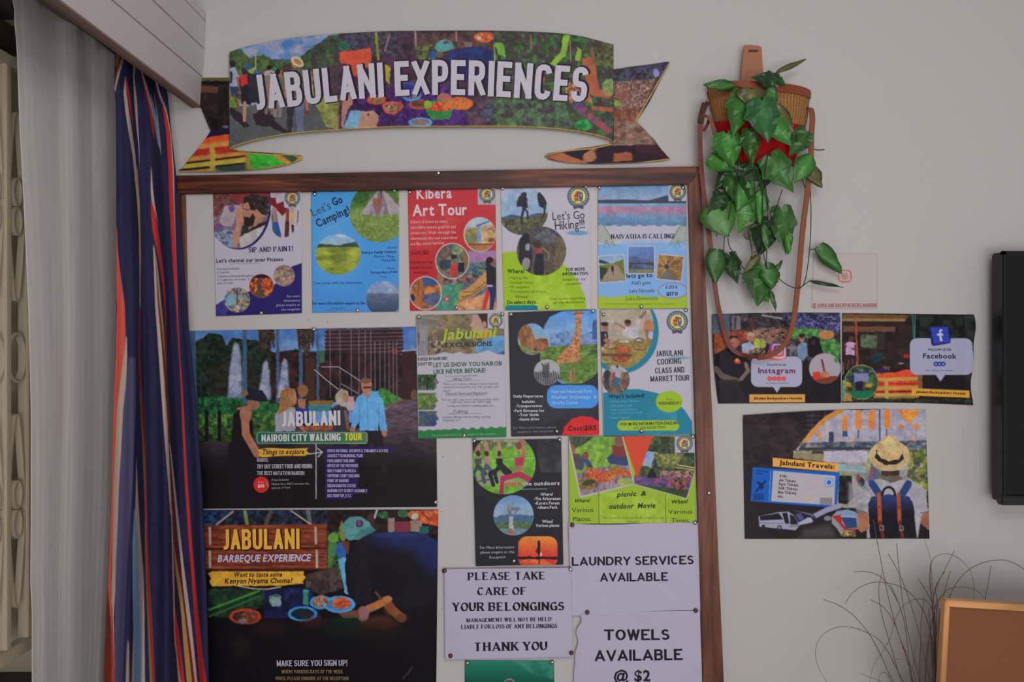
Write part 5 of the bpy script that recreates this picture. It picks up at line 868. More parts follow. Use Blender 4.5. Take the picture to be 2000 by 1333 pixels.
# --- notices
def wr(a, sd):
    return lambda u, v: a*(vn(u*3+9, v*3+4, .9, sd)+.5*vn(u*7, v*7, .9, sd+3))
def p_care(c):
    c.bg((158, 155, 174)); c.L([(50, 665), (80, 680), (60, 684)], 5, (150, 148, 160))
    for s, x0, x1, y, h, y1, w in (('PLEASE TAKE', 203, 738, 418, 54, 410, .25), ('CARE OF', 270, 612, 520, 54, 516, .25), ('YOUR BELONGINGS', 98, 866, 628, 58, 622, .25), ('MANAGEMENT WILL NOT BE HELD', 196, 780, 703, 26, 695, .25), ('LIABLE FOR LOSS OF ANY BELONGINGS', 160, 818, 750, 28, 742, .25), ('THANK YOU', 242, 750, 902, 58, 894, .26)): c.t(s, x0, y, x1, h, (26, 24, 34), 'f', y1, w=.26)
sheet('notice', 'white paper notice asking guests to take care of belongings', 'notice', [(867.8, 1112), (1115, 1109), (1118.6, 1284), (869, 1289)], LP+.0065, p_care, (855, 1015, 3.509), cell=2.2, mat='matte', relief=wr(.0022, 5))
def p_laun(c):
    c.bg((160, 156, 174)); c.E(920, 45, 16, 10, (150, 70, 84), .5, k=3)
    c.t('LAUNDRY SERVICES', 918, 318, 1755, 60, (30, 30, 38), 'g', 306, w=.19); c.t('AVAILABLE', 1112, 427, 1578, 60, (30, 30, 38), 'g', 420, w=.19)
def bow_l(u, v): return (-.0*u, (1-v)*(3*np.sin(u*PI)+1.5*np.sin(u*7))+v*(2.0*np.sin(u*PI*2)))
sheet('notice', 'white paper notice about laundry services', 'notice', [(1110, 1022), (1365, 1020), (1371, 1193), (1116, 1203)], LP+.0040, p_laun, (855, 1015, 3.509), cell=2.2, mat='matte', relief=wr(.0024, 15), bow=bow_l)
def p_tow(c):
    c.bg((160, 155, 172)); c.L([(1300, 640), (1520, 760), (1560, 830), (1800, 1060)], 8, (156, 140, 158), .5); c.L([(1330, 645), (1480, 700)], 5, (146, 134, 150), .5)
    c.t('TOWELS', 1138, 828, 1590, 74, (28, 28, 36), 'g', 824, w=.19); c.t('AVAILABLE', 1075, 970, 1678, 76, (28, 28, 36), 'g', 960, w=.19); c.t('@ $2', 1205, 1106, 1455, 72, (28, 28, 36), 'b', 1104)
def bow_t(u, v): return ((1-u)*8*np.clip(1-v/.5, 0, 1)*(1+.6*np.sin(v*30)), (1-v)*(-2*np.sin(u*PI)))
sheet('notice', 'white paper notice offering towels for two dollars, left edge torn', 'notice', [(1124, 1201), (1367, 1193), (1373, 1415), (1118, 1415)], LP+.0052, p_tow, (855, 1015, 3.509), cell=2.2, mat='matte', relief=wr(.003, 25), bow=bow_t)
def p_green(c):
    c.bg((20, 84, 70)); c.gr(965, (34, 118, 98), 1120, (14, 76, 62)); c.moP([(500, 960), (800, 960), (800, 1100), (650, 1060)], [(60, 130, 116), (30, 104, 88)], 18, .6)
    c.E(492, 1135, 42, 42, (130, 140, 136)); c.E(492, 1135, 35, 35, (70, 56, 48)); c.E(492, 1140, 20, 26, (120, 84, 70))
sheet('poster', 'dark green poster at the bottom of the board under the belongings notice', 'poster', [(907.7, 1291), (1082, 1291), (1084, 1421), (908, 1421)], LP, p_green, (855, 1015, 3.509), cell=2.5)
# --- posters on the wall, right of the board
LW = .002
def p_ins(c):
    c.ph = True
    c.bg((28, 22, 28)); up = [(60, 70), (1760, 70), (1760, 700), (60, 700)]
    c.moP(up, [(40, 34, 40), (60, 50, 56), (26, 22, 30), (80, 74, 80)], 7); c.moP([(70, 100), (300, 100), (300, 350), (70, 350)], [(76, 90, 108), (60, 74, 92)], 14); c.moP([(980, 90), (1740, 80), (1740, 330), (1100, 300)], [(40, 40, 90), (70, 70, 130), (26, 26, 44), (110, 110, 140)], 4); c.L([(730, 110), (980, 150)], 26, (120, 116, 116)); c.R(330, 120, 440, 300, (100, 96, 100)); c.R(355, 130, 385, 290, (60, 50, 54)); c.R(560, 150, 620, 330, (70, 44, 36))
    c.moP([(1100, 280), (1450, 280), (1740, 470), (1740, 690), (1450, 640), (1300, 400), (1100, 420)], [(60, 110, 56), (90, 140, 70), (40, 76, 44)], 5); c.moE(1560, 360, 100, 60, [(170, 110, 60), (160, 130, 90)], 6)
    c.G([(90, 350), (290, 330), (290, 560), (110, 600)], (110, 44, 32)); c.moP([(90, 350), (440, 300), (560, 320), (560, 420), (280, 560), (110, 600)], [(130, 64, 40), (100, 40, 30), (150, 84, 50)], 7)
    c.moP([(600, 280), (1060, 260), (1080, 480), (600, 480)], [(150, 110, 96), (60, 46, 48), (130, 80, 70), (100, 100, 90)], 3.2)
    for x, y in ((640, 310), (730, 360), (770, 330), (920, 290), (980, 350), (860, 400), (1000, 420)): c.E(x, y, 22, 28, (150, 104, 88)); c.E(x, y-18, 23, 14, (50, 36, 36))
    c.G([(620, 430), (660, 400), (720, 470), (690, 540), (620, 540)], (150, 160, 50)); c.G([(450, 490), (560, 450), (640, 520), (600, 620), (460, 600)], (140, 150, 170)); c.E(575, 390, 52, 64, (150, 96, 80)); c.E(575, 355, 50, 22, (160, 140, 120)); c.L([(520, 620), (600, 580), (660, 600)], 30, (150, 100, 80)); c.moP([(560, 560), (760, 540), (760, 640), (560, 640)], [(150, 110, 84), (60, 44, 44), (160, 150, 130)], 4); c.moE(730, 480, 40, 60, [(160, 160, 70), (120, 130, 60)], 5)
    c.G([(1180, 500), (1240, 450), (1300, 470), (1320, 640), (1250, 700), (1180, 640)], (96, 120, 150)); c.E(1240, 410, 42, 52, (130, 84, 66)); c.E(1240, 372, 44, 26, (36, 26, 28)); c.E(1240, 435, 16, 7, (180, 160, 150)); c.E(1110, 490, 46, 60, (70, 60, 64)); c.moE(1110, 560, 70, 80, [(50, 46, 50), (110, 104, 110)], 5)
    c.G([(1330, 640), (1320, 420), (1390, 370), (1470, 420), (1520, 620), (1480, 700)], (20, 16, 24)); c.E(1390, 460, 26, 34, (60, 40, 40))
    c.G([(110, 620), (250, 540), (420, 560), (560, 690), (580, 960), (300, 960), (100, 760)], (24, 20, 30)); c.E(350, 450, 66, 90, (150, 96, 82)); c.G([(280, 440), (300, 370), (400, 370), (420, 420), (360, 395), (310, 420)], (40, 26, 26)); c.E(340, 470, 14, 6, (60, 30, 30)); c.L([(400, 420), (380, 520)], 7, (110, 60, 56)); c.G([(360, 690), (400, 660), (450, 700), (440, 740), (370, 735)], (180, 60, 44)); c.E(395, 690, 16, 20, (190, 160, 60)); c.L([(120, 800), (200, 900), (400, 960)], 70, (84, 70, 64)); c.L([(510, 740), (540, 830), (450, 940)], 50, (110, 94, 84)); c.G([(90, 950), (400, 950), (540, 1250), (130, 1250)], (44, 38, 42)); c.E(270, 1150, 140, 150, (34, 28, 32)); c.put(np.zeros(len(c.X)), (0, 0, 0))
    c.cP([(60, 980), (1760, 980), (1760, 1260), (60, 1260)], 20); c.put(np.full(len(c.X), .45), (24, 18, 24)); c.pop()
    c.ph = False; c.RR(578, 645, 1243, 1042, 90, (150, 150, 172)); c.G([(860, 1035), (965, 1035), (915, 1118)], (150, 150, 172))
    c.E(1538, 800, 205, 198, (148, 140, 150)); c.cE(1538, 800, 203, 196); c.G([(1330, 900), (1740, 900), (1740, 1010), (1330, 1010)], (110, 50, 40)); c.G([(1380, 850), (1470, 840), (1490, 900), (1530, 930), (1500, 990), (1420, 960), (1390, 910)], (184, 50, 40)); c.L([(1500, 690), (1535, 850)], 26, (110, 40, 60)); c.E(1540, 880, 60, 40, (150, 110, 60)); c.E(1575, 890, 30, 26, (160, 120, 100)); c.moE(1690, 690, 30, 40, [(60, 110, 90), (100, 130, 120)], 4); c.E(1540, 960, 120, 30, (110, 50, 40)); c.pop()
    q = [(840, 460), (1015, 490), (1035, 670), (930, 700), (810, 680), (780, 620)]; c.cP(q, 2); c.gr(460, (110, 60, 160), 690, (210, 90, 60)); c.pop(); c.moP([(780, 600), (850, 540), (820, 680)], [(200, 60, 110)], 5, .8)
    ic = c.rr(860, 490, 1020, 660, 40); c.L(ic+[ic[0]], 24, (186, 166, 186)); c.E(938, 575, 50, 50, (186, 166, 186)); c.E(938, 575, 30, 30, (180, 60, 110)); c.E(985, 520, 11, 11, (190, 170, 190))
    for i in range(4): c.E(822+i*61, 934, 30, 30, (190, 56, 60)); c.E(822+i*61, 934, 12, 10, (210, 110, 110))
    c.G([(556, 1138), (1280, 1136), (1280, 1242), (556, 1242)], (190, 140, 70))
    c.t('FOLLOW US ON', 788, 766, 1032, 24, (50, 48, 66), 'b'); c.t('Instagram', 672, 862, 1152, 68, (100, 44, 78), 'b'); c.t('Like | Share | Comment', 765, 1000, 1065, 20, (90, 88, 108)); c.t('Jabulani Backpackers Hostels', 610, 1204, 1240, 34, (40, 26, 22), 'b')
def bow_i(u, v): return ((1-u)*6*np.sin(v*PI)*-.6, -1.5*np.sin(u*PI)*(1-v))
sheet('poster', 'dark poster with a camera icon, speech bubble and cheering crowd', 'poster', [(1389.8, 614.3), (1641, 611.3), (1642.6, 787.6), (1402.5, 788.8)], LW, p_ins, (1380, 600, 6.664), bow=bow_i, relief=lambda u, v: .006*np.clip(.06-u, 0, 1)/.06)
def p_fb(c):
    c.ph = True
    c.bg((26, 22, 26)); c.moP([(60, 80), (980, 90), (980, 800), (60, 820)], [(40, 28, 28), (30, 22, 24), (50, 34, 32)], 14); c.moP([(1000, 110), (1780, 110), (1780, 400), (1000, 400)], [(22, 26, 26), (34, 44, 36), (18, 18, 22)], 14)
    c.G([(70, 85), (940, 110), (860, 190), (70, 190)], (96, 70, 48)); c.L([(75, 165), (870, 170)], 34, (130, 106, 66)); c.G([(80, 250), (755, 262), (750, 325), (80, 325)], (96, 64, 48)); c.L([(980, 110), (1000, 400)], 26, (34, 84, 74)); c.L([(1015, 110), (1010, 400)], 10, (60, 116, 110)); c.L([(930, 160), (940, 700)], 10, (40, 30, 30))
    c.R(300, 340, 620, 530, (44, 40, 38)); c.moP([(310, 365), (510, 365), (510, 530), (310, 530)], [(70, 90, 64), (50, 66, 50), (90, 100, 80)], 5); c.L([(300, 540), (620, 540)], 6, (90, 74, 64)); c.L([(515, 340), (515, 540)], 6, (90, 74, 64))
    c.G([(230, 120), (255, 120), (275, 780), (250, 780)], (140, 70, 50)); c.G([(95, 480), (160, 450), (240, 470), (225, 630), (110, 620)], (170, 140, 170)); c.E(185, 420, 34, 38, (80, 46, 40)); c.L([(110, 500), (100, 560)], 26, (90, 54, 44)); c.L([(230, 500), (235, 560), (195, 540)], 22, (90, 54, 44)); c.G([(110, 620), (225, 630), (205, 750), (120, 800)], (40, 30, 44)); c.L([(150, 700), (130, 800)], 26, (90, 54, 44)); c.L([(190, 680), (200, 740)], 24, (90, 54, 44)); c.L([(60, 740), (65, 860)], 50, (90, 80, 80))
    c.moP([(430, 640), (600, 580), (620, 680), (450, 740)], [(30, 56, 60), (26, 36, 40)], 9); c.E(900, 640, 36, 28, (140, 40, 40)); c.moP([(590, 780), (690, 770), (680, 820), (610, 820)], [(120, 100, 90), (80, 64, 60)], 5); c.G([(500, 830), (600, 790), (660, 850), (520, 860)], (40, 30, 84)); c.E(830, 735, 40, 12, (120, 110, 120))
    sf = [(510, 870), (760, 850), (850, 820), (960, 815), (1050, 880), (1060, 1130), (480, 1160)]; c.G(sf, (190, 64, 40)); c.moP(sf, [(196, 66, 40), (176, 50, 36), (200, 100, 60)], 9, .7)
    for y in (945, 1060, 1140): c.L([(520, y), (1060, y-12 if y < 1100 else y+5)], 46 if y < 1100 else 36, (176, 134, 64))
    c.L([(520, 1000), (1050, 1000)], 26, (160, 40, 40)); c.L([(500, 1110), (1060, 1095)], 16, (60, 20, 24)); c.L([(480, 1170), (1050, 1170)], 26, (130, 120, 60)); c.L([(640, 960), (645, 1220)], 46, (160, 140, 70)); c.L([(200, 1200), (1000, 1190)], 10, (130, 110, 60)); c.moP([(100, 1200), (1700, 1190), (1740, 1240), (100, 1240)], [(34, 40, 30), (60, 60, 44), (26, 22, 24)], 6); c.G([(1050, 860), (1110, 860), (1110, 1080), (1050, 1080)], (110, 80, 50)); c.G([(60, 1060), (190, 1160), (190, 1230), (60, 1230)], (150, 110, 60)); c.moP([(60, 960), (110, 960), (110, 1200), (60, 1200)], [(60, 120, 110), (130, 140, 80)], 6)
    c.E(318, 978, 222, 226, (150, 150, 90)); c.cE(318, 978, 214, 218); c.mo([(44, 66, 44), (34, 44, 50), (70, 96, 60)], 7); c.G([(220, 830), (410, 830), (410, 980), (220, 980)], (110, 116, 150)); c.moP([(150, 780), (500, 780), (480, 860), (170, 860)], [(30, 50, 40), (110, 130, 150), (50, 70, 60)], 5); c.R(150, 890, 215, 1000, (36, 50, 70)); c.G([(100, 1090), (540, 1090), (540, 1210), (100, 1210)], (20, 100, 66)); c.RR(235, 970, 335, 1090, 8, (40, 22, 44)); c.RR(105, 980, 185, 1040, 12, (150, 130, 40)); c.RR(370, 995, 450, 1050, 12, (150, 130, 40)); c.R(120, 1040, 190, 1095, (70, 40, 34)); c.R(355, 1045, 450, 1075, (80, 40, 36)); c.pop()
    c.ph = False; c.RR(945, 407, 1755, 885, 90, (146, 148, 172)); c.G([(1280, 880), (1405, 885), (1345, 972)], (146, 148, 172))
    c.G([(1205, 260), (1225, 250), (1440, 250), (1475, 420), (1470, 470), (1250, 508), (1225, 480)], (22, 26, 84)); c.G([(1215, 265), (1440, 262), (1465, 455), (1255, 485)], (44, 62, 160))
    c.G([(1330, 345), (1325, 310), (1345, 288), (1368, 290), (1368, 312), (1350, 318), (1352, 345), (1378, 345), (1376, 372), (1355, 374), (1370, 442), (1338, 448), (1328, 378), (1302, 372), (1298, 350)], (176, 176, 190))
    for i in range(3): c.E(1285+i*47, 742, 32, 30, (34, 52, 140)); c.E(1285+i*47, 742, 12, 10, (150, 156, 190))
    c.G([(970, 1058), (1715, 1088), (1712, 1182), (970, 1155)], (196, 144, 54))
    c.t('FOLLOW US ON', 1185, 570, 1480, 30, (50, 50, 72), 'b'); c.t('Facebook', 1115, 668, 1552, 64, (44, 42, 70), 'b', 672); c.t('Like | Share | Comment', 1145, 835, 1515, 20, (90, 90, 112)); c.t('Jabulani Backpackers Hostels', 1025, 1118, 1668, 32, (40, 26, 22), 'b', 1142)
def bow_f(u, v): return (u*(2.4*np.sin(v*PI*2.0)), -2.0*np.sin(u*PI)*v+(u**3)*0)
sheet('poster', 'dark poster with a blue letter icon and speech bubble, right edge curling', 'poster', [(1644.8, 612), (1899, 615), (1896.9, 791.5), (1644, 786.8)], LW, p_fb, (1635, 600, 6.664), bow=bow_f, relief=lambda u, v: .012*np.clip((u-.93)/.07, 0, 1)**1.5*(.6+.4*np.sin(v*14)))
def p_trav(c):
    c.ph = True
    c.bg((34, 28, 32)); c.moP([(50, 60), (1000, 60), (700, 400), (400, 560), (60, 700)], [(44, 34, 38), (30, 26, 30), (54, 40, 42)], 18)
    lt = [(940, 60), (1830, 40), (1840, 440), (560, 440), (700, 300), (780, 180)]; c.G(lt, (148, 144, 164)); c.moP(lt, [(160, 156, 176), (140, 140, 160), (166, 150, 150)], 9)
    for x in range(720, 1830, 60): c.L([(x, 60), (x, 400)], 4, (110, 118, 150), .6)
    for y in range(110, 400, 46): c.L([(650, y), (1830, y)], 4, (130, 134, 160), .6)
    c.L([(1000, 60), (860, 130), (720, 270), (620, 400)], 46, (190, 130, 60)); c.L([(1372, 50), (1375, 380)], 14, (50, 76, 110))
    for x, y0, y1, w in ((1035, 110, 250, 50), (1168, 60, 240, 56), (1298, 60, 240, 56), (1448, 55, 230, 56)): c.R(x-w/2, y0, x+w/2, y1, (206, 120, 50))
    c.moP([(1555, 55), (1750, 55), (1720, 130), (1660, 190), (1600, 130)], [(206, 124, 50), (214, 150, 70), (190, 104, 44)], 5); c.E(1580, 215, 26, 26, (200, 124, 60)); c.E(1720, 215, 36, 20, (206, 130, 60)); c.L([(1722, 220), (1724, 340)], 6, (130, 110, 110)); c.R(880, 265, 930, 370, (50, 60, 80)); c.R(1012, 255, 1060, 310, (50, 76, 110)); c.L([(1165, 250), (1165, 320)], 12, (60, 76, 100)); c.L([(1440, 240), (1440, 300)], 12, (60, 80, 110)); c.E(790, 300, 22, 34, (200, 130, 70)); c.E(1700, 330, 22, 22, (200, 150, 130))
    c.moP([(600, 370), (1830, 350), (1830, 440), (600, 440)], [(60, 76, 100), (96, 106, 120), (50, 50, 60), (150, 140, 140)], 7, st=(1.4, .8)); c.L([(600, 430), (1280, 425)], 24, (50, 56, 66))
    c.moP([(540, 450), (1830, 440), (1830, 1000), (960, 1000), (940, 560), (540, 520)], [(150, 144, 150), (110, 120, 120), (160, 160, 150), (130, 130, 90)], 16); c.RR(830, 450, 1255, 560, 20, (166, 160, 176)); c.G([(560, 455), (840, 470), (830, 550), (550, 520)], (130, 124, 92)); c.R(720, 450, 830, 480, (70, 56, 44)); c.moP([(1640, 440), (1840, 440), (1840, 840), (1640, 700)], [(150, 140, 50), (60, 84, 50), (170, 160, 120), (60, 60, 60), (100, 130, 60)], 10); c.moP([(1290, 560), (1400, 700), (1260, 760)], [(60, 100, 60), (150, 80, 100), (70, 80, 140)], 7)
    c.moP([(970, 570), (1240, 600), (1240, 660), (970, 640)], [(120, 160, 170), (150, 150, 160)], 9); c.moP([(980, 690), (1100, 690), (1120, 900), (1060, 960), (970, 960)], [(26, 24, 30), (44, 44, 50)], 9); c.E(1190, 750, 34, 50, (40, 40, 54)); c.E(1165, 720, 16, 50, (110, 60, 50)); c.R(1070, 760, 1200, 1000, (150, 148, 160), .7, 6)
    # man with hat and rucksack
    c.G([(1140, 1030), (1170, 900), (1270, 760), (1400, 710), (1560, 710), (1700, 760), (1800, 830), (1850, 1040), (1790, 1060), (1740, 1290), (1250, 1290), (1250, 1060)], (152, 150, 156)); c.moP([(1140, 1030), (1170, 900), (1270, 760), (1320, 800), (1260, 1060)], [(156, 154, 160), (130, 128, 136)], 9, .7); c.L([(1140, 1020), (1250, 1045)], 8, (60, 50, 54)); c.L([(1770, 1050), (1850, 1035)], 8, (60, 50, 54))
    c.G([(1140, 1040), (1260, 1055), (1270, 1200), (1200, 1240), (1150, 1200)], (150, 100, 74)); c.G([(1780, 1060), (1855, 1040), (1855, 1220), (1770, 1150)], (140, 90, 66)); c.R(1390, 640, 1565, 720, (60, 44, 42)); c.G([(1395, 690), (1570, 690), (1600, 730), (1480, 760), (1380, 720)], (90, 86, 76))
    c.E(1470, 500, 200, 148, (180, 160, 118)); c.E(1470, 570, 150, 60, (160, 138, 98), .5, k=6); c.G([(1325, 520), (1340, 440), (1600, 450), (1605, 530), (1540, 585), (1420, 585)], (40, 34, 36)); c.G([(1345, 470), (1370, 370), (1420, 310), (1480, 302), (1560, 350), (1600, 470), (1560, 530), (1460, 550), (1390, 520)], (180, 150, 104)); c.moP([(1345, 470), (1370, 370), (1420, 310), (1480, 302), (1560, 350), (1600, 470), (1460, 550)], [(190, 168, 124), (164, 134, 90)], 8, .6); c.G([(1410, 400), (1450, 320), (1500, 320), (1540, 400), (1500, 460), (1440, 460)], (186, 174, 130), .7, 4)
    c.L([(1300, 770), (1370, 870)], 70, (40, 64, 116)); c.L([(1650, 770), (1590, 870)], 70, (40, 62, 112)); bp = [(1260, 960), (1300, 890), (1460, 870), (1650, 890), (1700, 960), (1730, 1290), (1280, 1290)]; c.cP(bp); c.gr(880, (42, 60, 112), 1060, (26, 24, 34)); c.pop(); ar = [(1460+62*math.cos(a), 880+80*math.sin(a)) for a in np.linspace(PI, 2*PI, 9)]; c.L(ar, 22, (26, 24, 34))
    for x in (1370, 1560): c.L([(x-4, 870), (x+6, 1140)], 38, (150, 74, 50)); c.L([(x+8, 1140), (x+36, 1290)], 32, (96, 40, 34)); c.R(x, 1170, x+44, 1220, (120, 104, 96)); c.R(x+10, 1182, x+34, 1208, (60, 30, 30)); c.L([(x-20, 995), (x+24, 995)], 10, (110, 50, 36))
    # ticket, bus, plane, train
    c.ph = False; q = [(148, 607), (985, 655), (955, 1000), (128, 935)]; c.G(q, (20, 84, 170)); c.G([(345, 640), (945, 690), (935, 975), (325, 935)], (164, 158, 166)); c.G([(340, 516), (975, 570), (970, 655), (340, 600)], (206, 150, 72)); c.L([(322, 640), (305, 930)], 5, (130, 160, 190)); c.E(882, 754, 44, 46, (70, 140, 200)); c.E(882, 754, 36, 37, (170, 170, 190)); c.E(882, 754, 22, 23, (30, 90, 190))
    c.L([(180, 840), (270, 740)], 18, (16, 32, 80)); c.G([(180, 750), (200, 745), (245, 765), (255, 800), (230, 830), (215, 790)], (16, 32, 80)); c.L([(180, 640), (290, 652)], 10, (14, 50, 110)); c.L([(180, 665), (240, 672)], 10, (14, 50, 110))
    for i in range(9): c.L([(160+i*11, 862), (158+i*11, 920)], 6, (14, 34, 84)); 
    for i in range(11): c.L([(800+i*11, 905), (797+i*11, 965)], 5, (70, 64, 74))
    c.L([(560, 895), (650, 830), (780, 785), (940, 795)], 5, (150, 140, 144)); c.L([(650, 900), (750, 905)], 8, (190, 160, 90)); c.L([(650, 928), (720, 932)], 8, (190, 160, 90)); c.L([(800, 870), (890, 880)], 3, (120, 116, 124))
    c.G([(205, 1080), (400, 1040), (490, 1035), (560, 1080), (600, 1170), (560, 1215), (210, 1180)], (140, 142, 164)); c.G([(215, 1080), (400, 1050), (440, 1110), (220, 1120)], (26, 24, 36)); c.G([(430, 1050), (480, 1045), (500, 1150), (460, 1150)], (30, 28, 40)); c.G([(505, 1060), (550, 1080), (590, 1160), (510, 1160)], (34, 32, 44)); c.E(405, 1190, 22, 24, (40, 38, 46)); c.E(250, 1180, 18, 20, (40, 38, 46)); c.E(405, 1190, 10, 11, (150, 150, 160)); c.L([(210, 1145), (440, 1150)], 6, (90, 96, 130)); c.L([(500, 1180), (590, 1175)], 8, (90, 90, 104))
    c.L([(560, 1100), (760, 1060), (980, 985)], 60, (34, 32, 40), .4); c.L([(740, 1080), (860, 1020), (985, 980)], 50, (134, 138, 162)); c.G([(575, 1150), (680, 1090), (740, 1100), (720, 1140), (600, 1165)], (150, 154, 176)); c.G([(530, 1020), (740, 1060), (740, 1085)], (84, 88, 120)); c.G([(560, 1060), (610, 1050), (640, 1100), (600, 1130)], (70, 74, 130)); c.E(735, 1100, 20, 22, (44, 44, 60)); c.E(870, 1100, 36, 24, (110, 116, 140))
    tr = [(910, 1080), (960, 1030), (1060, 1015), (1140, 1040), (1170, 1120), (1160, 1200), (1080, 1260), (1000, 1270), (960, 1200), (910, 1150)]; c.G(tr, (130, 134, 140)); c.G([(950, 1040), (1060, 1018), (1140, 1040), (1160, 1090), (1000, 1070)], (110, 140, 170)); c.G([(1000, 1090), (1145, 1095), (1155, 1190), (1050, 1200)], (40, 64, 110)); c.G([(910, 1080), (1000, 1065), (1010, 1150), (1060, 1200), (1150, 1200), (1140, 1220), (1030, 1215), (970, 1140)], (160, 44, 40)); c.L([(1000, 1080), (1140, 1090)], 9, (150, 160, 180)); c.moP([(985, 1230), (1140, 1225), (1140, 1275), (1000, 1280)], [(190, 160, 80), (60, 50, 50)], 4)
    c.G([(640, 1200), (900, 1150), (960, 1290), (600, 1290)], (96, 88, 88), .5, 12)
    c.t('Jabulani Travels:', 402, 582, 935, 44, (34, 28, 30), 'b', 624); c.t('FOR:', 408, 702, 480, 22, (36, 34, 40), 'b', 708)
    for i, (s, x1) in enumerate((('Air Tickets', 560), ('Park Tickets', 585), ('SGR Tickets', 578), ('Bus Tickets', 566), ('etc.', 442))): c.t(s, 402-i*3, 744+i*38.5, x1, 26, (40, 38, 44), 'b', 754+i*38.5+(0 if i < 4 else -6))
def bow_v(u, v): return (1.2*(1-u)*np.sin(v*PI)*0, -4.5*(1-v)*np.sin(u*PI))
sheet('poster', 'travel ticket poster showing a man in straw hat with blue rucksack', 'poster', [(1450.5, 811.3), (1807.7, 800), (1815.8, 1053), (1454.6, 1053)], LW, p_trav, (1440, 790, 4.936), bow=bow_v, relief=lambda u, v: .007*np.clip(.12-v, 0, 1)/.12*np.clip(1-u*1.2, 0, 1)+.001*np.sin(u*5))
def p_qr(c):
    c.bg((164, 157, 155)); c.L([(1145, 1108), (1690, 1112)], 4, (150, 110, 110), .6)
    ic = c.rr(1368, 855, 1470, 950, 26); c.L(ic+[ic[0]], 10, (170, 80, 70)); c.E(1419, 903, 28, 28, (170, 84, 74)); c.E(1419, 903, 18, 18, (164, 156, 155)); c.E(1419, 903, 10, 10, (170, 84, 74))
    c.t('@JABULANI.BACKPACKERS.NAIROBI', 1148, 1164, 1688, 34, (150, 84, 88), 'c', w=.16)
sheet('notice', 'small pale paper with camera icon and red caption beside the hanging vine', 'notice', [(1589, 495), (1713, 496), (1714, 604), (1585, 602)], LW-.0008, p_qr, (1320, 330, 4.3), cell=2, mat='matte')
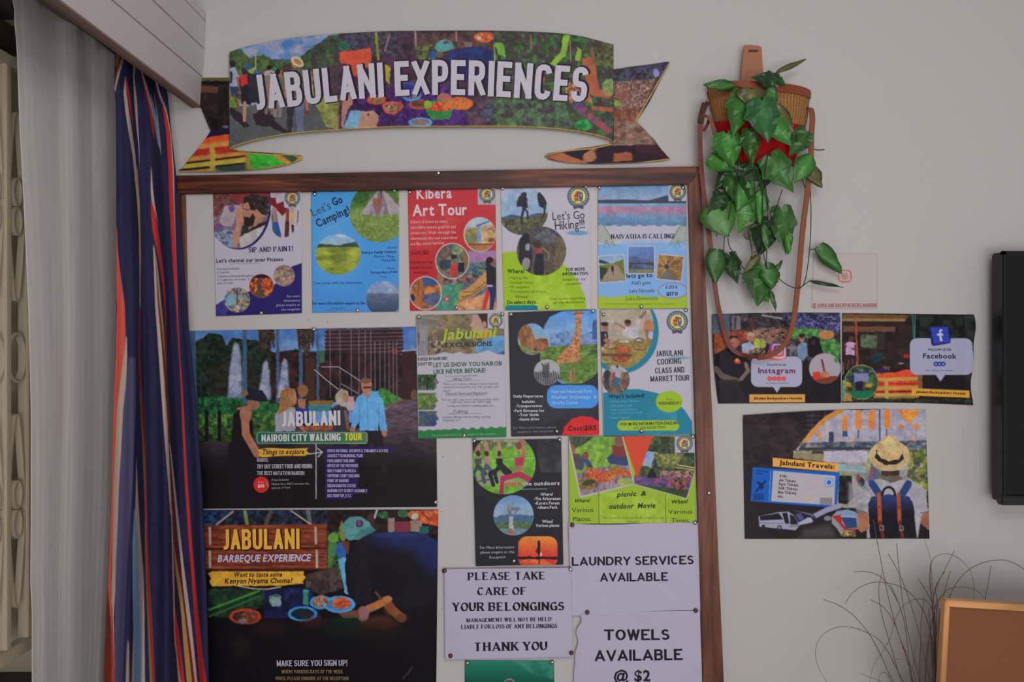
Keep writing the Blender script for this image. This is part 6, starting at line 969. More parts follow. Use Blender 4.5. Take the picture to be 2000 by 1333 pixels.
# ------------------------------------------------------------------ banner
def interp(pts):
    a = np.array(pts, float); return lambda q: np.interp(q, a[:, 0], a[:, 1])
def smooth(pts):
    s = spline(pts, 8); a = np.array(s); a = a[np.argsort(a[:, 0])]; return lambda q: np.interp(q, a[:, 0], a[:, 1])
ytop = smooth([(448, 102), (475, 93), (520, 83), (580, 73), (660, 66), (760, 61), (860, 60), (960, 60), (1060, 63), (1130, 70), (1197, 87)])
ybot = smooth([(448, 292), (460, 286), (500, 274), (560, 263), (640, 256), (760, 249), (900, 248), (1000, 248), (1080, 252), (1140, 260), (1185, 271), (1198, 280)])
MB_ = (340, 40, 4.348); NB_ = (760, 40, 3.509)
def p_ban(c):
    c.ph = True; c.amp = 1.3
    c.o = MB_; c.bg((60, 48, 58)); c.cP([(440, 60), (1420, 60), (1420, 1100), (440, 1100)], 6)
    c.gr(100, (96, 126, 170), 380, (130, 140, 164)); c.moP([(560, 60), (1400, 60), (1100, 340), (560, 330)], [(128, 134, 160), (92, 130, 176), (150, 146, 162), (70, 112, 166)], 14, st=(1.6, 1))
    c.E(970, 200, 70, 40, (60, 108, 168), .8, rot=-.4, k=5); c.G([(830, 330), (1080, 330), (1080, 360), (830, 360)], (60, 76, 110)); 
    c.moP([(470, 250), (560, 240), (640, 320), (760, 290), (850, 340), (1080, 350), (1080, 470), (470, 470)], [(60, 82, 50), (44, 64, 44), (84, 100, 60)], 6)
    c.moP([(1080, 300), (1320, 130), (1420, 120), (1420, 640), (1000, 640)], [(50, 76, 50), (74, 96, 60), (50, 50, 50), (66, 52, 62)], 9); c.moP([(1230, 400), (1420, 380), (1420, 640), (1240, 640)], [(66, 50, 62), (80, 64, 70)], 7, .9)
    c.moP([(470, 430), (1250, 430), (1250, 700), (470, 700)], [(96, 96, 66), (120, 110, 80), (64, 60, 50)], 9); c.moP([(475, 600), (560, 700), (520, 780), (475, 740)], [(110, 140, 50), (90, 120, 50)], 6)
    c.G([(470, 740), (900, 700), (1180, 690), (1420, 1000), (1420, 1100), (440, 1100)], (78, 80, 82)); c.mo([(84, 86, 84)], 5, 0); c.G([(1180, 640), (1420, 640), (1420, 930), (1290, 900)], (118, 118, 64)); c.moP([(1180, 640), (1420, 640), (1420, 930), (1290, 900)], [(128, 130, 68), (100, 104, 60), (140, 134, 84)], 6)
    c.G([(475, 740), (560, 780), (640, 900), (600, 910), (475, 800)], (44, 36, 42)); c.G([(660, 800), (760, 760), (860, 860), (980, 950), (940, 960), (800, 900), (700, 890)], (44, 36, 42)); c.G([(720, 760), (850, 770), (860, 840), (760, 870)], (48, 38, 44))
    c.L([(692, 250), (694, 420)], 9, (150, 160, 120))
    c.G([(475, 400), (520, 400), (550, 470), (540, 560), (475, 560)], (136, 140, 158)); c.E(498, 370, 26, 30, (40, 34, 44)); c.G([(475, 560), (545, 560), (540, 660), (480, 640)], (50, 60, 86)); c.L([(535, 480), (545, 560)], 14, (140, 96, 80)); c.L([(510, 640), (560, 770)], 22, (110, 76, 64)); c.G([(475, 440), (500, 440), (495, 530), (475, 530)], (44, 50, 62))
    c.G([(555, 480), (640, 470), (680, 560), (650, 720), (575, 710)], (38, 32, 42)); c.G([(555, 470), (620, 465), (630, 540), (570, 560)], (186, 44, 40)); c.E(600, 430, 26, 32, (60, 44, 44)); c.L([(600, 700), (598, 850)], 26, (160, 120, 98)); c.E(598, 890, 18, 20, (50, 40, 40))
    c.E(640, 400, 34, 36, (44, 80, 116)); c.G([(620, 420), (690, 400), (725, 440), (700, 460), (630, 440)], (150, 150, 50)); c.E(700, 440, 30, 20, (50, 96, 160)); c.G([(620, 450), (740, 450), (740, 700), (640, 700)], (44, 42, 52)); c.fig(810, 800, 420, (110, 110, 96), (110, 96, 92)); c.E(855, 412, 18, 20, (40, 120, 80)); c.G([(770, 440), (790, 420), (850, 430), (850, 460), (770, 470)], (160, 150, 156))
    c.fig(1030, 950, 640, (84, 84, 70), (90, 98, 120), w=1.15); c.G([(960, 700), (1030, 700), (1000, 950), (960, 950)], (54, 44, 52)); c.E(960, 420, 40, 50, (70, 50, 46)); c.L([(1125, 690), (1135, 770)], 22, (150, 100, 84)); c.E(1130, 780, 18, 14, (130, 44, 40)); c.G([(1150, 570), (1180, 550), (1180, 640), (1150, 640)], (170, 160, 130)); c.E(1047, 350, 62, 40, (184, 164, 130), rot=.6); c.E(1050, 352, 34, 20, (150, 112, 80), rot=.6); c.fig(880, 820, 400, (90, 96, 80), (120, 110, 106)); c.pop()
    c.cP([(1400, 60), (1900, 60), (1900, 1000), (1400, 1000)], 5); c.mo([(66, 44, 62), (84, 56, 74), (50, 40, 54)], 10); c.moP([(1400, 80), (1900, 80), (1900, 300), (1400, 300)], [(56, 46, 60), (70, 80, 100), (44, 40, 50), (96, 84, 96)], 6, .8); c.moE(1440, 220, 50, 50, [(40, 110, 80), (50, 90, 70)], 6, .8); c.L([(1715, 110), (1735, 330)], 22, (120, 130, 50)); c.L([(1830, 120), (1790, 260)], 18, (120, 96, 100)); c.G([(1785, 370), (1840, 400), (1830, 540), (1800, 520)], (150, 140, 50))
    c.G([(1405, 270), (1670, 235), (1675, 370), (1610, 420), (1600, 480), (1520, 475), (1500, 380), (1410, 365)], (178, 74, 54)); c.G([(1500, 600), (1900, 560), (1900, 900), (1700, 900), (1690, 760), (1500, 760)], (56, 30, 76)); c.moP([(1500, 600), (1900, 560), (1900, 900), (1700, 900), (1690, 760), (1500, 740)], [(60, 34, 84), (44, 26, 60), (76, 44, 96)], 9)
    for cx, cy, rx, ry, a, b in ((1720, 675, 84, 42, (180, 70, 44), (140, 90, 60)), (1855, 740, 88, 56, (186, 84, 60), (120, 80, 60))): c.E(cx, cy, rx, ry, a); c.moE(cx, cy, rx*.75, ry*.7, [b, (90, 50, 40), (160, 150, 130)], 4)
    c.G([(1430, 680), (1500, 600), (1520, 700), (1470, 760), (1440, 920), (1420, 900)], (156, 110, 96)); c.G([(1470, 760), (1500, 760), (1480, 910), (1440, 910)], (44, 56, 110)); c.G([(1500, 770), (1600, 770), (1570, 915), (1440, 915)], (110, 150, 176)); c.G([(1600, 770), (1700, 770), (1740, 810), (1720, 910), (1560, 915)], (158, 120, 104)); c.E(1650, 800, 10, 12, (110, 50, 44)); c.pop()
    c.o = NB_; c.cP([(60, 60), (745, 60), (745, 740), (60, 740)], 5); c.mo([(66, 46, 64), (80, 60, 74), (50, 40, 52)], 10); c.moP([(160, 90), (740, 80), (740, 200), (160, 200)], [(90, 66, 74), (110, 84, 60), (60, 50, 60)], 7, .7); c.E(650, 115, 70, 34, (180, 84, 50)); c.moE(650, 115, 66, 30, [(186, 90, 54), (150, 60, 44), (200, 130, 90)], 6, .8); c.E(615, 122, 14, 12, (170, 170, 150)); c.L([(180, 80), (185, 200)], 12, (150, 120, 110)); c.L([(460, 80), (462, 140)], 10, (150, 120, 100)); c.moP([(180, 180), (300, 160), (320, 270), (190, 270)], [(110, 120, 60), (80, 96, 60), (60, 50, 60)], 6); c.R(520, 150, 570, 180, (120, 96, 90))
    c.G([(400, 230), (470, 195), (600, 180), (725, 210), (725, 420), (400, 420)], (44, 40, 84)); c.moP([(400, 230), (470, 195), (600, 180), (725, 210), (725, 300), (400, 280)], [(40, 60, 110), (44, 40, 84)], 14); c.G([(312, 190), (330, 150), (380, 128), (430, 150), (452, 185), (400, 215), (340, 218)], (70, 134, 130)); c.moE(380, 165, 50, 34, [(76, 140, 136), (110, 150, 150)], 6, .6); c.E(390, 150, 22, 10, (90, 60, 110)); c.E(345, 235, 30, 20, (100, 84, 60)); c.E(300, 240, 24, 30, (40, 80, 130))
    c.G([(60, 470), (560, 470), (590, 720), (60, 720)], (60, 34, 84)); c.moP([(60, 440), (360, 440), (580, 560), (570, 720), (60, 720)], [(64, 36, 96), (44, 26, 64), (84, 50, 120)], 9); c.moP([(480, 560), (740, 480), (740, 720), (560, 720)], [(70, 50, 66), (90, 70, 84), (60, 44, 56)], 9)
    for cx, cy, rx, ry, a, cols in ((205, 575, 66, 36, (150, 76, 50), [(110, 70, 50), (80, 50, 50)]), (345, 600, 98, 56, (60, 130, 70), [(190, 60, 44), (150, 50, 40), (200, 120, 60)]), (215, 700, 80, 34, (70, 150, 200), [(90, 100, 120), (150, 100, 80)]), (485, 570, 88, 46, (190, 96, 44), [(200, 110, 50), (150, 90, 70)]), (155, 515, 66, 40, (70, 130, 190), [(60, 50, 90), (130, 110, 110)]), (40, 590, 56, 38, (180, 70, 44), [(140, 80, 60), (120, 60, 44)]), (125, 460, 60, 34, (50, 80, 170), [(50, 50, 120)])):
        c.E(cx, cy, rx, ry, a); c.moE(cx, cy-3, rx*.8, ry*.65, cols, 4)
    c.G([(250, 620), (440, 620), (410, 680), (290, 680)], (50, 116, 64)); c.E(265, 575, 26, 26, (120, 160, 50)); c.E(380, 530, 50, 30, (150, 96, 80)); c.moP([(620, 620), (730, 540), (730, 690), (640, 690)], [(76, 84, 104), (60, 56, 70)], 6); c.pop()
    c.cP([(715, 60), (1560, 60), (1560, 800), (715, 800)], 4); c.mo([(66, 50, 58), (56, 66, 50), (84, 70, 74), (48, 60, 48)], 8); c.mo([(70, 110, 60), (50, 84, 50)], 6, .9, thr=.55)
    c.L([(720, 170), (735, 480)], 9, (130, 150, 70)); c.G([(720, 150), (780, 160), (800, 260), (750, 230)], (100, 150, 60)); c.L([(970, 100), (975, 190)], 12, (130, 90, 80)); c.G([(1190, 100), (1240, 100), (1210, 240), (1140, 310), (1100, 300), (1180, 210)], (120, 160, 60)); c.L([(1240, 140), (1245, 280)], 6, (150, 130, 100)); c.G([(1290, 180), (1320, 200), (1310, 280), (1270, 270)], (120, 150, 60)); c.moP([(1380, 120), (1530, 160), (1535, 330), (1400, 300)], [(60, 56, 50), (90, 110, 60), (76, 60, 64)], 6); c.L([(1390, 200), (1410, 330)], 22, (130, 84, 70))
    c.G([(1320, 260), (1380, 250), (1420, 350), (1440, 470), (1380, 480), (1340, 380)], (150, 84, 60)); c.L([(1350, 480), (1500, 510)], 50, (150, 84, 60)); c.L([(1400, 600), (1540, 615)], 30, (150, 84, 64)); c.G([(1250, 580), (1330, 570), (1420, 680), (1400, 700)], (90, 60, 120)); c.moP([(1250, 590), (1350, 600), (1540, 760), (1500, 780)], [(150, 70, 64), (110, 70, 110), (80, 70, 60)], 6); c.moP([(1200, 430), (1340, 420), (1400, 560), (1220, 560)], [(170, 100, 70), (110, 60, 56), (170, 150, 90), (84, 60, 60)], 6)
    c.E(1045, 410, 24, 26, (150, 90, 60)); c.moP([(740, 540), (1200, 560), (1260, 740), (740, 720)], [(70, 100, 70), (60, 50, 60), (84, 120, 80), (70, 60, 66)], 9); c.moE(1330, 720, 60, 36, [(40, 130, 60), (60, 160, 70), (30, 90, 50)], 5); c.moE(1510, 460, 50, 60, [(110, 150, 90), (150, 120, 90), (80, 110, 70)], 6); c.pop()
    # fine corrugation of the sheet and the gilt lower edge
    s = (np.sin(c.X*2.3)*.5+.5); c.C = c.C*(1+.05*(s-.5))[:, None]
    d = ybot(c.X)-c.Y; c.put(np.clip(1.6-np.abs(d-1.1), 0, 1), (170, 138, 60))
def rows_main(cell):
    xs = np.linspace(448, 1198, int(750/cell)); v = np.linspace(0, 1, int(195/cell)); U, Vv = np.meshgrid(xs, v)
    return U, ytop(U)*(1-Vv)+ybot(U)*Vv, (U-448)/750, Vv
def wrp(x, yb, v, h):   # letters follow the banner's arch
    xs = np.array([496, 560, 640, 700, 770, 860, 960, 1060, 1147]); bot = np.array([216, 209, 201, 195, 187, 186, 189, 195, 200.]); top = np.array([148, 141, 133, 128, 120, 117, 120, 126, 132.])
    pb = np.poly1d(np.polyfit(xs, bot, 4))(x); pt = np.poly1d(np.polyfit(xs, top, 4))(x); sl = -np.gradient(np.poly1d(np.polyfit(xs, bot, 4))(np.arange(496, 1148)))
    lean = np.interp(x, [496, 700, 860, 1147], [-.14, -.07, 0, .11]); f = v/h
    return x+lean*(pb-pt)*f, pb+(pt-pb)*f
def p_ban_all(c):
    p_ban(c); c.o = (0, 0, 1.0)
    for sh, col, sty, dx, dy in (('o', (40, 30, 44), 'cow', 2.2, -.6), ('', (172, 168, 180), 'cw', 0, 0)):
        c.t('JABULANI', 497, 200, 752, 70, col, sty, dx=dx, dy=dy, w=.19); c.t('EXPERIENCES', 772, 190, 1146, 70, col, sty, dx=dx, dy=dy, w=.19)
LBN = .016
bn, bs = sheet('banner', 'ribbon-shaped photo banner with curved white lettering above the board', 'banner', None, LBN, p_ban_all, cell=1.3, thick=.006, rows=rows_main, mat='banner', warp=wrp)
bn.location = bn.location
def tail(name, lab, rws, paint):
    a = np.array(rws, float)
    def rf(cell):
        ys = np.unique(np.concatenate([np.linspace(a[0, 0], a[-1, 0], int((a[-1, 0]-a[0, 0])/cell)), a[:, 0]])); u = np.linspace(0, 1, int(110/cell))
        U, Yy = np.meshgrid(u, ys); xl = np.interp(Yy, a[:, 0], a[:, 1]); xr = np.interp(Yy, a[:, 0], a[:, 2]); return xl*(1-U)+xr*U, Yy, U, (Yy-ys[0])/(ys[-1]-ys[0])
    r, s = sheet(name, lab, 'banner', None, LBN-.008, paint, rows=rf, cell=1.5, thick=.006, mat='banner'); return r
def p_tl(c):
    c.ph = True
    c.o = MB_; c.bg((26, 20, 22)); c.mo([(34, 26, 26), (22, 18, 20), (46, 34, 30)], 10); c.R(0, 480, 480, 520, (84, 76, 44)); c.R(0, 560, 372, 612, (84, 56, 42)); c.R(0, 515, 480, 545, (16, 14, 18)); c.E(440, 905, 24, 10, (90, 96, 130)); c.G([(260, 1000), (310, 930), (480, 930), (480, 1000)], (28, 24, 48))
    c.G([(100, 1180), (250, 1010), (330, 985), (500, 960), (500, 1110), (620, 1130), (1100, 1150), (1100, 1310), (0, 1310)], (150, 110, 50))
    c.G([(240, 1010), (330, 985), (500, 960), (500, 1010), (220, 1050)], (196, 70, 40)); c.L([(225, 1070), (500, 1040)], 34, (190, 120, 60)); c.G([(150, 1150), (200, 1095), (500, 1065), (500, 1120), (150, 1155)], (160, 40, 36)); c.L([(110, 1185), (600, 1130)], 24, (180, 120, 60)); c.L([(80, 1215), (620, 1150)], 14, (40, 24, 24)); c.L([(60, 1245), (620, 1185)], 34, (160, 150, 56)); c.L([(30, 1275), (620, 1215)], 20, (34, 34, 34)); c.G([(340, 1250), (620, 1220), (620, 1290), (340, 1290)], (50, 60, 56)); c.G([(302, 1050), (345, 1050), (350, 1290), (308, 1290)], (160, 140, 64)); c.G([(605, 1130), (640, 1135), (660, 1260), (610, 1260)], (130, 110, 50)); c.G([(640, 1135), (840, 1140), (960, 1220), (700, 1265), (650, 1250)], (50, 150, 50)); c.moP([(640, 1135), (840, 1140), (960, 1220), (700, 1265), (650, 1250)], [(54, 156, 50), (40, 130, 44), (70, 170, 60)], 7); c.L([(870, 1150), (970, 1205)], 36, (180, 120, 50)); c.G([(900, 1140), (1040, 1130), (1050, 1180), (1000, 1210), (960, 1180)], (50, 80, 60))
    ed = [(150, 710), (308, 940)]; c.L(ed, 9, (150, 120, 60)); c.L([(490, 1090), (620, 1125), (840, 1140), (1000, 1140), (1090, 1170), (1000, 1220), (840, 1265), (600, 1285), (300, 1296), (20, 1282)], 9, (170, 138, 60))
tail('banner_tail', 'striped-photo swallow tail of the banner at its left end', [(152, 388, 449), (205, 388, 449), (209, 392, 449), (256, 411, 450), (262, 408, 450), (284, 392, 452), (291, 387, 452), (296, 382, 478), (300, 379, 545), (304, 375, 588), (308, 372, 591), (313, 368, 586), (320, 363, 568), (326, 358, 545), (330, 354, 520), (333, 349, 485), (336, 352, 420)], p_tl)
def p_tr(c):
    c.ph = True
    c.o = NB_; c.bg((50, 36, 48)); c.mo([(70, 54, 66), (44, 34, 46), (90, 72, 74)], 6); c.moP([(1530, 320), (1930, 280), (1880, 400), (1540, 420)], [(50, 36, 76), (80, 60, 110), (50, 40, 50), (60, 90, 60)], 5); c.moP([(1540, 420), (1830, 400), (1700, 690), (1540, 690)], [(140, 110, 96), (60, 44, 48), (120, 76, 66), (160, 140, 130), (80, 60, 60)], 3); c.E(1830, 360, 20, 30, (120, 120, 170)); c.E(1565, 570, 26, 20, (110, 150, 60)); c.moP([(1540, 610), (1700, 600), (1690, 690), (1540, 690)], [(130, 80, 60), (96, 60, 50)], 5); c.E(1600, 510, 50, 60, (130, 84, 66), .6)
    c.G([(1540, 690), (1700, 690), (1860, 850), (1540, 860)], (110, 80, 66)); c.moP([(1540, 690), (1700, 690), (1860, 850), (1540, 870)], [(120, 88, 72), (90, 64, 58), (140, 120, 110)], 8, st=(2, 1)); c.G([(1380, 880), (1540, 860), (1860, 850), (1930, 950), (1540, 985), (1200, 985), (1080, 940), (1150, 910)], (40, 26, 38)); c.G([(1080, 935), (1180, 905), (1340, 970), (1290, 985), (1150, 965)], (150, 90, 66)); c.L([(1340, 970), (1400, 880)], 34, (150, 96, 70)); c.E(1375, 935, 44, 36, (156, 104, 76)); c.G([(1540, 910), (1660, 900), (1670, 960), (1540, 970)], (140, 80, 56)); c.G([(1690, 860), (1850, 850), (1920, 940), (1690, 900)], (56, 30, 38))
    for e in ([(1925, 285), (1690, 690)], [(1545, 820), (1520, 850), (1400, 878), (1200, 895), (1075, 925), (1080, 950), (1150, 975), (1400, 988), (1700, 980), (1930, 950)]): c.L(e, 8, (170, 138, 60))
tail('banner_tail', 'crowd-photo swallow tail of the banner at its right end', [(121, 1300, 1309), (126, 1268, 1307), (130, 1235, 1305), (136, 1197, 1301), (200, 1197, 1268), (236, 1198, 1244), (240, 1198, 1246), (274, 1199, 1279), (280, 1196, 1283), (285, 1170, 1286), (290, 1135, 1290), (295, 1100, 1294), (300, 1070, 1299), (305, 1064, 1303), (311, 1072, 1309), (314, 1085, 1295), (318, 1110, 1250), (320, 1140, 1200)], p_tr)
# ------------------------------------------------------------------ tacks
def tk(o, pts, lift):
    for x, y, w, d in pts: tack(o[0]+x/o[2], o[1]+y/o[2], lift, w, d)
oA = (405, 360, 5.031); oB = (785, 350, 5.029); oC = (1155, 350, 5.03); oF = (805, 600, 5.127); oG = (1165, 600, 5.125); oH = (860, 850, 3.571); oI = (855, 1015, 3.509)
tk(oA, [(900, 76, 'at the top right of the sip and paint poster', 0), (530, 1265, 'at the bottom of the sip and paint poster', 0), (1055, 98, 'at the top left of the blue camping poster', 0), (1837, 65, 'at the top right of the blue camping poster', 0), (1477, 1240, 'at the bottom of the blue camping poster', 0)], LP)
tk(oB, [(78, 130, 'at the top left of the red art tour poster', 0), (895, 90, 'at the top right of the red art tour poster', 0), (535, 1265, 'at the bottom of the red art tour poster', 0), (987, 92, 'at the top left of the hiking poster', 0), (1806, 78, 'at the top right of the hiking poster', 0), (1425, 1257, 'at the bottom of the hiking poster', 0)], LP)
tk(oC, [(80, 85, 'at the top left of the lakeside poster', 0), (900, 85, 'at the top right of the lakeside poster', 0), (490, 1252, 'at the bottom of the lakeside poster', 0)], LP)
tk(oF, [(67, 100, 'at the top left of the excursions poster', 0), (903, 72, 'at the top right of the excursions poster', 0), (522, 1285, 'at the bottom of the excursions poster', 0), (990, 75, 'at the top left of the black safari poster', 0), (1810, 40, 'at the top right of the black safari poster', 0), (1447, 1245, 'at the bottom of the black safari poster', 0)], LP+.0026)
tk(oG, [(70, 75, 'at the top left of the cooking class poster', 0), (893, 32, 'at the top right of the cooking class poster', 0), (447, 1240, 'at the bottom of the cooking class poster', 0)], LP+.0026)
tk(oH, [(237, 40, 'at the top left of the black yoga poster', 0), (832, 33, 'at the top right of the black yoga poster', 0), (513, 878, 'at the bottom of the black yoga poster', 0), (1760, 12, 'at the top right of the lime picnic poster', 0), (920, 627, 'at the top left of the laundry notice', 1), (1775, 612, 'at the top right of the laundry notice', 0)], LP+.0058)
tk(oI, [(47, 352, 'at the top left of the belongings notice', 1), (910, 342, 'at the top right of the belongings notice', 0), (88, 935, 'at the bottom left of the belongings notice', 1), (915, 915, 'at the bottom right of the belongings notice', 1), (1025, 637, 'at the top left of the towels notice', 1), (1767, 625, 'at the top right of the towels notice', 1)], LP+.0085)
tk(oI, [(205, 982, 'at the top left of the green poster', 0), (783, 978, 'at the top right of the green poster', 0)], LP)
tk((360, 635, 3.653), [(925, 32, 'at the top of the walking tour poster', 0), (1792, 1265, 'at the bottom right of the walking tour poster', 0)], LP+.003)
tack(390+1803/3.777, 980+512/3.777, LB, 'on the bare panel right of the barbeque poster', True)
# ------------------------------------------------------------------ curtains
def cloth(name, label, rowsf, depthf, colf, mat, nu, nv, y0, y1, cat='curtain'):
    u = np.linspace(0, 1, nu+1); v = np.linspace(0, 1, nv+1); U, Vv = np.meshgrid(u, v); PY0 = y0+(y1-y0)*Vv
    xl, xr = rowsf(PY0); PX = xl*(1-U)+xr*U; Yd = depthf(U, Vv, PY0)
    top = colf.get('top'); PY = PY0 if top is None else np.maximum(PY0, top(PX))
    X = (PX-1000)*Yd/F; Z = (666.5-PY)*Yd/F
    V = np.stack([X.ravel(), Yd.ravel(), Z.ravel()], 1); C = colf['f'](PX.ravel(), PY.ravel())
    ii = (np.arange(nv)[:, None]*(nu+1)+np.arange(nu)[None, :]).ravel(); Fq = np.stack([ii, ii+nu+1, ii+nu+2, ii+1], 1)
    o = mesh(name, V, Fq.tolist(), mat, None, C, True); tag(o, label, cat); 
    s = o.modifiers.new('s', 'SOLIDIFY'); s.thickness = .0012; s.offset = 1
    return o
# striped curtain
SL = interp([(60, 224), (96, 224), (170, 223), (200, 226), (330, 227), (450, 227), (560, 228), (700, 226), (800, 222), (950, 219), (1100, 214), (1200, 208), (1333, 203), (1700, 192)])
SR = interp([(60, 300), (96, 312), (150, 322), (200, 328), (330, 342), (430, 351), (550, 361), (650, 369), (800, 384), (950, 394), (1100, 401), (1200, 405), (1333, 408), (1700, 420)])
NV = (41, 40, 63)
def dS(U, Vv, PY):
    g = 1.66+.235*U
    a = .008+.020*np.clip((PY-100)/900., 0, 1.2)
    g = g+a*(np.sin(U*2*PI*2.6+1.4)+.30*np.sin(U*2*PI*5.3+2+Vv*1.5))
    return np.minimum(g, 1.884)
def stripes(X, Y):
    c = CV(X, Y); c.bg(NV); c.mo([(38, 38, 68), (32, 32, 58)], 20, .7, (1, 4))
    def s(col, pts, a=1):    # pts: (y, x, halfwidth) in photo px
        p = np.array(pts, float); x = np.interp(Y, p[:, 0], p[:, 1]); w = np.interp(Y, p[:, 0], p[:, 2], left=0, right=None)
        c.put(np.clip(w-np.abs(X-x)+.5, 0, 1)*(w > .05)*(Y >= p[0, 0]-2)*(Y <= p[-1, 0]+2)*a, col)
    RED = (166, 44, 44); DR = (96, 38, 28); WT = (160, 140, 134); OR = (178, 72, 62); YL = (150, 118, 66); LB_ = (104, 132, 164)
    s(DR, [(95, 236, 4), (130, 231, 4), (160, 225, 3)]); s((84, 78, 40), [(95, 231, 4), (125, 226, 3)]); s(WT, [(110, 240, 1.5), (140, 232, 2), (172, 224, 2)])
    s(WT, [(155, 244, 1), (180, 243, 3), (215, 247, 3.5), (260, 254, 3.5), (300, 260, 3), (330, 263, 2.5), (400, 269, 2), (450, 271, 1), (600, 273, .6)]); s(RED, [(150, 244, 0), (165, 247, 2), (190, 251, 2.5), (225, 256, 1.2), (250, 259, 0)])
    s((150, 130, 84), [(330, 267, .8), (400, 271, 1.2), (500, 273, 1.2), (590, 272, .8)])
    s(WT, [(118, 262, 3), (150, 260, 1.5), (200, 264, 3), (245, 267, 2), (290, 271, 1), (330, 272, 0)])
    s(RED, [(125, 272, .5), (170, 283, 2), (210, 293, 3), (250, 298, 3), (275, 300, 0)]); s(WT, [(130, 272, .5), (170, 285, 1.5), (200, 293, 2), (230, 299, 1)]); s(LB_, [(180, 293, 0), (215, 299, 3), (245, 305, 4), (275, 309, 3.5), (295, 312, 0)]); s((130, 120, 74), [(185, 300, .8), (230, 307, 1), (290, 313, 1.2), (308, 314, 0)])
    s(WT, [(330, 295, .5), (370, 296, 2), (400, 299, 2.5), (420, 304, 1), (440, 308, 0)]); s(RED, [(395, 296, 1), (420, 299, 4), (450, 303, 5), (480, 308, 4), (520, 314, 3), (560, 319, 2), (610, 322, 1), (700, 324, .6), (1000, 330, .5)])
    s(WT, [(150, 302, .8), (185, 311, 2), (215, 323, 2), (260, 332, 1.5), (330, 338, 1.2), (430, 341, 1), (560, 345, .8), (640, 347, .8)]); s(RED, [(200, 316, 0), (220, 321, 3), (260, 328, 4), (330, 332.5, 4.5), (400, 335, 4.5), (460, 338, 4), (540, 342, 3), (600, 345, 1.5), (700, 351, 1), (760, 355, 1.5), (850, 359, 2.2), (960, 365, 2.8), (1060, 372, 3.2), (1150, 380, 4), (1250, 389, 5), (1333, 397, 6), (1700, 430, 8)])
    s(WT, [(480, 300, 1), (530, 303, 2), (600, 306, 2.5), (700, 314, 3.2), (800, 321, 3.5), (900, 327, 3), (1000, 333, 1.5)]); s(YL, [(480, 301, .5), (530, 307, 1), (590, 312, 2), (640, 317, 2), (750, 323, 2)]); s((96, 48, 32), [(590, 309, .8), (700, 319, 2), (800, 328, 2), (870, 331, 1)])
    s(DR, [(900, 334, 1), (1020, 338, 3), (1100, 345, 4), (1200, 360, 4), (1333, 378, 4), (1700, 420, 5)]); s(WT, [(870, 331, 1), (960, 340, 2), (1050, 349, 3), (1120, 358, 3.5), (1200, 368, 3.5), (1333, 384, 3), (1700, 428, 3)]); s(YL, [(1060, 338, 0), (1120, 345, 3), (1200, 357, 4), (1333, 370, 5), (1700, 408, 6)]); s(WT, [(1000, 334, 1), (1100, 337, 1.5), (1200, 339, 1.5), (1260, 342, 2), (1333, 355, 2), (1700, 390, 3)]); s(RED, [(1180, 340, 0), (1240, 345, 4), (1333, 356, 5), (1700, 396, 6)]); s(WT, [(1260, 342, 0), (1333, 350, 3), (1700, 386, 4)])
    s(OR, [(430, 226, 0), (500, 229, 3), (560, 233, 6), (600, 236, 7.5), (650, 236, 9), (700, 234, 8), (760, 229, 7), (800, 226, 7), (950, 219, 6), (1100, 215, 4), (1200, 214, 3)]); s((150, 132, 120), [(655, 247, 1), (700, 245, 4), (760, 240, 6), (800, 235, 6), (950, 228, 5), (1100, 224, 4), (1200, 220, 3), (1333, 222, 2), (1700, 215, 2)]); s(DR, [(1120, 209, 0), (1200, 211, 5), (1333, 210, 8), (1700, 202, 10)]); s((150, 50, 44), [(1180, 219, 1), (1333, 221, 3), (1700, 216, 3)]); s((80, 76, 106), [(700, 258, 6), (800, 252, 12), (950, 246, 12), (1100, 238, 12), (1333, 232, 8), (1700, 222, 8)], .7)
    s((110, 96, 60), [(760, 273, 2), (850, 279, 3), (1000, 285, 2.5), (1100, 286, 3), (1200, 289, 3), (1333, 296, 4), (1700, 308, 4)]); s((130, 40, 36), [(600, 272, 1), (700, 271, 1.5), (790, 276, 2), (900, 283, 2), (1050, 287, 2), (1150, 291, 3), (1333, 301, 3), (1700, 312, 4)]); s((66, 30, 26), [(800, 280, 3), (900, 286, 2), (1000, 288, 0)])
    s(WT, [(890, 265, 0), (960, 266, 2), (1040, 267, 6), (1120, 270, 9), (1200, 271, 11), (1333, 270, 14), (1700, 262, 16)]); s(LB_, [(1000, 262, 1), (1060, 263, 5), (1150, 264, 6), (1240, 267, 8), (1333, 268, 7), (1700, 260, 8)]); s((140, 120, 110), [(1250, 250, 1), (1333, 249, 3), (1700, 240, 3)]); s(NV, [(960, 274, 3), (1100, 282, 3), (1333, 290, 3), (1700, 296, 3)])
    return alb(c.C)
ptop = lambda px: 100+(px-224)*.67
cloth('striped_curtain', 'navy curtain striped in red, cream and yellow hanging beside the board', lambda y: (SL(y), SR(y)), dS, dict(f=stripes, top=ptop), M['cloth'], 150, 200, 92, 1700)
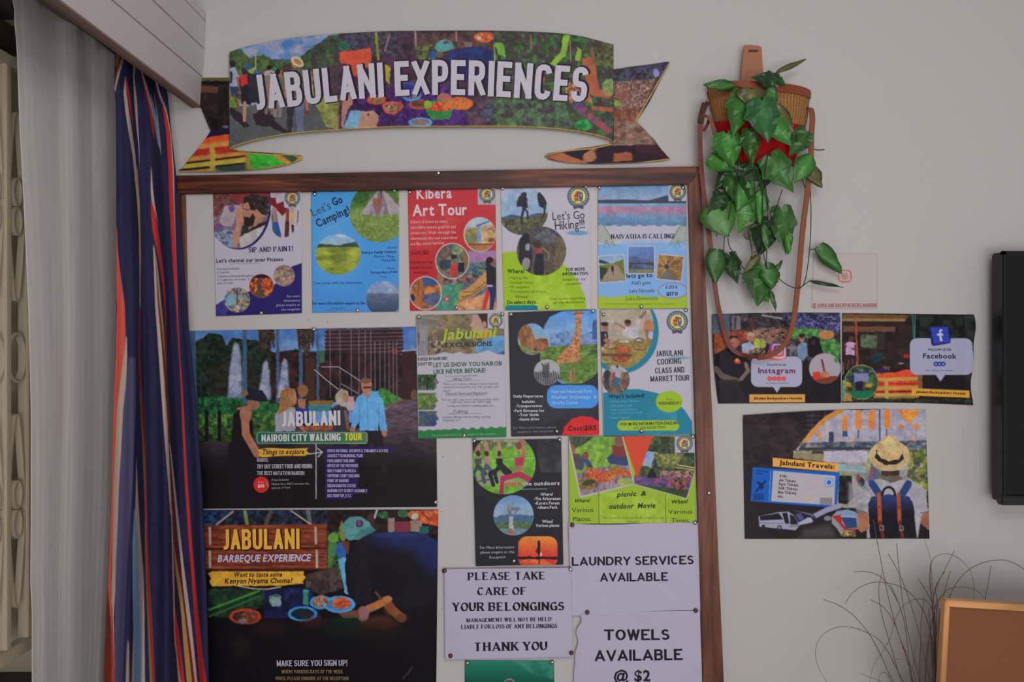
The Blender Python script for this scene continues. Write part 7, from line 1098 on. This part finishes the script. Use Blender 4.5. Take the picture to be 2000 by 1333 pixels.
# sheer curtain
m, t, b = nt('sheer_fabric'); b.inputs['Base Color'].default_value = (.74, .70, .675, 1); b.inputs['Roughness'].default_value = .9
tr = N(t, 'ShaderNodeBsdfTranslucent'); tr.inputs['Color'].default_value = (.8, .77, .75, 1); tp = N(t, 'ShaderNodeBsdfTransparent')
mx = N(t, 'ShaderNodeMixShader'); mx.inputs[0].default_value = .15; m2 = N(t, 'ShaderNodeMixShader')
tc = N(t, 'ShaderNodeTexCoord'); nz = N(t, 'ShaderNodeTexNoise'); nz.inputs['Scale'].default_value = 9; nz.inputs['Detail'].default_value = 3; t.links.new(tc.outputs['Object'], nz.inputs['Vector'])
mr = N(t, 'ShaderNodeMapRange'); mr.inputs['To Min'].default_value = .03; mr.inputs['To Max'].default_value = .10; t.links.new(nz.outputs['Fac'], mr.inputs['Value']); t.links.new(mr.outputs['Result'], m2.inputs[0])
out = t.nodes['Material Output']; t.links.new(b.outputs[0], mx.inputs[1]); t.links.new(tr.outputs[0], mx.inputs[2]); t.links.new(mx.outputs[0], m2.inputs[1]); t.links.new(tp.outputs[0], m2.inputs[2]); t.links.new(m2.outputs[0], out.inputs['Surface'])
HL = interp([(-60, 22), (0, 22), (18, 28), (30, 25), (60, 30), (110, 33), (250, 38), (400, 46), (600, 55), (800, 60), (1000, 60), (1150, 59), (1180, 62), (1333, 62), (1700, 64)])
HR = interp([(-60, 236), (0, 236), (300, 238), (600, 240), (1000, 230), (1333, 216), (1700, 212)])
def dH(U, Vv, PY):
    a = .0026+.0008*Vv; w = U+.02*np.sin(Vv*6+U*9)
    return 1.50+.345*U+.03*Vv*(1-U)+a*(np.sin(w*2*PI*2.7+2)+.8*vn(w*14, Vv*2.2, 1., 6)+.05*np.sin(w*2*PI*17+Vv*5))+.004*vn(U*6, Vv*5, .8, 4)+.0012*vn(U*16, Vv*16, .8, 9)
cloth('sheer_curtain', 'long translucent white sheer curtain in front of the window', lambda y: (HL(y), HR(y)), dH, dict(f=lambda x, y: np.full((len(x), 3), .6), top=lambda px: (px-90)*.79+2), m, 180, 60, -70, 1700)
# ------------------------------------------------------------------ hanging basket and straps
Q = lambda x, y: (1320+x/4.762, 70+y/4.762)
Sx = lambda x, y: (1320+x/4.3, 330+y/4.3)
bk = empty('basket', P3(1482, 345, D-.05), 'woven sisal basket with leather trim and red cloth band hung on wall', 'basket')
def bprof(t): return np.interp(t, [0, .28, .45, 1], [101, 95, 88, 56])       # half width in px along the drop
rim = lambda s: 176+8*s-16*(1-s*s)*.9    # s in -1..1
bot_y = 338
nu, nvv = 150, 130
V = []; Fc = []; C = []
for j in range(nvv+1):
    tt = j/nvv
    for i in range(nu+1):
        s = -1+2*i/nu; th = s*PI/2; hw = bprof(tt); cx = 1481+4*tt*2
        px = cx+math.sin(th)*hw; py = rim(s)*(1-tt)+(bot_y+(1-s*s)*4)*tt+math.cos(th)*0
        dep = .012+math.cos(th)*.085*(hw/101)
        w = 0.0
        if tt < .42:
            w = .0016*abs(math.sin(i*PI*.5))*(1 if (j+i//2) % 2 else .55)
            k = (j//2+i//2) % 2; c = np.array((150, 106, 62) if k else (116, 78, 46)); c = c*(.86+.28*random.random())
            if i % 4 == 0: c = c*.72
        else:
            c = np.array((158, 14, 20))*(.82+.22*math.sin(i*.9)**2); w = .0012*math.sin(i*.9)+.0015*math.sin(j*.3+i*.1)
        V.append(P3(px, py, D-dep-w)); C.append(c)
for j in range(nvv):
    for i in range(nu): a = j*(nu+1)+i; Fc.append((a, a+nu+1, a+nu+2, a+1))
nb = int(nvv*.42); idw = [f for k, f in enumerate(Fc) if k//nu < nb]; idr = [f for k, f in enumerate(Fc) if k//nu >= nb]
def sub(name, faces, lab):
    us = sorted({q for f in faces for q in f}); mp = {q: k for k, q in enumerate(us)}
    o = mesh(name, [V[q] for q in us], [tuple(mp[q] for q in f) for f in faces], M['weave'], bk, alb(np.array([C[q] for q in us])), True)
    if lab: o['label'] = lab
    md = o.modifiers.new('s', 'SOLIDIFY'); md.thickness = .003; md.offset = -1; return o
sub('woven_body', idw, 'tan woven body'); sub('cloth_band', idr, 'bright red cloth lower part')
# leather rim trim: broad at right, thin at left
VV = []; FF = []; n = 60
for i in range(n+1):
    s = -1+2*i/n; th = s*PI/2; px = 1481+math.sin(th)*103.5; y0 = rim(s)-3; wdt = np.interp(s, [-1, -.6, -.2, .3, 1], [3, 4, 13, 17, 15])
    dep = .012+math.cos(th)*.090
    VV += [P3(px, y0, D-dep-.003), P3(px-math.sin(th)*1, y0+wdt, D-dep-.0025), P3(px-math.sin(th)*1, y0+wdt, D-dep+.001), P3(px, y0, D-dep+.001)]
for i in range(n):
    for k in range(4): FF.append((i*4+k, i*4+(k+1) % 4, (i+1)*4+(k+1) % 4, (i+1)*4+k))
mesh('rim_trim', VV, FF, mat_plain('trim_leather', (112, 50, 30), .5, .35, noise=.15, nscale=30), bk)
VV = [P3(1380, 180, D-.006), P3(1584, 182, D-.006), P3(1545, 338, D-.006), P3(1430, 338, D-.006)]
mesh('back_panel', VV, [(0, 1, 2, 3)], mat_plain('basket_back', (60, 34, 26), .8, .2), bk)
pp = [(1453, 89), (1456, 87.5), (1468, 87.5), (1482, 89), (1488, 92), (1490, 130), (1492, 180), (1446, 180), (1449, 130)]
prism('hanging_tab', [pw(*q, D-.03) for q in pp], D-.03, D-.024, M['paddle'], bk, .001)
box('slot', (P3(1462, 0, D-.0302)[0], D-.0306, P3(0, 102, D-.0302)[2]), (P3(1480, 0, D-.0302)[0], D-.0298, P3(0, 97, D-.0302)[2]), mat_plain('slot_dark', (84, 50, 40), .8, .2), bk)
def pl(pts, k=6): return [P3(a, b, c) for a, b, c in spline(pts, k)]
d0 = D-.05
o = ribbon('strap', pl([(1383, 200, D-.03), (1373, 214, D-.04), (1369, 235, D-.045), (1367, 262, D-.045), (1369, 320, D-.045), (1374, 372, D-.045), (1381, 425, D-.045), (1389, 490, D-.045), (1394, 540, D-.043), (1401, 590, D-.035), (1408, 620, D-.028), (1416, 652, D-.02), (1428, 680, D-.018), (1450, 694, D-.02), (1480, 699, D-.03)]), .011, .0028, M['strap'], bk, across=(1, 0, 0), widths=None)
o['label'] = 'reddish leather carrying strap at left'
o = ribbon('strap', pl([(1578, 211, D-.03), (1584, 214, D-.045), (1587, 232, D-.05), (1585, 262, D-.055), (1584, 310, D-.055), (1580, 345, D-.055), (1576, 385, D-.055), (1570, 430, D-.052), (1565, 480, D-.05), (1560, 540, D-.048), (1556, 580, D-.045), (1551, 620, D-.04), (1542, 655, D-.035), (1524, 682, D-.03), (1500, 696, D-.03), (1480, 700, D-.031)]), .0125, .003, M['strap2'], bk, across=(1, .15, 0))
o['label'] = 'tan leather carrying strap at right'
ribbon('strap_keeper', pl([(1377, 202, D-.048), (1371, 222, D-.05), (1368, 240, D-.05)]), .014, .006, mat_plain('lace_dark', (60, 34, 26), .6, .3, noise=.4, nscale=200), bk)
ribbon('strap_end', pl([(1372, 228, D-.05), (1380, 226, D-.055), (1388, 236, D-.058), (1395, 258, D-.06), (1401, 278, D-.06)]), .008, .0028, M['strap2'], bk)
ribbon('strap_end', pl([(1385, 232, D-.04), (1381, 245, D-.045), (1374, 256, D-.048)]), .007, .0028, M['strap'], bk)
tube('cord', pl([(1572, 250, D-.04), (1577, 270, D-.045), (1584, 288, D-.045), (1596, 293, D-.035), (1610, 292.5, D-.03)]), .0013, mat_plain('cord', (60, 40, 34), .8, .2), bk)
# ------------------------------------------------------------------ vine
vn_o = empty('ivy_vine', P3(1482, 610, D-.06), 'artificial green ivy vine trailing out of the woven basket', 'plant')
def tubes(pts, r=.0011): tube('stem', [P3(a, b, D-c) for a, b, c in spline(pts, 5)], r, M['stem'], vn_o, n=5)
for q in ([(1582, 355, .05), (1584, 420, .05), (1581, 490, .045), (1573, 545, .03), (1562, 563, .065), (1540, 558, .065), (1520, 543, .06), (1503, 522, .05)], [(1583, 488, .045), (1592, 487, .03), (1604, 489, .025)], [(1562, 563, .065), (1573, 555, .05), (1581, 549, .03)],
          [(1490, 340, .09), (1497, 380, .08), (1500, 440, .07), (1496, 520, .06)], [(1528, 370, .09), (1520, 395, .08), (1512, 420, .07), (1505, 445, .07)], [(1401, 362, .07), (1400, 390, .06)], [(1401, 450, .05), (1399, 463, .05)], [(1415, 455, .06), (1414, 480, .05), (1413, 502, .04)],
          [(1421, 458, .06), (1424, 480, .06), (1436, 500, .05), (1450, 522, .05), (1468, 540, .05)], [(1461, 450, .07), (1466, 475, .07), (1469, 495, .06), (1466, 505, .06)], [(1483, 487, .06), (1472, 495, .06)], [(1567, 352, .06), (1574, 372, .05), (1580, 395, .05)], [(1470, 330, .1), (1475, 380, .09), (1480, 440, .08), (1492, 500, .07), (1500, 530, .06)], [(1445, 300, .11), (1436, 360, .09), (1421, 440, .07), (1424, 462, .06)], [(1500, 300, .11), (1494, 345, .1), (1500, 400, .08), (1512, 440, .07)], [(1445, 178, .11), (1436, 200, .12), (1436, 240, .11)], [(1500, 172, .12), (1512, 190, .12), (1524, 230, .11), (1536, 270, .1)], [(1460, 175, .12), (1462, 210, .13), (1468, 250, .12)], [(1555, 262, .09), (1560, 300, .08)], [(1490, 370, .08), (1488, 440, .07), (1484, 490, .06)], [(1446, 534, .05), (1456, 538, .05), (1470, 540, .05)], [(1450, 552, .05), (1464, 549, .05)]): tubes(q)
OUT = {  # half outlines of the leaf kinds: (along, out)
 'ivy': [(0, .0), (-.12, .18), (-.10, .40), (.04, .46), (.16, .50), (.33, .58), (.42, .44), (.56, .38), (.76, .20), (1, 0)],
 'heart': [(0, 0), (-.09, .14), (-.08, .30), (.05, .43), (.22, .49), (.42, .45), (.62, .34), (.80, .19), (.92, .08), (1, 0)],
 'long': [(0, 0), (.04, .2), (.14, .38), (.3, .49), (.48, .47), (.64, .38), (.78, .25), (.9, .12), (.96, .05), (1, 0)]}
GB = (44, 98, 46); 
def leaf(bx, by, tx, ty, w, dep, col, kind='ivy', fold=.22, curl=.15, pitch=0.0, tip=None):
    """bx,by petiole; tx,ty tip (photo px at wall scale); w width px; dep metres before the wall; pitch tilts the tip towards the room"""
    k = (D-dep)/F; B = np.array([(bx-1000)*k, (666.5-by)*k]); T = np.array([(tx-1000)*k, (666.5-ty)*k]); ax = T-B; L = np.hypot(*ax); ax = ax/L; sd = np.array([ax[1], -ax[0]]); W_ = w*k
    rnd = random.Random(int(bx*13+by*7)); o = OUT[kind]; VV = []; Cc = []
    col = np.array(col, float)*np.array([.80, .77, .58]); w = w*1.13
    def P(a, s):
        q = B+ax*a*L+sd*s*W_; y = D-dep-abs(s)*W_*fold*-1-(a*L)*pitch-curl*L*(.25-(a-.5)**2)+.004*math.sin(a*7+s*9+bx)
        return (q[0], min(y, D-.006), q[1])
    for a, h in o:
        for f in (-1, -.5, 0, .5, 1):
            j = 1+(rnd.random()-.5)*.10*(abs(f) == 1); VV.append(P(a if f else max(a, 0)*.98, f*h*j)); sh = 1.10-.14*abs(f)+(rnd.random()-.5)*.10
            if f == 0: sh *= 1.16
            Cc.append(col*sh)
    FF = []
    for i in range(len(o)-1):
        for j in range(4): FF.append((i*5+j, (i+1)*5+j, (i+1)*5+j+1, i*5+j+1))
    ob = mesh('leaf', VV, FF, M['leaf'], vn_o, alb(np.clip(np.array(Cc), 8, 255)), kind != 'ivy')
    s = ob.modifiers.new('s', 'SOLIDIFY'); s.thickness = .0008; s.offset = 0
    return ob
GA = (46, 92, 46); GL = (58, 124, 62); GD = (30, 62, 34); GO = (84, 84, 56); GM = (50, 104, 52); GP = (68, 122, 66)
for a in ((1436, 168, 1372, 166, 22, .10, GM, 'long', .1), (1516, 158, 1467, 150, 34, .125, GD, 'ivy'), (1514, 143, 1576, 115, 11, .06, GO, 'long', .1), (1514, 150, 1536, 168, 14, .11, GM), (1467, 174, 1466, 208, 62, .135, GO, 'heart', .1), (1508, 170, 1500, 226, 30, .13, GM, 'long'),
          (1452, 184, 1432, 266, 50, .13, GM, 'ivy', .15), (1488, 198, 1500, 280, 64, .15, (40, 96, 64), 'ivy', .3), (1514, 204, 1552, 266, 30, .12, GO, 'long'), (1512, 238, 1546, 288, 44, .135, GL, 'ivy'), (1574, 258, 1540, 306, 42, .085, GA, 'ivy'), (1420, 262, 1432, 326, 56, .11, GL, 'ivy', .3), (1464, 256, 1470, 324, 36, .115, GA, 'ivy'), (1392, 306, 1432, 334, 44, .085, GL, 'ivy'),
          (1506, 308, 1549, 378, 60, .10, GM, 'ivy', .12), (1586, 302, 1551, 358, 42, .075, GL, 'long'), (1582, 328, 1605, 368, 34, .06, GO, 'heart'), (1445, 322, 1396, 370, 50, .07, GD), (1474, 326, 1462, 392, 58, .075, GD), (1425, 348, 1432, 394, 26, .08, GA), (1496, 322, 1488, 372, 46, .08, GD),
          (1463, 360, 1438, 412, 48, .075, GL, 'heart'), (1424, 376, 1379, 420, 42, .07, GD), (1397, 404, 1422, 464, 74, .07, GP, 'heart', .1), (1462, 392, 1440, 458, 62, .065, GP, 'ivy', .1), (1482, 372, 1484, 440, 38, .07, GL), (1502, 432, 1482, 502, 54, .055, GD), (1528, 410, 1536, 498, 48, .07, GA, 'ivy', .3), (1540, 452, 1540, 498, 18, .075, GL, 'long'),
          (1400, 492, 1396, 556, 44, .06, GA, 'heart'), (1424, 500, 1440, 556, 38, .05, GD), (1485, 497, 1452, 534, 18, .06, GO, 'long'), (1490, 520, 1480, 600, 60, .06, GA), (1502, 528, 1508, 566, 42, .068, GM, 'heart'), (1504, 566, 1516, 610, 11, .05, GA, 'long'), (1511, 534, 1528, 508, 10, .055, GA, 'long'), (1603, 484, 1646, 536, 34, .035, GM, 'heart'), (1580, 549, 1648, 562, 8, .03, GD, 'long'), (1491, 438, 1499, 492, 16, .075, GM, 'long'), (1456, 455, 1462, 470, 12, .06, GO, 'long'), (1478, 560, 1502, 592, 34, .052, GL)): leaf(*a)
# ------------------------------------------------------------------ television, brown board, dry stems, console
tv = empty('television', P3(1975, 990, D-.04), 'black flat television on the wall at the right edge', 'television')
xl = P3(1957, 0, D-.075)[0]; zt = P3(0, 490.5, D-.075)[2]; zb = P3(0, 986, D-.075)[2]; xr2 = xl+1.02
box('casing', (xl+.002, D-.068, zb+.004), (xr2-.002, D-.03, zt-.002), M['tvb'], tv, .003)
box('screen', (xl+.009, D-.0745, zb+.028), (xr2-.009, D-.067, zt-.009), M['tvs'], tv)
box('bezel', (xl, D-.077, zb), (xl+.01, D-.066, zt), M['tvb'], tv, .002); box('bezel', (xr2-.01, D-.077, zb), (xr2, D-.066, zt), M['tvb'], tv, .002); box('bezel', (xl, D-.077, zt-.01), (xr2, D-.066, zt), M['tvb'], tv, .002)
o = box('bottom_bar', (xl-.005, D-.082, zb-.001), (xr2+.005, D-.06, zb+.020), mat_plain('bar_plastic', (26, 26, 28), .3, .5, gain=False), tv, .003)
box('wall_mount', (xl+.3, D-.032, zb+.15), (xl+.7, D, zt-.15), M['tvb'], tv)
ZK = -.99
cs = empty('console_table', (.85, 1.7, ZF), 'low brown wooden console table under the television', 'table')
box('top', (.62, 1.45, ZK-.03), (1.75, D-.002, ZK), M['ticksurf'], cs, .003)
for x in (.64, 1.69):
    for y in (1.47, D-.05): box('leg', (x, y, ZF), (x+.04, y+.04, ZK-.03), M['ticksurf'], cs, .002)
YBd = 1.70
def pb(px, py): x, _, z = P3(px, py, YBd); return (x, z)
cb = empty('pinboard', P3(1960, 1500, YBd), 'brown board in a pale pine frame standing at the bottom right corner', 'pinboard')
zbb = ZK; kx = YBd/F
x1b = (2300-1000)*kx
def seg(a, b): return a
fr_t = [pb(1841, 1169.5), (x1b, pb(0, 1196)[1]), (x1b-.018, pb(0, 1209)[1]), pb(1849, 1182.5)]
prism('frame_rail', fr_t, YBd-.012, YBd+.006, M['pine'], cb, .001)
bl_x = (1816-1000)*kx
prism('frame_stile', [pb(1840.5, 1170), pb(1849.5, 1183), (bl_x+.016, zbb+.014), (bl_x, zbb)], YBd-.012, YBd+.006, M['pinez'], cb, .001)
prism('frame_rail', [(bl_x, zbb), (bl_x+.016, zbb+.014), (x1b-.018, zbb+.014), (x1b, zbb)], YBd-.012, YBd+.006, M['pine'], cb, .001)
prism('frame_stile', [(x1b, pb(0, 1196)[1]), (x1b, zbb), (x1b-.018, zbb+.014), (x1b-.018, pb(0, 1209)[1])], YBd-.012, YBd+.006, M['pinez'], cb, .001)
prism('panel', [pb(1847, 1181), (x1b-.015, pb(0, 1206)[1]), (x1b-.015, zbb+.01), (bl_x+.012, zbb+.01)], YBd-.004, YBd+.004, M['cork'], cb)
# vase and stems
vx = (1815-1000)*1.80/F
vs = empty('vase', (vx, 1.80, ZK), 'clay vase on the console table holding the dry stems', 'vase')
prof = [(.03, 0), (.045, .01), (.052, .04), (.045, .075), (.026, .105), (.024, .12), (.028, .128), (.022, .126), (.02, .10), (0, .09)]
VV = []; FF = []; n = 24
for r, z in prof:
    for k in range(n): VV.append((vx+r*math.cos(2*PI*k/n), 1.80+r*math.sin(2*PI*k/n), ZK+z))
for i in range(len(prof)-1):
    for k in range(n): FF.append((i*n+k, i*n+(k+1) % n, (i+1)*n+(k+1) % n, (i+1)*n+k))
FF.append(tuple(range(n))[::-1]); mesh('body', VV, FF, M['vase'], vs, smooth=True)
ds = empty('dry_stems', (vx, 1.80, ZK+.1), 'bunch of thin dry brown twigs rising beside the pine-framed board', 'dry stems')
Uq = lambda x, y: (1580+x/4.4, 1030+y/4.4)
TW = [[(555, -60), (585, 120), (640, 400), (700, 680), (780, 950), (860, 1150), (890, 1333)], [(753, 140), (775, 380), (800, 600), (840, 850), (900, 1120), (950, 1333)], [(682, 232), (780, 410), (860, 620), (930, 850), (990, 1100), (1035, 1333)], [(390, 385), (500, 385), (620, 430), (720, 560), (800, 740), (840, 950), (860, 1150), (885, 1333)], [(310, 660), (380, 560), (500, 490), (620, 475), (780, 510), (900, 600), (990, 740), (1050, 930), (1075, 1150), (1080, 1333)],
      [(125, 625), (250, 670), (370, 750), (480, 870), (560, 990), (640, 1150), (730, 1333)], [(150, 1333), (80, 1200), (55, 1080), (90, 960), (190, 880), (330, 857), (480, 900), (600, 970), (690, 1090), (760, 1230), (800, 1333)], [(630, 390), (600, 520), (615, 700), (680, 950), (750, 1180), (800, 1333)], [(530, 625), (640, 690), (730, 820), (800, 1010), (860, 1200), (900, 1333)], [(520, 1333), (560, 1180), (640, 1060), (700, 950), (740, 800), (800, 690), (900, 625), (1000, 630), (1060, 720), (1080, 900), (1085, 1333)],
      [(935, 440), (1000, 540), (1060, 660), (1085, 800), (1090, 1333)], [(990, 605), (965, 800), (960, 1000), (955, 1333)], [(990, 110), (1040, 260), (1060, 480), (1075, 700), (1080, 1000), (1085, 1333)], [(1045, 315), (1035, 450), (1055, 620), (1070, 850), (1078, 1333)], [(1250, 205), (1170, 360), (1095, 520), (1065, 650), (1070, 900), (1080, 1333)], [(1170, 380), (1110, 470), (1085, 540), (1100, 640), (1090, 1000), (1095, 1333)],
      [(1215, 375), (1180, 500), (1150, 620), (1120, 800), (1100, 1333)], [(1420, 640), (1415, 480), (1370, 350), (1270, 260), (1180, 230), (1090, 255), (1050, 320), (1045, 480), (1060, 700), (1085, 1333)], [(1900, 420), (1830, 350), (1720, 295), (1620, 285), (1500, 305), (1370, 370), (1270, 480), (1205, 610), (1150, 800), (1110, 1100), (1100, 1333)], [(1505, 610), (1440, 545), (1340, 518), (1230, 525), (1160, 570), (1110, 660), (1090, 900), (1090, 1333)], [(1565, 330), (1540, 480), (1515, 625), (1480, 900), (1300, 1150), (1110, 1333)],
      [(600, 1333), (610, 1270), (650, 1250), (690, 1290), (710, 1333)], [(440, 1255), (520, 1290), (600, 1320), (660, 1360)], [(700, 500), (760, 630), (820, 820), (850, 1040), (880, 1333)], [(880, 1333), (895, 1180), (905, 1080), (930, 960)], [(1000, 1333), (1010, 1150), (1030, 980), (1060, 800), (1100, 640), (1140, 612)], [(740, 1130), (830, 1140), (880, 1200), (920, 1333)], [(1030, 700), (1045, 900), (1065, 1333)], [(1120, 700), (1100, 900), (1070, 1100), (1060, 1333)], [(700, 1110), (760, 1230), (850, 1400)]]
rr_ = random.Random(3)
for i, tw in enumerate(TW):
    Yt = 1.76+.10*rr_.random() if i not in (20,) else 1.78
    pts = [(*Uq(x, y), Yt) for x, y in tw]
    if tw[-1][1] < tw[0][1] and tw[0][1] > 1250 and tw[-1][1] < 1250: pts = pts[::-1]
    root = (1815+8*(rr_.random()-.5), 0, 1.80); ex, ey, _ = pts[-1]
    if pts[-1][1] >= 1330:
        rp = (1000+vx*F/1.80+10*(rr_.random()-.5), 666.5-(ZK+.115)*F/1.80)
        pts.append(((ex*.35+rp[0]*.65), ey+(rp[1]-ey)*.65, (Yt+1.80)/2)); pts.append((rp[0], rp[1], 1.80))
    q = [P3(a, b, c) for a, b, c in spline(pts, 5)]
    tube('stem', q, .0004 if i in (6, 9, 12, 17, 19, 21, 22, 24, 26) else .0007, M['twig'], ds, n=4, r1=.0010)
